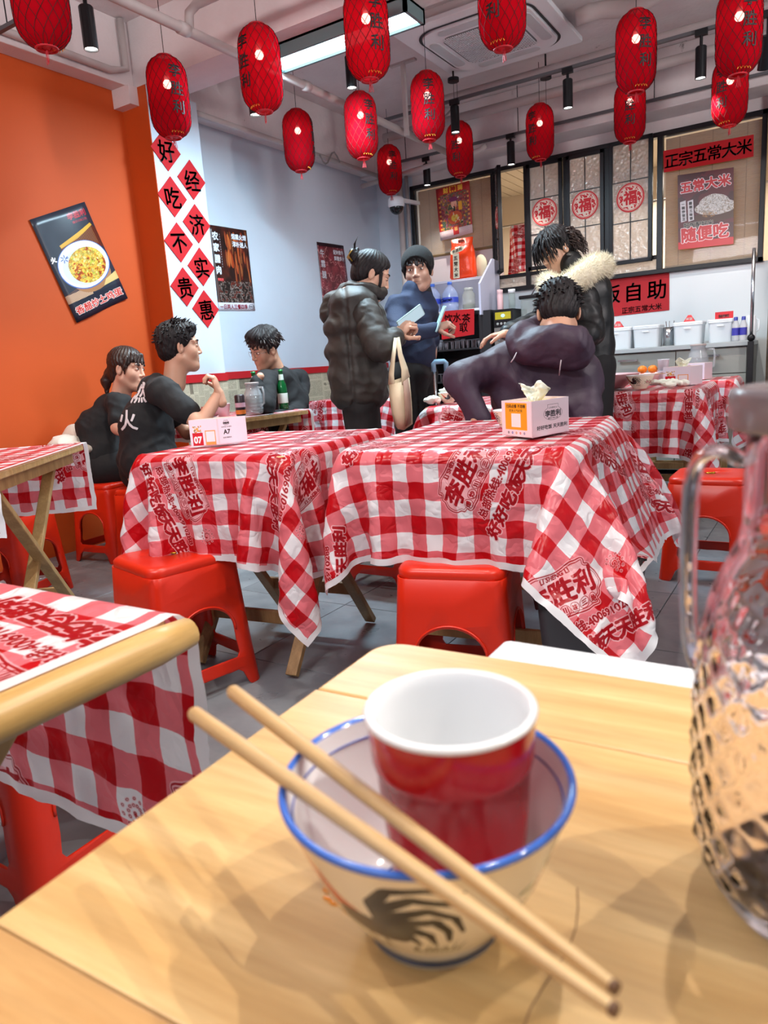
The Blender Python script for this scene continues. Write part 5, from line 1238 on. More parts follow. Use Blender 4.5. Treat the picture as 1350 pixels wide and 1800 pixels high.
g = G().lathe([(.0288, .0015), (.029, .004)], 64).obj('foot_band', M('grey_blue_glaze', '4a5468', .2), bw, True)

# cup
CUP = dict(x=-.1243, y=.2340, zr=.846, r=.0348)
cp = thing('melamine_cup', 'red cup with a white inside, standing in the rooster bowl', 'cup', (CUP['x'], CUP['y'], .7640))
hc = CUP['zr'] - .7640; r = CUP['r']
m_cupred = M('cup_red', 'b00818', .14, Coat_Weight=.6) if False else M('cup_red', 'b00818', .14)
G().lathe([(.001, .0), (.024, .0), (.0262, .002), (.0278, .012), (.0300, .040), (.0312, hc - .024), (.0318, hc - .0236), (.0328, hc - .020), (.0336, hc - .0040), (r - .0010, hc - .0026)], 80).obj('body', m_cupred, cp, True)
G().lathe([(r - .0012, hc - .0030), (r - .0002, hc - .0022), (r, hc - .0010), (r - .0006, hc), (r - .0024, hc + .0003), (r - .0036, hc - .0008), (.0298, hc - .006), (.0285, hc - .022), (.0265, .012), (.022, .005), (.001, .004)], 80).obj('lining', m_porc, cp, True)

# chopsticks resting across the bowl rim
m_bam1 = wood('bamboo_stick', 'bd9866', 'd6b684', (3, 60, 60), 3, .4)
def chop(a, b, label):
    a = Vector(a); b = Vector(b); L_ = (b - a).length
    t = thing('chopstick', label, 'chopstick', a); d = (b - a).normalized(); t.rotation_euler = d.to_track_quat('X', 'Z').to_euler()
    g = G(); n = 12; rs = [(0, .0022), (.0006, .0032), (.002, .0037), (.05, .0037), (.10, .0034), (.16, .0028), (.22, .0021), (L_ - .001, .0017), (L_, .0009)]
    vs = []; fs = []
    for i, (x, r) in enumerate(rs):
        sq = max(0, 1 - x / .12) * .35
        for k in range(n):
            an = 2 * PI * k / n; cx_, cy_ = math.cos(an), math.sin(an); m_ = max(abs(cx_), abs(cy_)); rr_ = r * (1 - sq + sq / m_ * .92); vs.append((x, cx_ * rr_, cy_ * rr_))
        if i: fs += [((i - 1) * n + k, (i - 1) * n + (k + 1) % n, i * n + (k + 1) % n, i * n + k) for k in range(n)]
    fs += [tuple(range(n))[::-1], tuple((len(rs) - 1) * n + k for k in range(n))]
    g.add(vs, fs).obj('stick', m_bam1, t, True)
    G().tube([(L_ - .0015, 0, 0), (L_ + .0002, 0, 0)], .0018, 10).obj('tip', M('dark_tip', '5a3c22', .6), t)
chop((-.2580, .2460, .8205), (-.0400, .1585, .8190), 'wooden chopstick lying nearer the cup across the bowl rim')
chop((-.2585, .2195, .8205), (-.0385, .1520, .8190), 'wooden chopstick lying farther from the cup, nearest the viewer')

# faceted jug at the right edge
JX, JY = .006, .310
jg = thing('glass_jug', 'big clear diamond faceted jug with a lid at the right edge', 'jug', (JX, JY, .7505))
def jr(z):
    P = [(0, .0385), (.004, .0405), (.012, .0450), (.026, .0490), (.055, .0505), (.090, .0500), (.112, .0490), (.130, .0455), (.144, .0400), (.152, .0362), (.160, .0345), (.195, .0345), (.203, .0355)]
    for (a, ra), (b, rb) in zip(P, P[1:]):
        if z <= b: return ra + (rb - ra) * (z - a) / (b - a)
    return P[-1][1]
n = 180; mz = 150; ht_ = .203; v1 = []; 
for i in range(mz + 1):
    z = ht_ * i / mz; r0 = jr(z); amp = .0021 * min(1, max(0, (z - .006) / .012)) * min(1, max(0, (.128 - z) / .02))
    for k in range(n):
        a = 2 * PI * k / n; u = a * 20 / (2 * PI); w = z / .0170
        p = abs(((u + w) % 1) - .5) * 2; s_ = abs(((u - w) % 1) - .5) * 2
        r = r0 - amp * max(p, s_) ** 1.0 * 1.0 + amp; v1.append((r * math.cos(a), r * math.sin(a), z))
fs = [(i * n + k, i * n + (k + 1) % n, (i + 1) * n + (k + 1) % n, (i + 1) * n + k) for i in range(mz) for k in range(n)]
ins = [(jr(max(z, .006)) - .0032, z) for z in [.203, .19, .165, .152, .144, .130, .112, .09, .055, .026, .014, .008]] + [(.02, .0065), (.0005, .006)]
g = G().add(v1, fs); base_ = len(g.v)
vs = []
for r, z in ins: vs += [(r * math.cos(2 * PI * k / n), r * math.sin(2 * PI * k / n), z) for k in range(n)]
K = len(ins); g.add(vs, [(i * n + k, i * n + (k + 1) % n, (i + 1) * n + (k + 1) % n, (i + 1) * n + k) for i in range(K - 1) for k in range(n)])
top = mz * n
g.f += [(top + k, top + (k + 1) % n, base_ + (k + 1) % n, base_ + k) for k in range(n)]
g.f += [tuple(range(n))[::-1]]
m_jug = GLASS('jug_glass', (.97, .93, .95), .03, 1.33)
g.obj('body', m_jug, jg, True, fixn=True)
G().lathe([(.001, .213), (.036, .213), (.0405, .212), (.0410, .209), (.0410, .1985), (.0400, .197), (.0360, .198), (.0360, .204), (.034, .204)], 64).obj('lid', N('lid_plastic').set(Roughness=.35).m if False else CLEAR('lid_plastic', hexc('80777b'), .80, .25), jg, True)
G().lathe([(.001, .2195), (.010, .219), (.012, .213), (.012, .212)], 32).obj('lid_knob', m_chrome, jg, True)
# handle on the left
hp = [(-.034, 0, .182), (-.040, 0, .188), (-.049, 0, .188), (-.0535, 0, .180), (-.0545, 0, .160), (-.0545, 0, .125), (-.053, 0, .105), (-.049, 0, .093)]
hh = G(); vs = []; fs = []
for i, p in enumerate(hp):
    a = Vector(hp[max(i - 1, 0)]); b = Vector(hp[min(i + 1, len(hp) - 1)]); d = (b - a).normalized(); nn = Vector((-d.z, 0, d.x))
    for k in range(12):
        an = 2 * PI * k / 12; q_ = Vector(p) + nn * (.0035 * math.cos(an)) + Vector((0, 1, 0)) * (.0080 * math.sin(an)); vs.append(q_)
    if i: fs += [((i - 1) * 12 + k, (i - 1) * 12 + (k + 1) % 12, i * 12 + (k + 1) % 12, i * 12 + k) for k in range(12)]
fs += [tuple(range(12))[::-1], tuple((len(hp) - 1) * 12 + k for k in range(12))]
ho = G().add(vs, fs).obj('handle', m_jug, jg, True, fixn=True); ho.modifiers.new('s', 'SUBSURF').levels = 1; ho.modifiers['s'].render_levels = 2
# ================================================================== PEOPLE
def vnorm(v): v = np.array(v, float); return v / np.linalg.norm(v)
class SDF:
    """smooth union of tapered capsules and ellipsoids, meshed with surface nets"""
    def __init__(s): s.p = []; s.post = []
    def cap(s, a, b, ra, rb, k=.02, sub=False): s.p.append(('c', np.array(a, float), np.array(b, float), ra, rb, k, sub)); return s
    def chain(s, pts, rs, k=.02):
        for a, b, ra, rb in zip(pts, pts[1:], rs, rs[1:]): s.cap(a, b, ra, rb, k)
        return s
    def ell(s, c, r, k=.02, sub=False, R=None): s.p.append(('e', np.array(c, float), np.array(r, float), R, None, k, sub)); return s
    def mesh(s, res, pad=.03):
        lo = np.full(3, 1e9); hi = -lo
        for q in s.p:
            if q[6]: continue
            if q[0] == 'c':
                for c, r in ((q[1], q[3]), (q[2], q[4])): lo = np.minimum(lo, c - r); hi = np.maximum(hi, c + r)
            else: m = q[2] if q[3] is None else np.full(3, q[2].max()); lo = np.minimum(lo, q[1] - m); hi = np.maximum(hi, q[1] + m)
        lo -= pad; hi += pad; n = np.ceil((hi - lo) / res).astype(int) + 1
        ax = [(lo[i] + np.arange(n[i]) * res).astype(np.float32) for i in range(3)]
        F = np.full(n, 1e3, np.float32)
        for q in s.p:
            k = q[5]
            # local window
            if q[0] == 'c': m = max(q[3], q[4]) + .05 + k; l_, h_ = np.minimum(q[1], q[2]) - m, np.maximum(q[1], q[2]) + m
            else: m = q[2].max() + .05 + k; l_, h_ = q[1] - m, q[1] + m
            i0 = np.clip(((l_ - lo) / res).astype(int), 0, n); i1 = np.clip(((h_ - lo) / res).astype(int) + 1, 0, n)
            if (i1 <= i0).any(): continue
            sl = tuple(slice(a, b) for a, b in zip(i0, i1))
            X = ax[0][sl[0]][:, None, None]; Y = ax[1][sl[1]][None, :, None]; Z = ax[2][sl[2]][None, None, :]
            if q[0] == 'c':
                a, b, ra, rb = q[1:5]; d = b - a; L2 = max(float(d @ d), 1e-9)
                t = np.clip(((X - a[0]) * d[0] + (Y - a[1]) * d[1] + (Z - a[2]) * d[2]) / L2, 0, 1)
                D = np.sqrt((X - a[0] - t * d[0]) ** 2 + (Y - a[1] - t * d[1]) ** 2 + (Z - a[2] - t * d[2]) ** 2) - (ra + (rb - ra) * t)
            else:
                c, r, R = q[1], q[2], q[3]; x = X - c[0]; y = Y - c[1]; z = Z - c[2]
                if R is not None: x, y, z = (R[0][0] * x + R[0][1] * y + R[0][2] * z, R[1][0] * x + R[1][1] * y + R[1][2] * z, R[2][0] * x + R[2][1] * y + R[2][2] * z)
                k0 = np.sqrt((x / r[0]) ** 2 + (y / r[1]) ** 2 + (z / r[2]) ** 2); k1 = np.sqrt((x / r[0] ** 2) ** 2 + (y / r[1] ** 2) ** 2 + (z / r[2] ** 2) ** 2) + 1e-6
                D = k0 * (k0 - 1) / k1
            A = F[sl]
            if q[6]: D = -D; h = np.maximum(k - np.abs(A - D), 0) / k; F[sl] = np.maximum(A, D) + h * h * k * .25
            else: h = np.maximum(k - np.abs(A - D), 0) / k; F[sl] = np.minimum(A, D) - h * h * k * .25
        X = ax[0][:, None, None]; Y = ax[1][None, :, None]; Z = ax[2][None, None, :]
        for f in s.post: F = f(F, X, Y, Z)
        F[0] = F[-1] = 1; F[:, 0] = F[:, -1] = 1; F[:, :, 0] = F[:, :, -1] = 1
        return nets(F, lo, res)
def nets(F, lo, res):
    S = F < 0; n = np.array(F.shape)
    cnt = np.zeros(n - 1, np.int8)
    for dx in (0, 1):
        for dy in (0, 1):
            for dz in (0, 1): cnt += S[dx:n[0] - 1 + dx, dy:n[1] - 1 + dy, dz:n[2] - 1 + dz]
    act = (cnt > 0) & (cnt < 8); ci = np.argwhere(act); idx = np.full(n - 1, -1, np.int64); idx[act] = np.arange(len(ci))
    acc = np.zeros((len(ci), 3)); w = np.zeros(len(ci)); V = lambda o: F[ci[:, 0] + o[0], ci[:, 1] + o[1], ci[:, 2] + o[2]]
    for a in range(3):
        b, c = (a + 1) % 3, (a + 2) % 3
        for u in (0, 1):
            for v in (0, 1):
                o0 = [0, 0, 0]; o0[b] = u; o0[c] = v; o1 = list(o0); o1[a] = 1
                f0, f1 = V(o0), V(o1); m = (f0 < 0) != (f1 < 0); t = np.where(m, f0 / np.where(m, f0 - f1, 1), 0)
                p = np.array(o0, float)[None] + np.zeros((len(ci), 3)); p[:, a] += t; acc += p * m[:, None]; w += m
    P = (ci + acc / w[:, None]) * res + lo
    faces = []
    for a in range(3):
        b, c = (a + 1) % 3, (a + 2) % 3
        sl0 = [slice(1, n[i] - 1) for i in range(3)]; sl0[a] = slice(0, n[a] - 1); sl1 = list(sl0); sl1[a] = slice(1, n[a])
        A, B = S[tuple(sl0)], S[tuple(sl1)]
        for flip, m in ((False, A & ~B), (True, ~A & B)):
            e = np.argwhere(m) + np.array([sl0[i].start for i in range(3)])
            if not len(e): continue
            def g(db, dc): q = e.copy(); q[:, b] += db; q[:, c] += dc; return idx[q[:, 0], q[:, 1], q[:, 2]]
            q = np.stack([g(-1, -1), g(0, -1), g(0, 0), g(-1, 0)], 1)
            if flip: q = q[:, ::-1]
            faces.append(q)
    return P, np.concatenate(faces)
def wrinkle(seed, f, amp, ridge=True, zs=1.):
    r = np.random.RandomState(seed); D = r.randn(5, 3); D /= np.linalg.norm(D, axis=1)[:, None]; E_ = r.randn(5, 3); ph = r.rand(5) * 6
    def fn(F, X, Y, Z):
        v = 0
        for i in range(5):
            ff = f * (.7 + .5 * i / 4); v = v + np.sin(ff * (D[i, 0] * X + D[i, 1] * Y + zs * D[i, 2] * Z) + ph[i] + 1.6 * np.sin(ff * .45 * (E_[i, 0] * X + E_[i, 1] * Y + E_[i, 2] * Z)))
        v = v / 5
        if ridge: v = .5 - np.abs(v) * 2.2
        return F - amp * v
    return fn
def mesh_obj(PF, name, mat, parent, root, smooth=True, T=None):
    P, Fc = PF
    if T is not None: P = P @ np.array(T.to_3x3()).T + np.array(T.translation)
    P = P - np.array(root); me = bpy.data.meshes.new(name); me.vertices.add(len(P)); me.vertices.foreach_set('co', P.astype(np.float32).ravel())
    me.loops.add(Fc.size); me.loops.foreach_set('vertex_index', Fc.astype(np.int32).ravel()); me.polygons.add(len(Fc)); me.polygons.foreach_set('loop_start', (np.arange(len(Fc)) * Fc.shape[1]).astype(np.int32))
    me.polygons.foreach_set('use_smooth', np.ones(len(Fc), bool)); me.update(); me.validate()
    if mat: me.materials.append(mat)
    o = bpy.data.objects.new(name, me); COL.objects.link(o); o.parent = parent; return o
def joined(parts, name, mat, parent, root):
    Ps, Fs, k = [], [], 0
    for (P, Fc), T in parts:
        if T is not None: P = P @ np.array(T.to_3x3()).T + np.array(T.translation)
        Ps.append(P); Fs.append(Fc + k); k += len(P)
    return mesh_obj((np.concatenate(Ps), np.concatenate(Fs)), name, mat, parent, root)

def build_head():
    s = SDF()
    s.ell((0, -.012, .045), (.074, .093, .080), .03).ell((0, .022, -.035), (.058, .066, .078), .035).ell((0, .050, -.082), (.030, .030, .026), .03).cap((0, .070, -.098), (0, .066, -.100), .014, .014, .03)
    for x in (-1, 1):
        s.ell((x * .038, .048, -.020), (.022, .026, .026), .03); s.cap((x * .052, .0, -.05), (x * .028, .05, -.09), .020, .014, .02)      # cheek, jaw
        s.cap((x * .012, .080, .030), (x * .045, .064, .030), .011, .010, .014)                                  # brow
    for x in (-1, 1): s.ell((x * .031, .094, .011), (.017, .016, .011), .010, True)
    for x in (-1, 1): s.ell((x * .031, .0725, .010), (.0155, .013, .0115), .004)                                 # eyelid ball
    s.cap((0, .083, .022), (0, .099, -.020), .0065, .0095, .010).ell((0, .098, -.025), (.0105, .010, .008), .006)
    for x in (-1, 1): s.ell((x * .0115, .090, -.028), (.0065, .009, .006), .006)
    s.ell((0, .080, -.052), (.020, .010, .012), .012).cap((-.018, .0815, -.0545), (.018, .0815, -.0545), .0050, .0050, .006).cap((-.015, .0815, -.0650), (.015, .0815, -.0650), .0058, .0058, .006)
    s.cap((-.020, .0905, -.0595), (.020, .0905, -.0595), .0016, .0016, .003, True)
    for x in (-1, 1): s.ell((x * .076, -.006, .0), (.008, .017, .030), .006, R=[[math.cos(.35 * x), math.sin(.35 * x), 0], [-math.sin(.35 * x), math.cos(.35 * x), 0], [0, 0, 1]]); s.ell((x * .084, -.001, .004), (.006, .009, .017), .004, True)
    s.cap((0, -.022, -.05), (0, -.045, -.175), .054, .056, .03)
    return s.mesh(.0032)
HEAD = build_head()
def build_hand(curl, thumb=.5, spread=1.):
    s = SDF(); s.cap((-.045, 0, 0), (.0, 0, 0), .025, .024, .02); s.ell((.045, 0, 0), (.050, .039, .015), .02)
    for i, (y, L, r) in enumerate(((.030, .072, .0088), (.010, .080, .0090), (-.010, .074, .0086), (-.029, .058, .0076))):
        p = np.array([.082 - .004 * abs(i - 1), y, .0]); a = 0.; d = y * 2.2 * spread
        for j, (f, cu) in enumerate(zip((.45, .32, .23), (.9, 1.1, .7))):
            a += cu * curl; v = np.array([math.cos(a) * math.cos(d), math.cos(a) * math.sin(d), -math.sin(a)]); q = p + v * L * f; s.cap(p, q, r * (1 - .08 * j), r * (.94 - .09 * j), .003); p = q
    p = np.array([.018, .030, -.004]); 
    for j, (L, an) in enumerate(((.040, .9), (.032, .9 - thumb * .6), (.026, .9 - thumb * 1.2))): v = np.array([math.cos(an) * .9, math.sin(an), -.35 * (j + 1) * thumb]); v /= np.linalg.norm(v); q = p + v * L; s.cap(p, q, .0125 - .0015 * j, .0115 - .0018 * j, .005); p = q
    return s.mesh(.0034)
HAND_G = build_hand(1.05, .9, .3); HAND_R = build_hand(.42, .5)
def frame(pos, x, z, mir=False, sc=1.):
    x = Vector(x).normalized(); z = Vector(z); z = (z - x * z.dot(x)).normalized(); y = z.cross(x)
    if mir: y = -y
    m = Matrix((x, y, z)).transposed().to_4x4() @ Matrix.Diagonal((sc, sc, sc, 1)); m.translation = Vector(pos); return m
def headframe(pos, face, pitch=0., roll=0., sc=1.):
    """pos = centre of the head, face = horizontal direction looked in, pitch > 0 looks down"""
    f = Vector((face[0], face[1], 0)).normalized(); r = Vector((f.y, -f.x, 0)); m = Matrix((r, f, Vector((0, 0, 1)))).transposed().to_4x4()
    m = m @ Matrix.Rotation(-pitch, 4, 'X') @ Matrix.Rotation(roll, 4, 'Y') @ Matrix.Diagonal((sc, sc, sc, 1)); m.translation = Vector(pos); return m
CR = np.array((.8486, .5249)); CF = np.array((-.527, .850))          # room directions: towards the right window, towards the back corner
def fdir(a):       # heading: 0 = towards CR, 90 = towards CF, 180 = away from CR, 270 = towards the foreground table
    v = CR * math.cos(math.radians(a)) + CF * math.sin(math.radians(a)); return (v[0], v[1])
def skinmat(name, col):
    q = N(name); f = q.noise(q.coord(), 14, 3); c = hexc(col); q.base(q.ramp(f, [(.3, tuple(x * .92 for x in c)), (.7, c)])); q.set(Roughness=.5)
    q.b.inputs['Subsurface Weight'].default_value = .15; q.b.inputs['Subsurface Radius'].default_value = (.6, .25, .15); q.b.inputs['Subsurface Scale'].default_value = .01; return q.m
m_skin = skinmat('skin', 'c99a80'); m_skin2 = skinmat('skin_pale', 'd2a78e'); m_lip = M('lip', 'a8605a', .45); m_white_eye = M('eye_white', 'd8d4d0', .2); m_iris = M('iris', '1c1210', .15)
def hairmat():
    q = N('black_hair'); n_ = q.noise(q.coord('Object', (1, 1, 1)), 60, 3); q.base(q.ramp(n_, [(.3, hexc('0b0a0c')), (.75, hexc('241e20'))])); q.set(Roughness=.58); q.b.inputs['Specular IOR Level'].default_value = .3; q.bump(n_, .4, .004); return q.m
m_hair = hairmat(); m_brown_hair = M('brown_hair', '2c1d18', .42, var=.3, vs=50, bump=.4, bs=80)
def face_parts(par, T, root, mat_brow=None, look=(0, 0), lips=True):
    rt = Matrix.Translation(-Vector(root)) @ T
    for x in (-1, 1):
        e = G().ball((x * .031, .0755, .0095), (.0120, .0115, .0062), 14, rt).obj('eye', m_white_eye, par, True)
        G().ball((x * .031 + look[0], .0850, .0095 + look[1]), (.0052, .0030, .0054), 10, rt).obj('iris', m_iris, e, True)
        g = G(); g.tube([(x * (.018 + .028 * k / 6), .0835 + .004 * math.sin(k / 6 * PI) - .011 * (k / 6) ** 2, .0155 + .0028 * math.sin(k / 6 * PI)) for k in range(7)], .0013, 5); g.v = [tuple(rt @ Vector(p)) for p in g.v]; g.obj('eyelid_line', m_iris, e, True)
        g = G(); g.tube([(x * (.014 + .034 * k / 6), .0905 + .001 * math.sin(k / 6 * PI) - .017 * (k / 6) ** 2, .0315 + .0055 * math.sin(k / 6 * PI * .9)) for k in range(7)], [.0016, .0028, .0032, .003, .0026, .002, .001], 6); g.v = [tuple(rt @ Vector(p)) for p in g.v]; g.obj('eyebrow', mat_brow or m_hair, par, True)
    if lips:
        g = G(); 
        for z, r in ((-.0560, .0030), (-.0640, .0036)): g.tube([(-.0195 + .039 * k / 8, .0852 - .0042 * abs(k / 4 - 1) ** 2, z + (.0012 if z > -.06 else -.0004) * math.sin(k / 8 * PI)) for k in range(9)], [r * (.35 + .65 * math.sin((k + .6) / 9.2 * PI)) for k in range(9)], 6)
        g.v = [tuple(rt @ Vector(p)) for p in g.v]; g.obj('lips', m_lip, par, True)
def hair_plane(k, nrm=(0, .73, -.68), off=.012, soft=.01, ears=True):
    """keep only what lies behind the hairline"""
    def f(F, X, Y, Z): D = nrm[0] * X + nrm[1] * Y + nrm[2] * Z - off + .004 * np.sin(X * 260); h = np.maximum(soft - np.abs(F - D), 0) / soft; return np.maximum(F, D) + h * h * soft * .25
    return f
def strands(seed, f=230., amp=.0035):
    def fn(F, X, Y, Z):
        a = np.arctan2(X, -Y - .02 + .0 * Z); r = np.sqrt(X * X + (Y + .02) ** 2)
        v = np.sin(a * 26 + 3 * np.sin(Z * 40 + seed) + 12 * r) + .6 * np.sin(a * 47 + 5 * np.sin(Z * 55 + 1.3 * seed)) + .5 * np.sin(f * (X * .5 + Z * .6 + Y * .3) + seed)
        return F - amp * v * .5
    return fn
def fringe_sdf(drop=0., part=0.):
    s = SDF()
    for i in range(9):
        x = -.060 + .015 * i; d = drop + .010 * math.sin(i * 2.3) + part * x; y0 = .086 - 5.2 * x * x * (1 if abs(x) < .05 else 1.2); s.cap((x * .8, y0 - .012, .088), (x + .004 * math.sin(i * 3.1), y0 + .004, .045 - d), .012, .0042, .006)
    for sg in (-1, 1): s.chain([(sg * .070, .035, .07), (sg * .077, .030, .02), (sg * .074, .026, -.012 - drop)], [.012, .010, .003], .008)
    return s
def locks(seed, n, region, length, r0, gravity=.6, out=.35, wave=0.0, T=None, root=None, rot=1.0):
    """tapered tufts growing from the scalp ellipsoid"""
    rr = random.Random(seed); g = G(); c = Vector((0, -.012, .047)); R = Vector((.080, .098, .086))
    k = 0
    while k < n:
        th = rr.uniform(0, 2 * PI); ph = rr.uniform(-.5, 1.5); d = Vector((math.cos(ph) * math.cos(th), math.cos(ph) * math.sin(th), math.sin(ph)))
        if not region(d): continue
        k += 1; p = c + Vector((R[0] * d[0], R[1] * d[1], R[2] * d[2])); crown = Vector((0, -.35, .94)); fl = (d - crown * d.dot(crown)); fl = fl.normalized() if fl.length > .05 else Vector((rr.uniform(-1, 1), rr.uniform(-1, 1), 0)).normalized()
        fl = (fl + d * out + Vector((rr.uniform(-1, 1), rr.uniform(-1, 1), rr.uniform(-1, 1))) * .35).normalized(); pts = [p]; L = length * rr.uniform(.6, 1.2); w0 = rr.uniform(0, 6)
        m = 7 if wave == 0 else 14
        sx = fl.cross(Vector((0, 0, 1))).normalized() if abs(fl.z) < .95 else Vector((1, 0, 0))
        for i in range(1, m): fl = (fl + Vector((0, 0, -gravity)) * (1.6 / m)).normalized(); pts.append(pts[-1] + fl * L / m + (sx * math.cos(w0 + i * 1.5) + d * math.sin(w0 + i * 1.5)) * wave)
        g.tube(pts, [r0 * (1 - (i / (m - 1)) ** 1.5 * .85) * (.7 + .6 * min(1, i / 2)) for i in range(m)], 5, cap=True)
    if T is not None: g.v = [tuple(T @ Vector(p) - Vector(root)) for p in g.v]
    return g
def person(label, root): return thing('person', label, 'person', root)
def legs_std(s, hipL, hipR, kneeL, kneeR, ankL, ankR, r=1.):
    for h, k_, a in ((hipL, kneeL, ankL), (hipR, kneeR, ankR)): s.chain([h, k_, a], [.085 * r, .062 * r, .045 * r], .03)
def shoe(par, root, pos, d, mat):
    d = Vector((d[0], d[1], 0)).normalized(); a = Vector(pos); s = SDF(); s.cap(tuple(a - d * .05 + Vector((0, 0, .035))), tuple(a + d * .13 + Vector((0, 0, .028))), .038, .030, .02).cap(tuple(a - d * .03 + Vector((0, 0, .05))), tuple(a - d * .03 + Vector((0, 0, .09))), .04, .042, .02)
    def flat(F, X, Y, Z): return np.maximum(F, .002 - Z + 0 * F)
    s.post.append(flat); mesh_obj(s.mesh(.008), 'shoe', mat, par, root)
m_trou = M('black_trousers', '0e0e11', .8, bump=.3, bs=30); m_shoe = M('dark_shoe', '18181b', .5)
V = Vector

# ------------------------------------------------ A: woman in the padded coat, looking at her phone
rA = (-2.133, 3.184, 1.000); rA = (rA[0], rA[1], 0)
pA = person('person in a dark olive padded coat looking at a phone, hair in a bun', rA)
hA = headframe((-2.078, 3.289, 1.442), fdir(8), .42, 0, .98)
d8 = np.array((*fdir(6), 0.)); s8 = np.array((*fdir(96), 0.)) 
cA = np.array((-2.133, 3.184, 1.000)); zt = lambda z: z
def A(f, s, z): return tuple(np.array((rA[0], rA[1], 0)) + d8 * f + s8 * s + np.array((0, 0, z)))
body = SDF(); body.cap(A(0, 0, 1.30), A(0, 0, .92), .10, .11, .05); legs_std(body, A(0, .08, .88), A(0, -.08, .88), A(.01, .09, .48), A(.01, -.09, .48), A(-.02, .09, .08), A(-.02, -.09, .08))
handA = frame((-1.898, 3.208, 1.133), np.array((-1.843, 3.229, 1.176)) - np.array((-1.898, 3.208, 1.133)), (.2, -.6, .6), True)
handA2 = frame((-1.938, 3.308, 1.151), np.array((-1.879, 3.303, 1.177)) - np.array((-1.938, 3.308, 1.151)), (-.2, .6, .6), False)
joined([(HEAD, hA), (body.mesh(.016), None), (HAND_G, handA), (HAND_G, handA2)], 'body', m_skin2, pA, rA)
face_parts(pA, hA, rA, look=(0, -.002))
s = SDF(); s.ell((0, -.014, .048), (.083, .103, .088), .02).ell((0, -.05, -.01), (.066, .06, .06), .03)
s.post += [strands(1, amp=.002), hair_plane(1, (0, .80, -.60), .016)]
hm = s.mesh(.0036); hr = mesh_obj(hm, 'hair', m_hair, pA, rA, T=hA)
s = SDF(); s.ell((0, -.115, .055), (.036, .028, .034), .02).ell((.012, -.135, .075), (.02, .018, .022), .015).ell((-.01, -.11, .095), (.018, .014, .02), .015); s.post += [wrinkle(3, 120, .005)]
mesh_obj(s.mesh(.004), 'hair_bun', m_hair, pA, rA, T=hA)
g = G(); rr = random.Random(2)
for k in range(14): a = rr.uniform(-1.2, 1.2); g.tube([(.0, -.12, .08), (.02 * a, -.13 - .01 * abs(a), .115), (.045 * a, -.135, .135 + rr.uniform(-.02, .02))], [.003, .002, .0006], 4)
for k in range(5): g.tube([(.066, .03 + .004 * k, .03), (.072, .045 + .003 * k, -.02), (.070, .05 + .004 * k, -.065 - .006 * k)], [.003, .0026, .0008], 4)
g.v = [tuple(hA @ V(p) - V(rA)) for p in g.v]; g.obj('loose_hair', m_hair, pA, True)['kind'] = 'stuff'
g = G()
for k in range(6): g.tube([(-.03 + .012 * k, -.120, .030), (-.032 + .013 * k, -.150, .050), (-.028 + .012 * k, -.140, .085)], .0035, 6)
g.v = [tuple(hA @ V(p) - V(rA)) for p in g.v]; g.obj('hair_claw', M('amber_claw', '8a6a20', .2), pA, True)
# coat body: stacked puffs
m_puff = M('olive_puffer', '2a2825', .62, var=.12, vs=14, bump=.25, bs=45)
coat = SDF()
sh_z = (-2.150, 3.251, 1.322)[2]; hem_z = (-2.092, 3.158, 0.788)[2]
nst = 5
for i in range(nst):
    z = hem_z + .045 + (sh_z - hem_z - .06) * i / (nst - 1); wv = [.150, .156, .156, .148, .125][i]; f0 = [.0, -.004, -.008, -.012, .0][i]
    coat.ell(A(f0, 0, z), (wv + .004, wv + .038, .088), .026, R=[[d8[0], d8[1], 0], [s8[0], s8[1], 0], [0, 0, 1]])
coat.cap(A(.0, .05, hem_z + .12), A(0, .04, sh_z - .06), .150, .125, .02).cap(A(.0, -.05, hem_z + .12), A(0, -.04, sh_z - .06), .150, .125, .02)
def split_back(F, X, Y, Z):      # vertical seam at the side plus soft rumple
    u = (X - rA[0]) * d8[0] + (Y - rA[1]) * d8[1]; return F + .010 * np.exp(-((u + .045) / .010) ** 2)
coat.post += [wrinkle(5, 55, .0045), split_back]
jk = mesh_obj(coat.mesh(.0075), 'coat', m_puff, pA, rA)
shN = np.array((-2.032, 3.128, 1.255)); elN = np.array((-1.899, 3.042, 1.051)); wrN = np.array((-1.884, 3.166, 1.121))
def puffarm(name, a, b, c, r0, r1, r2, nsg, par, root, mat, seed, res=.0068):
    s = SDF(); pts = []
    for i in range(nsg + 1):
        t = i / nsg * 2; p = (a + (b - a) * t) if t <= 1 else (b + (c - b) * (t - 1)); r = (r0 + (r1 - r0) * t) if t <= 1 else (r1 + (r2 - r1) * (t - 1)); pts.append((p, r))
    for (p, r), (p2, r2_) in zip(pts, pts[1:]): m = (p + p2) / 2; s.ell(m, (r, r, r), .010)
    for (p, r), (p2, r2_) in zip(pts, pts[1:]): s.cap(p, p2, r * .90, r2_ * .90, .01)
    s.post.append(wrinkle(seed, 70, .0035)); return mesh_obj(s.mesh(res), name, mat, par, root)
puffarm('sleeve', shN, elN, wrN, .082, .072, .052, 7, pA, rA, m_puff, 11)
puffarm('sleeve', np.array((-2.175, 3.405, 1.276)), np.array((-2.074, 3.370, 1.066)), np.array((-1.953, 3.318, 1.132)), .078, .068, .050, 7, pA, rA, m_puff, 12)
s = SDF(); hc_ = np.array((-2.198, 3.259, 1.333)); hc_ = hc_ - d8 * .03; s.ell(hc_, (.115, .125, .062), .02).ell(hc_ - d8 * .045 + np.array((0, 0, -.065)), (.085, .11, .085), .02)
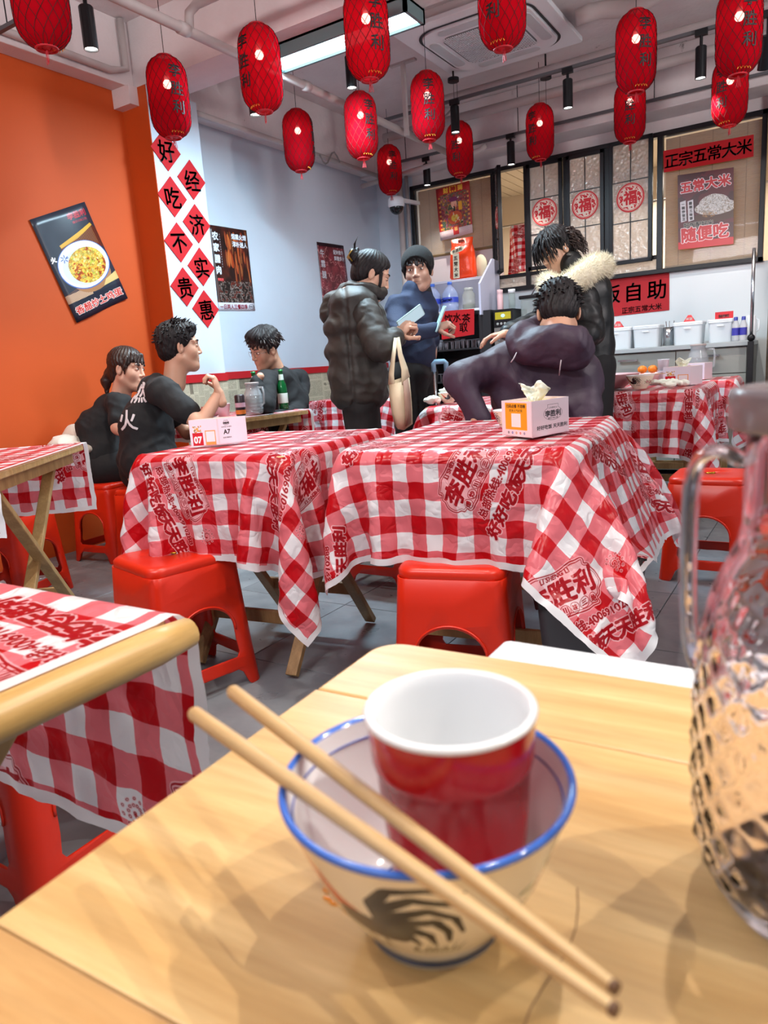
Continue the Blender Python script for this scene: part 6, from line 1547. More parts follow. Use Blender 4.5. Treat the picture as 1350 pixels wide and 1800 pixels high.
for k in range(9):
    a = PI * (.15 + 1.7 * k / 8); p = np.array((-2.122, 3.281, 1.372)) + d8 * (.088 * math.cos(a)) + s8 * (.10 * math.sin(a)) + np.array((0, 0, -.018 * math.cos(a) - .0)); s.ell(p, (.040, .040, .036), .03)
s.post.append(wrinkle(9, 60, .006)); mesh_obj(s.mesh(.0075), 'hood', m_puff, pA, rA)
s = SDF(); legs_std(s, A(0, .07, .90), A(0, -.07, .90), A(.01, .09, .48), A(.01, -.09, .48), A(-.02, .09, .10), A(-.02, -.09, .10), 1.25); s.cap(A(0, .05, .86), A(0, -.05, .86), .11, .11, .03); s.post.append(wrinkle(4, 30, .006)); mesh_obj(s.mesh(.012), 'trousers', m_trou, pA, rA)
for sgn in (-1, 1): shoe(pA, rA, A(-.02, .09 * sgn, 0), d8, m_shoe)
# phone
def slab_phone(label, c, x, y, mat=M('phone_blue', 'a8c8cc', .15)):
    x = V(x).normalized(); y = V(y); y = (y - x * y.dot(x)).normalized(); z = x.cross(y); t = thing('phone', label, 'phone', c); m = Matrix((x, y, z)).transposed().to_4x4()
    G().prism(rrect(.076, .036, .008), -.004, .004, m).obj('case', mat, t, bevel=.0012); G().prism(rrect(.072, .033, .006), .004, .0048, m).obj('screen', EMIT('phone_screen', (.6, .8, .9), .7), t)
slab_phone('pale blue phone held by the person in the padded coat', (-1.841, 3.263, 1.210), np.array((-1.808, 3.291, 1.238)) - np.array((-1.869, 3.240, 1.187)), (.25, -.5, .75))
# tote bag hanging from the forearm
m_tote = M('cream_canvas', 'cfc1a4', .75, var=.06, vs=9, bump=.25, bs=60)
tb = thing('tote_bag', 'cream canvas tote bag hanging from the padded coat arm', 'bag', (-1.798, 3.051, 0.821))
def sheet_obj(name, rows, mat, par, th=.004):
    P = np.array(rows, float) - np.array(par.location); g = G().grid(P); o = g.obj(name, mat, par, True); m = o.modifiers.new('s', 'SOLIDIFY'); m.thickness = th; m.offset = 0; return o
dz = 3.50
rowsF = [[(-1.833, 3.000, 0.902), (-1.788, 2.979, 0.896), (-1.765, 2.994, 0.899), (-1.776, 3.094, 0.941)], [(-1.821, 2.977, 0.827), (-1.774, 2.946, 0.822), (-1.744, 2.953, 0.821), (-1.752, 3.063, 0.846)], [(-1.811, 2.977, 0.750), (-1.769, 2.944, 0.752), (-1.740, 2.949, 0.746), (-1.743, 3.049, 0.764)], [(-1.812, 2.999, 0.693), (-1.779, 2.969, 0.679), (-1.750, 2.973, 0.673), (-1.747, 3.053, 0.695)]]
sheet_obj('front_panel', rowsF, m_tote, tb)
rowsB = [[(-1.843, 3.018, 0.902), (-1.862, 3.104, 0.909), (-1.844, 3.142, 0.918), (-1.786, 3.112, 0.941)], [(-1.837, 3.003, 0.826), (-1.868, 3.102, 0.814), (-1.845, 3.141, 0.816), (-1.767, 3.089, 0.845)], [(-1.827, 3.003, 0.748), (-1.849, 3.084, 0.741), (-1.828, 3.109, 0.739), (-1.758, 3.075, 0.762)], [(-1.817, 3.008, 0.692), (-1.815, 3.029, 0.673), (-1.791, 3.042, 0.666), (-1.752, 3.062, 0.694)]]
sheet_obj('back_panel', rowsB, m_tote, tb)
sheet_obj('strap', [[(-1.822, 3.057, 1.111), (-1.798, 3.048, 1.109)], [(-1.824, 3.021, 1.015), (-1.799, 3.011, 1.008)], [(-1.830, 3.001, 0.945), (-1.795, 2.984, 0.934)], [(-1.835, 2.997, 0.892), (-1.788, 2.977, 0.885)]], m_tote, tb)
sheet_obj('strap', [[(-1.805, 3.044, 1.109), (-1.802, 3.071, 1.114)], [(-1.786, 3.024, 1.025), (-1.786, 3.062, 1.033)], [(-1.769, 3.018, 0.958), (-1.772, 3.079, 0.966)], [(-1.760, 2.995, 0.888), (-1.760, 3.076, 0.922)]], m_tote, tb)
m = N('brown_patch'); m.base(hexc('9c7c6c')); m.set(Roughness=.7)
rowsP = [[(-1.746, 2.989, 0.902), (-1.757, 3.052, 0.915)], [(-1.722, 2.948, 0.820), (-1.738, 3.032, 0.831)], [(-1.719, 2.944, 0.746), (-1.729, 3.019, 0.755)], [(-1.734, 2.964, 0.690), (-1.739, 3.023, 0.700)]]
sheet_obj('side_patch', rowsP, m.m, tb, .003)

# ------------------------------------------------ B: man with the beanie
rB = (-2.180, 3.848, 1.116); rB = (rB[0], rB[1], 0); pB = person('person in a navy jumper and black beanie looking at the viewer', rB)
hB = headframe((-2.137, 3.910, 1.512), fdir(258), .02, .04, 1.04)
dB = np.array((*fdir(-25), 0.)); sB = np.array((*fdir(65), 0.))
def B(f, s, z): return tuple(np.array((rB[0], rB[1], 0)) + dB * f + sB * s + np.array((0, 0, z)))
body = SDF(); body.cap(B(0, 0, 1.30), B(0, 0, .95), .10, .11, .05); legs_std(body, B(0, .08, .88), B(0, -.08, .88), B(.01, .09, .48), B(.01, -.09, .48), B(-.02, .09, .08), B(-.02, -.09, .08))
hb1 = frame((-1.950, 3.740, 1.169), (.75, .35, .25), (.1, -.5, .8), True, 1.0); hb2 = frame((-2.093, 3.961, 1.109), (.25, -.1, -.9), (.8, .5, 0), False, 1.0)
joined([(HEAD, hB), (body.mesh(.016), None), (HAND_G, hb1), (HAND_R, hb2)], 'body', skinmat('skin_grey', 'b08a78'), pB, rB); face_parts(pB, hB, rB)
s = SDF(); s.ell((0, -.012, .052), (.094, .114, .098), .02); s.post += [lambda F, X, Y, Z: np.maximum(F, (Y * .80 - Z * .60) - .030), lambda F, X, Y, Z: F - .0012 * np.sin(np.arctan2(X, Y) * 60)]
mesh_obj(s.mesh(.004), 'beanie', M('black_knit', '050507', .95), pB, rB, T=hB)
s = fringe_sdf(.012); s.post.append(strands(4, amp=.004)); mesh_obj(s.mesh(.0034), 'hair', m_hair, pB, rB, T=hB)
m_navy = M('navy_knit', '14223e', .85, var=.1, vs=20, bump=.3, bs=120)
s = SDF(); zt_ = (-2.192, 3.901, 1.370)[2]; zh = (-2.163, 3.819, 0.954)[2]
s.cap(B(-.01, .13, zt_ - .055), B(-.01, -.13, zt_ - .055), .070, .070, .05).cap(B(.0, 0, zt_ - .10), B(.01, 0, zh + .10), .125, .135, .05).cap(B(.01, .05, zh + .08), B(.01, -.05, zh + .08), .120, .120, .04).cap(B(.02, 0, zt_ - .04), B(.03, 0, zt_ + .035), .070, .062, .03)
s.chain([np.array((-2.189, 3.719, 1.311)), np.array((-2.088, 3.572, 1.136)), np.array((-1.961, 3.732, 1.164))], [.068, .056, .042], .02)
s.chain([np.array((-2.173, 4.046, 1.320)), np.array((-2.131, 4.043, 1.197)), np.array((-2.095, 3.972, 1.109))], [.062, .050, .040], .02)
s.cap(tuple(hB @ V((0, -.05, -.20))), tuple(hB @ V((0, -.038, -.135))), .095, .072, .05); s.post.append(wrinkle(21, 42, .006)); mesh_obj(s.mesh(.0075), 'jumper', m_navy, pB, rB)
nk = [tuple(hB @ V(q)) for q in ((0, -.040, -.150), (0, -.028, -.108))]; s = SDF(); s.chain([np.array(nk[0]), np.array(nk[1])], [.073, .066], .01); mesh_obj(s.mesh(.006), 'collar', M('dark_collar', '0e1118', .8), pB, rB)
s = SDF(); legs_std(s, B(0, .08, .90), B(0, -.08, .90), B(.01, .10, .48), B(.01, -.10, .48), B(-.02, .10, .10), B(-.02, -.10, .10), 1.4); s.cap(B(0, .05, .93), B(0, -.05, .93), .125, .125, .03); s.post.append(wrinkle(4, 30, .006)); mesh_obj(s.mesh(.012), 'trousers', m_trou, pB, rB)
for sgn in (-1, 1): shoe(pB, rB, B(-.02, .10 * sgn, 0), dB, m_shoe)
slab_phone('pale phone in the hand of the person with the beanie', (-1.919, 3.736, 1.220), (.35, .2, .9), (.6, -.7, 0))
# trolley suitcase
tc = thing('suitcase', 'suitcase with a pale blue pull handle beside the navy jumper', 'suitcase', (-1.916, 3.701, 0.713)[:2] + (0,), .5)
G().prism(rrect(.125, .085, .03), .04, .56).obj('shell', M('dark_blue_shell', '28384c', .4), tc, bevel=.015, seg=3)
for x in (-.033, .033): G().tube([(x, 0, .55), (x, 0, .955)], .008, 8).obj('pole', m_chrome, tc, True)
G().tube([(-.036, 0, .93), (-.036, 0, .975), (-.026, 0, .985), (.026, 0, .985), (.036, 0, .975), (.036, 0, .93)], .014, 8).obj('handle', M('pale_blue_grip', '8ab8d8', .4), tc, True)
for x in (-.09, .09):
    for y in (-.05, .05): G().cyl((x - .012, y, .022), (x + .012, y, .022), .022, 14).obj('wheel', m_black, tc)

# ------------------------------------------------ C: person with the fur hood
rC = (-1.194, 4.094, 1.041); rC = (rC[0], rC[1], 0); pC = person('person in a black coat with cream fur collar and curly dark hair', rC)
hC = headframe((-1.333, 4.028, 1.533), fdir(205), .45, .1, .98)
dC = np.array((*fdir(200), 0.)); sC = np.array((*fdir(290), 0.))
def Cc(f, s, z): return tuple(np.array((rC[0], rC[1], 0)) + dC * f + sC * s + np.array((0, 0, z)))
body = SDF(); body.cap(Cc(0, 0, 1.30), Cc(0, 0, .95), .10, .11, .05); legs_std(body, Cc(0, .08, .88), Cc(0, -.08, .88), Cc(.01, .09, .48), Cc(.01, -.09, .48), Cc(-.02, .09, .08), Cc(-.02, -.09, .08))
hc1 = frame((-1.465, 3.598, 1.105), (-.85, -.4, -.1), (0, 0, 1), False); joined([(HEAD, hC), (body.mesh(.016), None), (HAND_R, hc1)], 'body', m_skin, pC, rC); face_parts(pC, hC, rC)
s = SDF(); s.ell((0, -.014, .050), (.088, .106, .092), .02).ell((0, -.055, -.01), (.072, .06, .075), .03); s.post += [strands(7, amp=.004), hair_plane(1, (0, .80, -.60), .020)]
mesh_obj(s.mesh(.0038), 'hair', m_hair, pC, rC, T=hC)
g = locks(8, 120, lambda d: d.y > .15 and d.z > .25, .15, .0048, 3.2, .02, wave=.003, T=hC, root=rC); g.obj('fringe', m_hair, pC, True)
g = locks(9, 110, lambda d: d.y < -.30 and d.z < .45, .14, .0044, 2.4, .30, wave=.007, T=hC, root=rC); g.obj('curls', m_brown_hair, pC, True)
G().ball((.083, .002, -.004), (.004, .005, .006), 8, Matrix.Translation(-V(rC)) @ hC).obj('earbud', m_white_pl, pC, True); G().ball((-.083, .002, -.004), (.004, .005, .006), 8, Matrix.Translation(-V(rC)) @ hC).obj('earbud', m_white_pl, pC, True)
g = G().tube([(.05, -.105, .045), (.0, -.125, .055), (-.05, -.105, .045)], .011, 8); g.v = [tuple(hC @ V(p) - V(rC)) for p in g.v]; g.obj('hair_tie', M('pale_satin', 'c8d0cc', .3), pC, True)
m_bpuff = M('black_puffer', '0e1012', .5, bump=.3, bs=40)
s = SDF(); zt_ = (-1.211, 4.163, 1.368)[2]; zh = .80
for i in range(4): z = zh + .07 + (zt_ - zh - .14) * i / 3; s.ell(Cc([-.01, -.01, 0, .005][i], 0, z), (.135, .165, .125), .03, R=[[dC[0], dC[1], 0], [sC[0], sC[1], 0], [0, 0, 1]])
s.cap(Cc(0, .05, zh + .12), Cc(0, .04, zt_ - .10), .125, .115, .02).cap(Cc(0, -.05, zh + .12), Cc(0, -.04, zt_ - .10), .125, .115, .02); s.post.append(wrinkle(31, 50, .004)); mesh_obj(s.mesh(.0085), 'coat', m_bpuff, pC, rC)
puffarm('sleeve', np.array((-1.180, 3.971, 1.294)), np.array((-1.111, 3.915, 1.080)), np.array((-1.190, 3.631, 1.015)), .085, .075, .055, 6, pC, rC, m_bpuff, 13, .008)
puffarm('sleeve', np.array((-1.312, 4.020, 1.296)), np.array((-1.379, 3.834, 1.152)), np.array((-1.466, 3.623, 1.108)), .075, .066, .050, 6, pC, rC, m_bpuff, 14, .008)
s = SDF(); s.cap(Cc(.03, 0, zt_), Cc(.09, 0, zt_ + .09), .085, .065, .03); mesh_obj(s.mesh(.008), 'high_collar', m_bpuff, pC, rC)
# fur ruff: short tapered hairs on a ring
ring = [(-1.300, 3.809, 1.343), (-1.245, 3.790, 1.318), (-1.190, 3.805, 1.336), (-1.143, 3.869, 1.374), (-1.118, 3.992, 1.420), (-1.117, 4.143, 1.437), (-1.167, 4.280, 1.435), (-1.250, 4.298, 1.428), (-1.320, 4.201, 1.411), (-1.349, 4.030, 1.385), (-1.344, 3.883, 1.361)]
m_fur = M('cream_fur', 'e8e0c8', .9, var=.1, vs=30)
s = SDF(); s.chain([np.array(p) for p in ring] + [np.array(ring[0])], [.042, .044, .050, .055, .058, .056, .052, .048, .044, .040, .040, .042], .02); core = s.mesh(.010); fur = mesh_obj(core, 'fur_ruff', m_fur, pC, rC)
rr = np.random.RandomState(4); P_ = core[0]; Fc_ = core[1]; q4 = P_[Fc_]; ctr = q4.mean(1); nrm_ = np.cross(q4[:, 1] - q4[:, 0], q4[:, 2] - q4[:, 0]); nrm_ /= np.linalg.norm(nrm_, axis=1)[:, None] + 1e-9
ringc = np.array(ring).mean(0); sgn_ = np.sign(((ctr[:, None] - np.array(ring)[None]) ** 2).sum(-1).argmin(1) * 0 + 1.)
near = np.array(ring)[((ctr[:, None] - np.array(ring)[None]) ** 2).sum(-1).argmin(1)]; sg = np.sign(((ctr - near) * nrm_).sum(1)); nrm_ *= sg[:, None]
vs = []; fs = []
for i in range(len(ctr)):
    for _ in range(2):
        b = ctr[i] + rr.randn(3) * .004; d = nrm_[i] + rr.randn(3) * .45 + np.array((0, 0, -.25)); d /= np.linalg.norm(d); t_ = rr.randn(3); t_ -= d * (t_ @ d); t_ /= np.linalg.norm(t_); L_ = rr.uniform(.016, .034); k = len(vs)
        vs += [b - t_ * .0011, b + t_ * .0011, b + d * L_]; fs.append((k, k + 1, k + 2))
g = G(); g.v = [tuple(np.array(p) - np.array(rC)) for p in vs]; g.f = fs; o = g.obj('fur_hair', m_fur, fur); o['kind'] = 'stuff'
s = SDF(); legs_std(s, Cc(0, .08, .90), Cc(0, -.08, .90), Cc(.01, .10, .48), Cc(.01, -.10, .48), Cc(-.02, .10, .10), Cc(-.02, -.10, .10), 1.3); s.cap(Cc(0, .05, .90), Cc(0, -.05, .90), .12, .12, .03); mesh_obj(s.mesh(.013), 'trousers', m_trou, pC, rC)
for sgn in (-1, 1): shoe(pC, rC, Cc(-.02, .10 * sgn, 0), dC, m_shoe)

# ------------------------------------------------ D: person in the plum jacket, seated with the back to us
rD = (-1.036, 2.928, 0.804); rD = (rD[0], rD[1], 0); pD = person('person in a plum hooded jacket seated with their back to us', rD)
hD = headframe((-0.946, 2.872, 1.134), fdir(80), .55, .05, 1.0)
body = SDF(); hipz = .56
tor = [np.array((-1.018, 2.919, 0.721)), np.array((-1.014, 2.904, 0.898)), np.array((-0.996, 2.918, 1.057))]
fwd = np.array((*fdir(92), 0.)); sdw = np.array((*fdir(2), 0.)); hip = np.array((rD[0], rD[1], .55))
body.chain([hip, tor[1], tor[2]], [.12, .12, .08], .05)
for sg in (-1, 1): body.chain([hip + sdw * .09 * sg, hip + sdw * .14 * sg + fwd * .38 + np.array((0, 0, -.03)), hip + sdw * .14 * sg + fwd * .36 + np.array((0, 0, -.46))], [.085, .065, .045], .03)
hd1 = frame((-1.209, 2.632, 0.736), fwd * .8 + np.array((.2, 0, -.2)), (0, 0, 1), False); hd2 = frame((-0.815, 2.781, 0.715), fwd, (0, 0, 1), True)
joined([(HEAD, hD), (body.mesh(.016), None), (HAND_R, hd1), (HAND_R, hd2)], 'body', m_skin, pD, rD); face_parts(pD, hD, rD)
s = SDF(); s.ell((0, -.014, .050), (.086, .106, .090), .02).ell((0, -.05, -.015), (.066, .058, .055), .03); s.post += [strands(3, amp=.003), hair_plane(1)]
mesh_obj(s.mesh(.0038), 'hair', m_hair, pD, rD, T=hD)
g = locks(12, 300, lambda d: d.z > -.3 and d.y < .75, .030, .0042, .25, .45, T=hD, root=rD); g.obj('hair_tufts', m_hair, pD, True)
m_plum = M('plum_shell', '38283a', .58, var=.1, vs=10, bump=.3, bs=26, bd=.008)
s = SDF(); A_ = lambda *p: np.array(p, float)
s.cap((-1.172, 2.776, 0.935), (-0.889, 2.900, 0.903), .085, .088, .06)
s.cap((-1.127, 2.851, 0.975), (-0.928, 2.938, 0.961), .080, .080, .06)
s.cap((-1.094, 2.850, 0.835), (-0.927, 2.929, 0.823), .135, .135, .06)
s.cap(tuple(hip + sdw * -.07 + A_(0, 0, .08)), tuple(hip + sdw * .09 + A_(0, 0, .08)), .150, .150, .06)
s.chain([np.array((-1.173, 2.778, 0.946)), np.array((-1.267, 2.612, 0.906)), np.array((-1.202, 2.618, 0.760))], [.082, .066, .052], .025)
s.chain([np.array((-0.893, 2.898, 0.903)), np.array((-0.842, 2.847, 0.758)), np.array((-0.814, 2.780, 0.708))], [.080, .064, .052], .025)
s.post += [wrinkle(41, 19, .012), wrinkle(43, 44, .0035)]
mesh_obj(s.mesh(.0075), 'jacket', m_plum, pD, rD)
s = SDF(); s.cap((-1.041, 2.741, 1.043), (-0.857, 2.800, 1.003), .072, .064, .04).cap((-1.009, 2.703, 1.007), (-0.853, 2.771, 0.973), .062, .058, .04).cap((-1.053, 2.812, 1.070), (-1.035, 2.876, 1.087), .050, .050, .04).cap((-0.887, 2.886, 1.039), (-0.887, 2.961, 1.048), .045, .045, .04).cap((-0.960, 2.697, 1.050), (-0.840, 2.732, 1.028), .052, .050, .04)
s.post += [wrinkle(44, 26, .011), wrinkle(45, 55, .003)]; mesh_obj(s.mesh(.0065), 'hood', m_plum, pD, rD)
m_cord = M('grey_cord', 'b4aeb4', .6)
for pts in (((-1.034, 2.637, 0.997), (-1.039, 2.617, 0.976), (-1.051, 2.618, 0.962)), ((-0.863, 2.640, 0.958), (-0.871, 2.653, 0.934), (-0.886, 2.684, 0.902))): G().tube([V(p) - V(rD) for p in pts], .0024, 6).obj('drawstring', m_cord, pD, True)
s = SDF()
for sg in (-1, 1): s.chain([hip + sdw * .09 * sg, hip + sdw * .14 * sg + fwd * .38 + A_(0, 0, -.03), hip + sdw * .14 * sg + fwd * .36 + A_(0, 0, -.44)], [.115, .085, .07], .03)
mesh_obj(s.mesh(.013), 'trousers', m_trou, pD, rD)
for sg in (-1, 1): p = hip + sdw * .14 * sg + fwd * .36; shoe(pD, rD, (p[0], p[1], 0), fwd, m_shoe)

# ------------------------------------------------ E, F: two people in black tees at the wall
m_tee = M('black_tee', '131417', .85, var=.08, vs=10, bump=.25, bs=40)
def seated(label, r0, headT, neck, shN, shF, armN, armF, torso, heading, skin, seed, hz=.52, handN=None, handF=None, tee=m_tee, nm='t_shirt', sleeve_long=False, res=.0075):
    root = (r0[0], r0[1], 0); p = person(label, root); f = np.array((*fdir(heading), 0.)); sd = np.array((*fdir(heading - 90), 0.)); hip = np.array((r0[0], r0[1], hz))
    b = SDF(); b.chain([hip] + [np.array(t) for t in torso[1:]], [.11] + [.10] * (len(torso) - 2) + [.07], .05)
    for sg in (-1, 1): b.chain([hip + sd * .09 * sg, hip + sd * .13 * sg + f * .36 + A_(0, 0, -.02), hip + sd * .13 * sg + f * .33 + A_(0, 0, -.43)], [.085, .065, .045], .03)
    fine = SDF()
    for ar in (armN, armF):
        if ar: fine.chain([np.array(q) for q in ar], [.040, .038, .027][:len(ar)], .015)
    parts = [(HEAD, headT), (b.mesh(.016), None)] + ([(fine.mesh(.006), None)] if fine.p else [])
    for h in (handN, handF):
        if h: parts.append((h[0], h[1]))
    joined(parts, 'body', skin, p, root); face_parts(p, headT, root)
    s = SDF(); s.cap(shN, shF, .068, .068, .05); s.chain([np.array(t) for t in torso], [.135] + [.128] * (len(torso) - 2) + [.085], .05); s.cap(tuple(hip + sd * -.05 + A_(0, 0, .06)), tuple(hip + sd * .05 + A_(0, 0, .06)), .13, .13, .05)
    for sh, ar in ((shN, armN), (shF, armF)):
        if ar:
            e = np.array(ar[1]); a = np.array(ar[0]); s.chain([np.array(sh), a, a + (e - a) * (.62 if not sleeve_long else 1.0)] + ([np.array(ar[2])] if sleeve_long else []), [.068, .068, .066 if not sleeve_long else .054] + ([.042] if sleeve_long else []), .02)
    s.post += [wrinkle(seed, 26, .008), wrinkle(seed + 1, 60, .003)]; mesh_obj(s.mesh(res), nm, tee, p, root)
    s = SDF()
    for sg in (-1, 1): s.chain([hip + sd * .09 * sg, hip + sd * .13 * sg + f * .36 + A_(0, 0, -.02), hip + sd * .13 * sg + f * .33 + A_(0, 0, -.41)], [.115, .085, .07], .03)
    mesh_obj(s.mesh(.013), 'trousers', m_trou, p, root)
    for sg in (-1, 1): q = hip + sd * .13 * sg + f * .33; shoe(p, root, (q[0], q[1], 0), f, m_shoe)
    return p, root
# E
hE = headframe((-3.434, 2.767, 1.055), fdir(-12), .12, -.05, 1.0)
pE, rE = seated('person in a black tee with tied back hair and a fringe', (-3.591, 2.637, 0.584), hE, None, (-3.408, 2.641, 0.867), (-3.678, 2.830, 0.860), [(-3.372, 2.640, 0.866), (-3.326, 2.568, 0.747), (-3.193, 2.564, 0.684)], None, [(-3.586, 2.641, 0.584), (-3.605, 2.664, 0.730), (-3.553, 2.698, 0.834)], 20, skinmat('skin_rosy', 'cf9f88'), 51, handN=(HAND_R, frame((-3.193, 2.564, 0.684), (.8, .5, 0), (0, 0, 1), True)))
s = SDF(); s.ell((0, -.014, .050), (.085, .104, .088), .02).ell((0, -.06, -.02), (.06, .05, .065), .03).chain([(0, -.11, -.02), (.0, -.135, -.07), (0, -.13, -.13)], [.030, .026, .012], .02); s.post += [strands(5, amp=.003), hair_plane(1, (0, .76, -.66), .018)]
mesh_obj(s.mesh(.0038), 'hair', m_brown_hair, pE, rE, T=hE)
s = fringe_sdf(.006); s.post.append(strands(14, amp=.004)); mesh_obj(s.mesh(.0034), 'fringe', m_brown_hair, pE, rE, T=hE)
# F
hF = headframe((-2.905, 2.690, 1.143), fdir(22), .02, 0, 1.03)
pF, rF = seated('person in a black tee with white back print, raising a fist', (-3.032, 2.487, 0.639), hF, None, (-2.819, 2.451, 0.932), (-3.161, 2.696, 0.942), [(-2.784, 2.448, 0.925), (-2.592, 2.470, 0.759), (-2.561, 2.583, 0.897)], [(-3.160, 2.692, 0.924), (-3.047, 2.805, 0.692), (-2.928, 2.786, 0.700)], [(-3.013, 2.492, 0.609), (-3.015, 2.505, 0.770), (-2.983, 2.564, 0.931)], 40, m_skin, 61, handN=(HAND_G, frame((-2.559, 2.586, 0.902), (-.25, .0, .9), (.8, .5, 0), True)))
s = SDF(); s.ell((0, -.016, .050), (.086, .106, .092), .02).ell((0, -.05, -.015), (.068, .060, .055), .03).ell((0, .045, .10), (.055, .045, .028), .02); s.post += [strands(9, amp=.003), hair_plane(1)]
mesh_obj(s.mesh(.0038), 'hair', m_hair, pF, rF, T=hF)
locks(16, 220, lambda d: d.z > -.15 and (d.y < .6 or d.z > .5), .036, .0042, .15, .4, T=hF, root=rF).obj('hair_tufts', m_hair, pF, True)
# back print: brush strokes laid on the tee
m_wp = M('white_print', 'd8d4d8', .6)
def ray_patch(txt, px, size, par, root, right, up, n):
    """project lettering from outside onto the nearest surface of the garment"""
    dg = bpy.context.evaluated_depsgraph_get(); ob = [c for c in par.children if c.name.startswith('t_shirt')][0]; bpy.context.view_layer.update()
    v, t, c, k = text_bbox(txt, size); q = (v - c) * k; right = V(right).normalized(); up = V(up).normalized(); n = V(n).normalized(); vs = []; ok = []
    im = ob.matrix_world.inverted()
    for x, y in q:
        o_ = V(px) + right * x + up * y - n * .35; hit, loc, nr, _ = ob.ray_cast(im @ o_, im.to_3x3() @ n); ok.append(hit); vs.append(tuple((ob.matrix_world @ loc) - n * .003 - V(root)) if hit else (0, 0, 0))
    t = [tuple(f) for f in t.tolist() if all(ok[i] for i in f)]
    if t: g = G().add(vs, t); o = g.obj('back_print', m_wp, par); m = o.modifiers.new('s', 'SOLIDIFY'); m.thickness = .002; m.offset = 0
rt_ = (.85, -.10, 0); nn_ = (-.35, .93, 0)
ray_patch('燃', (-2.983, 2.444, 0.933), .10, pF, rF, (.80, .6, 0), (-.1, 0, 1), (-.5, .8, 0)); ray_patch('火', (-3.008, 2.396, 0.801), .10, pF, rF, (.80, .6, 0), (-.1, 0, 1), (-.5, .8, 0))
# G
hG = headframe((-3.057, 3.533, 1.127), fdir(222), .30, -.12, 1.0)
pG, rG = seated('person with glasses and fluffy hair leaning over the beer bottles', (-3.070, 3.721, 0.684), hG, None, (-3.002, 3.463, 0.944), (-3.091, 3.886, 0.927), [(-2.987, 3.434, 0.931), (-2.845, 3.251, 0.802), (-2.918, 3.273, 0.937)], [(-3.080, 3.886, 0.896), (-2.931, 3.637, 0.726), (-2.879, 3.365, 0.715)], [(-3.069, 3.717, 0.666), (-3.056, 3.697, 0.798), (-3.042, 3.642, 0.937)], 215, m_skin, 71, handN=(HAND_R, frame((-2.918, 3.272, 0.933), (-.35, -.3, -.75), (-.5, .2, .6), True, .95)), handF=(HAND_R, frame((-2.879, 3.367, 0.721), (-.8, -.4, 0), (0, 0, 1), False, .95)), nm='sweatshirt', sleeve_long=True)
s = SDF(); s.ell((0, -.010, .066), (.094, .112, .092), .02).ell((0, .05, .105), (.068, .050, .036), .02); s.post += [strands(11, amp=.005), hair_plane(1)]
mesh_obj(s.mesh(.0038), 'hair', m_hair, pG, rG, T=hG)
s = fringe_sdf(.0); s.post.append(strands(15, amp=.004)); mesh_obj(s.mesh(.0034), 'fringe', m_brown_hair, pG, rG, T=hG)
locks(17, 260, lambda d: d.z > .0 and (d.y < .6 or d.z > .45), .050, .0042, .9, .40, T=hG, root=rG).obj('hair_tufts', m_brown_hair, pG, True)
rt = Matrix.Translation(-V(rG)) @ hG; g = G()
for x in (-1, 1): g.tube([(x * .034 + .023 * math.cos(a), .098 - .012 * abs(math.cos(a)) * (1 if x * math.cos(a) > 0 else 0), .006 + .017 * math.sin(a)) for a in [k / 9 * PI for k in range(18)]], .0009, 5, closed=True); g.tube([(x * .057, .086, .010), (x * .078, .04, .008), (x * .080, -.005, .006)], .0009, 5)
g.tube([(-.011, .100, .010), (0, .103, .013), (.011, .100, .010)], .0009, 5); g.v = [tuple(rt @ V(p)) for p in g.v]; g.obj('glasses', m_chrome, pG, True)
# pale jackets piled at the orange wall
for c_, r_, lb, sd_ in (((-3.784, 2.629, 0.705), (.08, .06, .05), 'white folded jacket against the orange wall, upper one', 3), ((-3.686, 2.474, 0.658), (.11, .07, .05), 'cream crumpled jacket beside the far left table', 4)):
    s = SDF(); s.ell(c_, r_, .03).ell((c_[0] + .09, c_[1] + .02, c_[2] - .02), (.10, .07, .05), .03).cap((c_[0], c_[1], c_[2] - .05), (c_[0] + .03, c_[1], .52), .10, .10, .05); s.post += [wrinkle(sd_, 34, .016)]
    o = mesh_obj(s.mesh(.009), 'folded_jacket', M('cream_jacket', 'd6cfc2', .75), None, (0, 0, 0)); tag(o, lb, 'jacket')
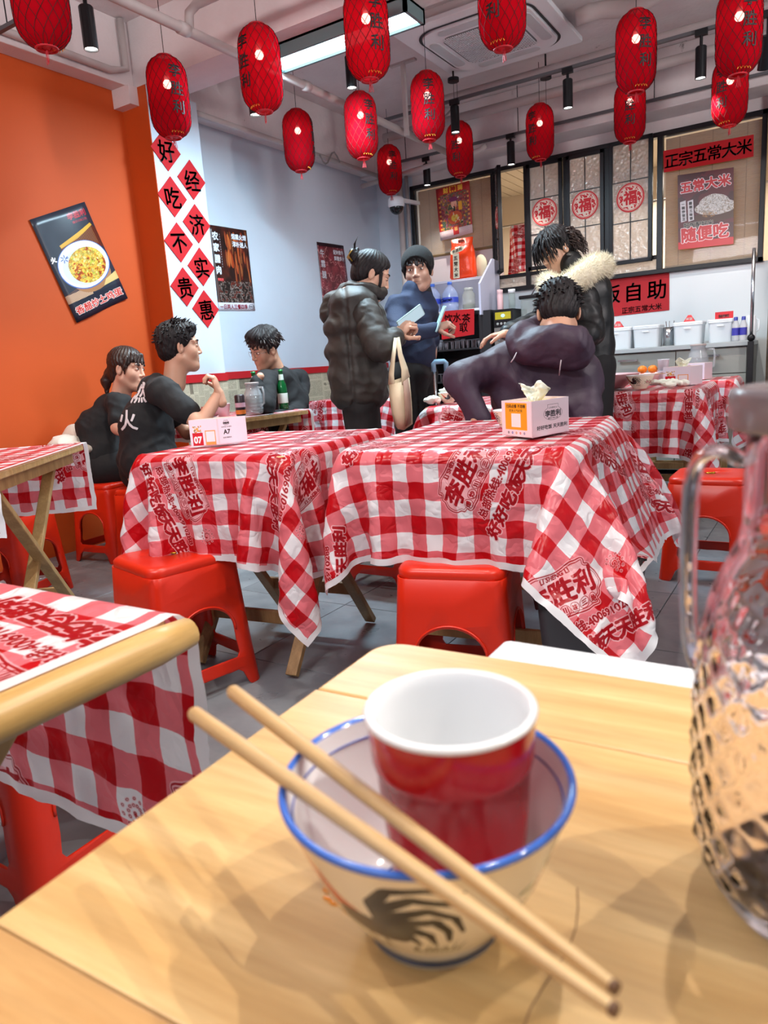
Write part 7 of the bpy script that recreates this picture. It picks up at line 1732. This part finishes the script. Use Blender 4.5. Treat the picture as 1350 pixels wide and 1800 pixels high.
# ================================================================== THINGS ON THE GINGHAM TABLES
ZT = .7585
def tissue(c, h, w, par=None, seed=0, mat=M('tissue', 'e6ecdf', .8)):
    r = np.random.RandomState(seed); n = 15; P = np.zeros((n, n, 3))
    for i in range(n):
        for j in range(n):
            u = i / (n - 1) - .5; v = j / (n - 1); k = .25 + .75 * v; P[i, j] = (u * w * k * 2 * .62, .30 * w * math.sin(u * 7 + seed) * k * .6 + .004 * r.randn(), h * v * (1 - .35 * abs(u)) + .010 * math.sin(u * 9 + seed * 2) * v)
    P += np.array(c); g = G().grid(P); o = g.obj('tissue', mat, par, True); m = o.modifiers.new('s', 'SOLIDIFY'); m.thickness = .0012; return o
def table_box(name, label, pts, h, faces, cat='tissue box', tis=True, inner='d8b878', seed=0, z=ZT):
    c = np.mean(pts, 0); t = thing(name, label, cat, (c[0], c[1], z)); L = [(p[0] - c[0], p[1] - c[1]) for p in pts]; n = len(L); I = [(x * .955, y * .955) for x, y in L]
    vs = [(x, y, 0) for x, y in L] + [(x, y, h) for x, y in L] + [(x, y, h) for x, y in I] + [(x, y, .004) for x, y in I]; fs = [tuple(range(n))[::-1]]
    for a in range(3): fs += [(a * n + i, a * n + (i + 1) % n, (a + 1) * n + (i + 1) % n, (a + 1) * n + i) for i in range(n)]
    fs += [tuple(3 * n + i for i in range(n))]; G().add(vs, fs).obj('box', M('pinkish_card', 'e2d2d8', .45), t)
    G().add([(x * .95, y * .95, h * .93) for x, y in L] , [tuple(range(n))]).obj('tray', M('kraft_inner' + inner, inner, .7), t)
    for (i, mat) in faces:
        a, b = np.array(L[i]), np.array(L[(i + 1) % n]); e = (b - a) / np.linalg.norm(b - a); nn = np.array((e[1], -e[0])) * .0012
        panel('print', mat, [(*(a + nn + e * .002), h - .002), (*(b + nn - e * .002), h - .002), (*(b + nn - e * .002), .002), (*(a + nn + e * .002), .002)], t, .0006, 1, 1)
    if tis: tissue((0.0, 0, h * .85), .062, .075, t, seed)
    return t
def logo(c, x, y, s, col):
    m = c.text('李胜利', x, y, s); c.paint(c.dil(m, 2), col); e = c.ell(x, y, s * 1.9, s * 1.15); e = np.maximum(e, c.rect(x - s * 1.1, y - s * 1.5, x + s * 1.1, y)); i2 = 1 - c.dil(1 - e, 3); c.paint(e - i2, col)
    c.paint(c.text('LI SHENG LI', x, y - s * .95, s * .3), col); c.paint(c.text('爆炒川味三绝', x, y + s * .8, s * .32), col)
dark = hexc('2a2226')
c = Canvas(420, 330, hexc('e2d2d8')); c.paint(c.rect(52, 10, 360, 270), hexc('e89a10'))
c.paint(c.dil(c.text('扫码点餐 不用等', 205, 42, 34), 1), hexc('4a2c08')); c.paint(c.text('更多人气好菜', 205, 84, 24, 0, 1.2), hexc('4a2c08')); c.paint(c.rect(140, 112, 272, 244), hexc('ece4e2'))
for i, cc in enumerate(('2c3438', '4858b0', 'c07818', 'd04028', '584a80')): c.paint(c.ell(95 + i * 56, 300, 12, 12), hexc(cc)); c.paint(c.ell(95 + i * 56, 300, 5, 5), hexc('e8e0e4'))
bx1 = IMG('box_order_print', c, .4)
c = Canvas(420, 330, hexc('e2d2d8')); logo(c, 230, 130, 58, dark); c.paint(c.dil(c.text('好好吃饭 天天胜利', 220, 255, 40), 1), dark); bx2 = IMG('box_logo_print', c, .4)
table_box('tissue_box', 'cream tissue box with an orange panel on the middle gingham table', [(-.822, 1.965), (-.700, 1.885), (-.655, 2.065), (-.775, 2.140)], .100, [(0, bx1), (1, bx2)], seed=3)
c = Canvas(420, 330, hexc('e0d6e4'))
c.paint(c.rect(30, 165, 190, 330), hexc('c01424')); out_text(c, '07', 108, 258, 110, 'f4ecec', 'c01424', 4, 0)
for k in range(40): rr = random.Random(k); c.paint(c.ell(110 + rr.uniform(-62, 62), 115 + rr.uniform(-40, 45), rr.uniform(6, 13), rr.uniform(5, 10), rr.uniform(0, 180)), hexc(rr.choice(['d8902a', 'b03020', 'e0b040', '5a7a3a', 'c86a2a'])), .9)
c.paint(c.rect(225, 140, 385, 330), hexc('e89850')); c.paint(c.rect(238, 153, 372, 290), hexc('e6dee4')); bx3 = IMG('box_number_print', c, .4)
c = Canvas(420, 330, hexc('e0d6e4')); logo(c, 120, 60, 26, dark); c.paint(c.dil(c.text('A7', 120, 175, 78), 2), dark); c.paint(c.dil(c.text('好好吃饭 天天胜利', 120, 110, 17), 0), dark); c.paint(c.text('祝您用餐愉快', 120, 250, 20), dark); bx4 = IMG('box_table_print', c, .4)
table_box('tissue_box', 'white box printed with red number 07 and A7 on the left gingham table', [(-1.832, 1.695), (-1.745, 1.740), (-1.700, 1.830), (-1.790, 1.800)], .088, [(0, bx3), (1, bx4)], tis=False)
bx5 = bx3
def small_bowl(x, y, r, label, tilt=0., col='d8cdc4', z=ZT, h=.5, rooster=True, cat='bowl', group=None):
    t = thing('bowl', label, cat, (x, y, z)); k = r / .0595; t.scale = (k, k, k * (h / .5))
    if rooster: o = bpy.data.objects.new('body', ob.data); COL.objects.link(o); o.parent = t; o.rotation_euler = (0, 0, tilt)
    else: G().lathe([(.001, .003), (.026, .002), (.03, .0), (.034, .008), (.048, .035), (.0585, .064)], 40).obj('body', M('bowl_' + col, col, .25), t, True)
    G().lathe([(.0585, .0635), (.0597, .0655), (.0575, .0668), (.0555, .064), (.050, .046), (.042, .030), (.025, .011), (.0005, .0095)], 40).obj('lining', m_porc if rooster else M('bowl_' + col, col, .25), t, True)
    return t
small_bowl(-.862, 2.13, .056, 'small rooster bowl half hidden behind the middle tissue box', 2.0)
# table with the clementines
small_bowl(-.935, 4.25, .078, 'rooster bowl in front of the crumpled tissues by the clementines', -.5, h=.44)
t = small_bowl(-1.16, 4.40, .19, 'big pink serving bowl on the table with the clementines', 0, 'e2b4b8', h=.20, rooster=False)
for xx, yy, lb in ((-1.00, 4.16, 'upper'), (-1.01, 4.17, 'lower')): pass
G_ = thing('chopstick', 'pair-less chopstick laid over the rooster bowl by the clementines', 'chopstick', (-.935, 4.25, ZT + .074)); G().tube([(-.03, -.02, 0), (.13, .03, .004)], [.003, .002], 8).obj('stick', m_bam1, G_, True)
small_bowl(-.99, 4.78, .10, 'pale plate bowl holding two clementines', 0, 'e4c8c8', h=.30, rooster=False)
for x, lb in ((-1.03, 'left orange clementine beside the stacked cups'), (-.968, 'right orange clementine beside the stacked cups')):
    t = thing('clementine', lb, 'fruit', (x, 4.74, ZT + .066)); G().ball((0, 0, .026), (.029, .029, .025), 20).obj('fruit', M('clementine_peel', 'e87a10', .4, bump=.4, bs=300, bd=.002), t, True); G().ball((0, 0, .0505), (.004, .004, .002), 8).obj('stem', M('stem_green', '4a5a20', .7), t, True)
for k, lb in ((0, 'lower of two stacked white cups beside the clementines'), (1, 'upper of two stacked white cups beside the clementines')):
    t = thing('paper_cup', lb, 'cup', (-.905, 4.74, ZT + .070 * k)); G().lathe([(.001, .0), (.026, 0), (.034, .076), (.036, .078), (.0335, .0785), (.0255, .004), (.001, .003)], 28).obj('cup', M('cup_white', 'dadfe8', .4), t, True)
table_box('tissue_box', 'white tissue box with small orange square beside the crumpled tissues', [(-.86, 4.50), (-.70, 4.46), (-.66, 4.60), (-.82, 4.64)], .105, [(0, bx5)], seed=5)
def crumple(c, r, label, seed, mat=M('tissue', 'e6ecdf', .8)):
    s = SDF(); rr = random.Random(seed)
    for k in range(7): s.ell((c[0] + rr.uniform(-r, r), c[1] + rr.uniform(-r, r) * .6, c[2] + .012 + rr.uniform(0, .02)), (rr.uniform(.022, .036), rr.uniform(.02, .03), rr.uniform(.012, .022)), .008)
    s.post += [wrinkle(seed, 110, .007), lambda F, X, Y, Z: np.maximum(F, c[2] - Z + 0 * F)]; o = mesh_obj(s.mesh(.0045), 'crumpled_tissue', mat, None, (0, 0, 0)); tag(o, label, 'tissue')
crumple((-.80, 4.33, ZT), .075, 'crumpled white tissues in front of the white tissue box', 5)
t = thing('meat_tray', 'clear tray of red sliced meat behind the stacked cups', 'tray', (-.98, 5.22, ZT)); G().prism(rrect(.11, .07, .02), 0, .035).obj('tray', M('clear_tray', 'd8c8cc', .2), t, bevel=.004)
s = SDF(); rr = random.Random(3)
for k in range(12): s.ell((rr.uniform(-.08, .08), rr.uniform(-.045, .045), .042 + rr.uniform(0, .02)), (.03, .018, .010), .004)
s.post.append(wrinkle(3, 90, .005)); mesh_obj(s.mesh(.005), 'meat', M('raw_meat', 'a0483e', .4, var=.3, vs=40), t, (0, 0, 0))
table_box('menu_box', 'white box with a small printed crest beside the small glass jug', [(-.86, 5.12), (-.72, 5.10), (-.69, 5.22), (-.83, 5.24)], .105, [(0, bx4)], tis=False)
def small_jug(x, y, s, label):
    t = thing('glass_jug', label, 'jug', (x, y, ZT)); t.scale = (s, s, s)
    G().lathe([(.001, 0), (.045, 0), (.052, .008), (.054, .03), (.054, .10), (.048, .125), (.040, .142), (.038, .165), (.042, .172), (.036, .172), (.034, .160), (.036, .142), (.044, .122), (.050, .10), (.050, .012), (.001, .006)], 36).obj('body', M('jug_clear', 'c0c4c8', .06, Alpha=.38), t, True)
    g = G()
    for zz in (.03, .05, .07, .09, .11): g.tube([(.0545 * math.cos(k / 16 * PI), .0545 * math.sin(k / 16 * PI), zz) for k in range(32)], .0012, 4, closed=True)
    g.obj('ribs', M('jug_clear', 'c0c4c8', .06, Alpha=.38), t, True); G().tube([(.038, 0, .150), (.078, 0, .150), (.084, 0, .12), (.080, 0, .06), (.052, 0, .045)], .006, 8).obj('handle', M('jug_clear', 'c0c4c8', .06, Alpha=.38), t, True)
    G().lathe([(.001, .182), (.040, .181), (.042, .172), (.001, .172)], 28).obj('lid', M('pinkish_grey_lid', 'a89a98', .4), t, True); return t
small_jug(-.80, 5.36, 1.25, 'small ribbed glass jug at the back behind the white tissue box')
# table with the beer
j = small_jug(-2.86, 3.16, 1.0, 'glass jug of water between the can and the green beer bottle'); G().lathe([(.001, .008), (.049, .012), (.049, .10), (.001, .10)], 30).obj('water', M('greenish_water', '5a6a62', .1, Alpha=.5), j, True)
m_green = M('green_glass', '0e5a2c', .08, Alpha=.85)
def beer(x, y, label):
    t = thing('beer_bottle', label, 'bottle', (x, y, ZT), 2.4, 'green beer bottles'); G().lathe([(.001, 0), (.029, 0), (.031, .006), (.031, .125), (.026, .155), (.0145, .185), (.0125, .225), (.014, .232), (.013, .240), (.001, .240)], 28).obj('glass', m_green, t, True)
    G().lathe([(.0315, .040), (.0318, .042), (.0318, .098), (.0315, .10)], 28).obj('label', M('beer_label', 'd0dcd4', .4), t, True); G().lathe([(.0165, .176), (.0140, .215)], 20).obj('neck_label', M('beer_label', 'd0dcd4', .4), t, True)
    glyph_on(t, '啤酒', .022, plane_m((0, -.0325, .078), (1, 0, 0), (0, 0, 1)), M('green_ink', '1c6a3c', .5)); G().lathe([(.001, .244), (.014, .243), (.015, .234)], 18).obj('cap', M('green_cap', '2a7a44', .3, .5), t, True)
beer(-2.905, 3.48, 'green beer bottle standing right of the glass jug'); beer(-3.02, 3.36, 'green beer bottle hidden behind the glass jug')
t = thing('drink_can', 'slim dark and orange printed can left of the glass jug', 'can', (-2.835, 3.02, ZT)); G().lathe([(.001, 0), (.024, 0), (.028, .006), (.028, .112), (.023, .120), (.001, .118)], 24).obj('can', M('can_dark', '2c2024', .35), t, True)
G().lathe([(.0285, .012), (.0285, .035)], 24).obj('band', M('can_orange', 'd8702a', .4), t, True); G().lathe([(.0285, .05), (.0285, .075)], 24).obj('band', M('can_pink', 'c89aa8', .4), t, True)
t = thing('plastic_cup', 'pale pink tapered cup on the beer table beside the can', 'cup', (-2.93, 2.98, ZT)); G().lathe([(.001, 0), (.028, 0), (.042, .072), (.044, .074), (.040, .074), (.026, .004), (.001, .003)], 28).obj('cup', M('pale_pink_cup', 'e0c4cc', .4), t, True)
small_bowl(-3.10, 3.02, .10, 'plate of sliced cold meat on the beer table', 0, 'd8d4dc', h=.16, rooster=False, cat='plate'); crumple((-3.10, 3.02, ZT + .02), .05, 'reddish cold meat slices heaped on the beer table plate', 8, M('cold_meat', 'a04a44', .5))
t = thing('paper_napkin', 'upright white napkin standing behind the raised fist', 'napkin', (-3.22, 3.26, ZT)); tissue((0, 0, 0), .11, .05, t, 7)
small_bowl(-3.15, 4.62, .10, 'shallow pale pink bowl on the table behind the padded coat', 0, 'e2bcc0', h=.22, rooster=False)
# table right of the beanie
small_bowl(-1.80, 3.56, .058, 'small rooster bowl holding tissues left of the purple elbow', .3, h=.45); crumple((-1.80, 3.56, ZT + .045), .022, 'white tissue crumpled inside the small rooster bowl', 9); crumple((-1.875, 3.50, ZT), .03, 'white tissue ball beside the small rooster bowl', 10)
table_box('menu_box', 'white box standing behind the small rooster bowl near the suitcase handle', [(-1.90, 3.74), (-1.78, 3.70), (-1.75, 3.80), (-1.87, 3.84)], .09, [(0, bx5)], seed=6)
small_bowl(-1.50, 3.78, .075, 'blue patterned bowl seen inside the bend of the purple arm', 0, '4a5a8c', h=.40, rooster=False)
table_box('menu_box', 'pale box seen above the blue patterned bowl', [(-1.52, 3.98), (-1.40, 3.96), (-1.38, 4.06), (-1.50, 4.08)], .10, [], tis=False)
bpy.context.view_layer.update()
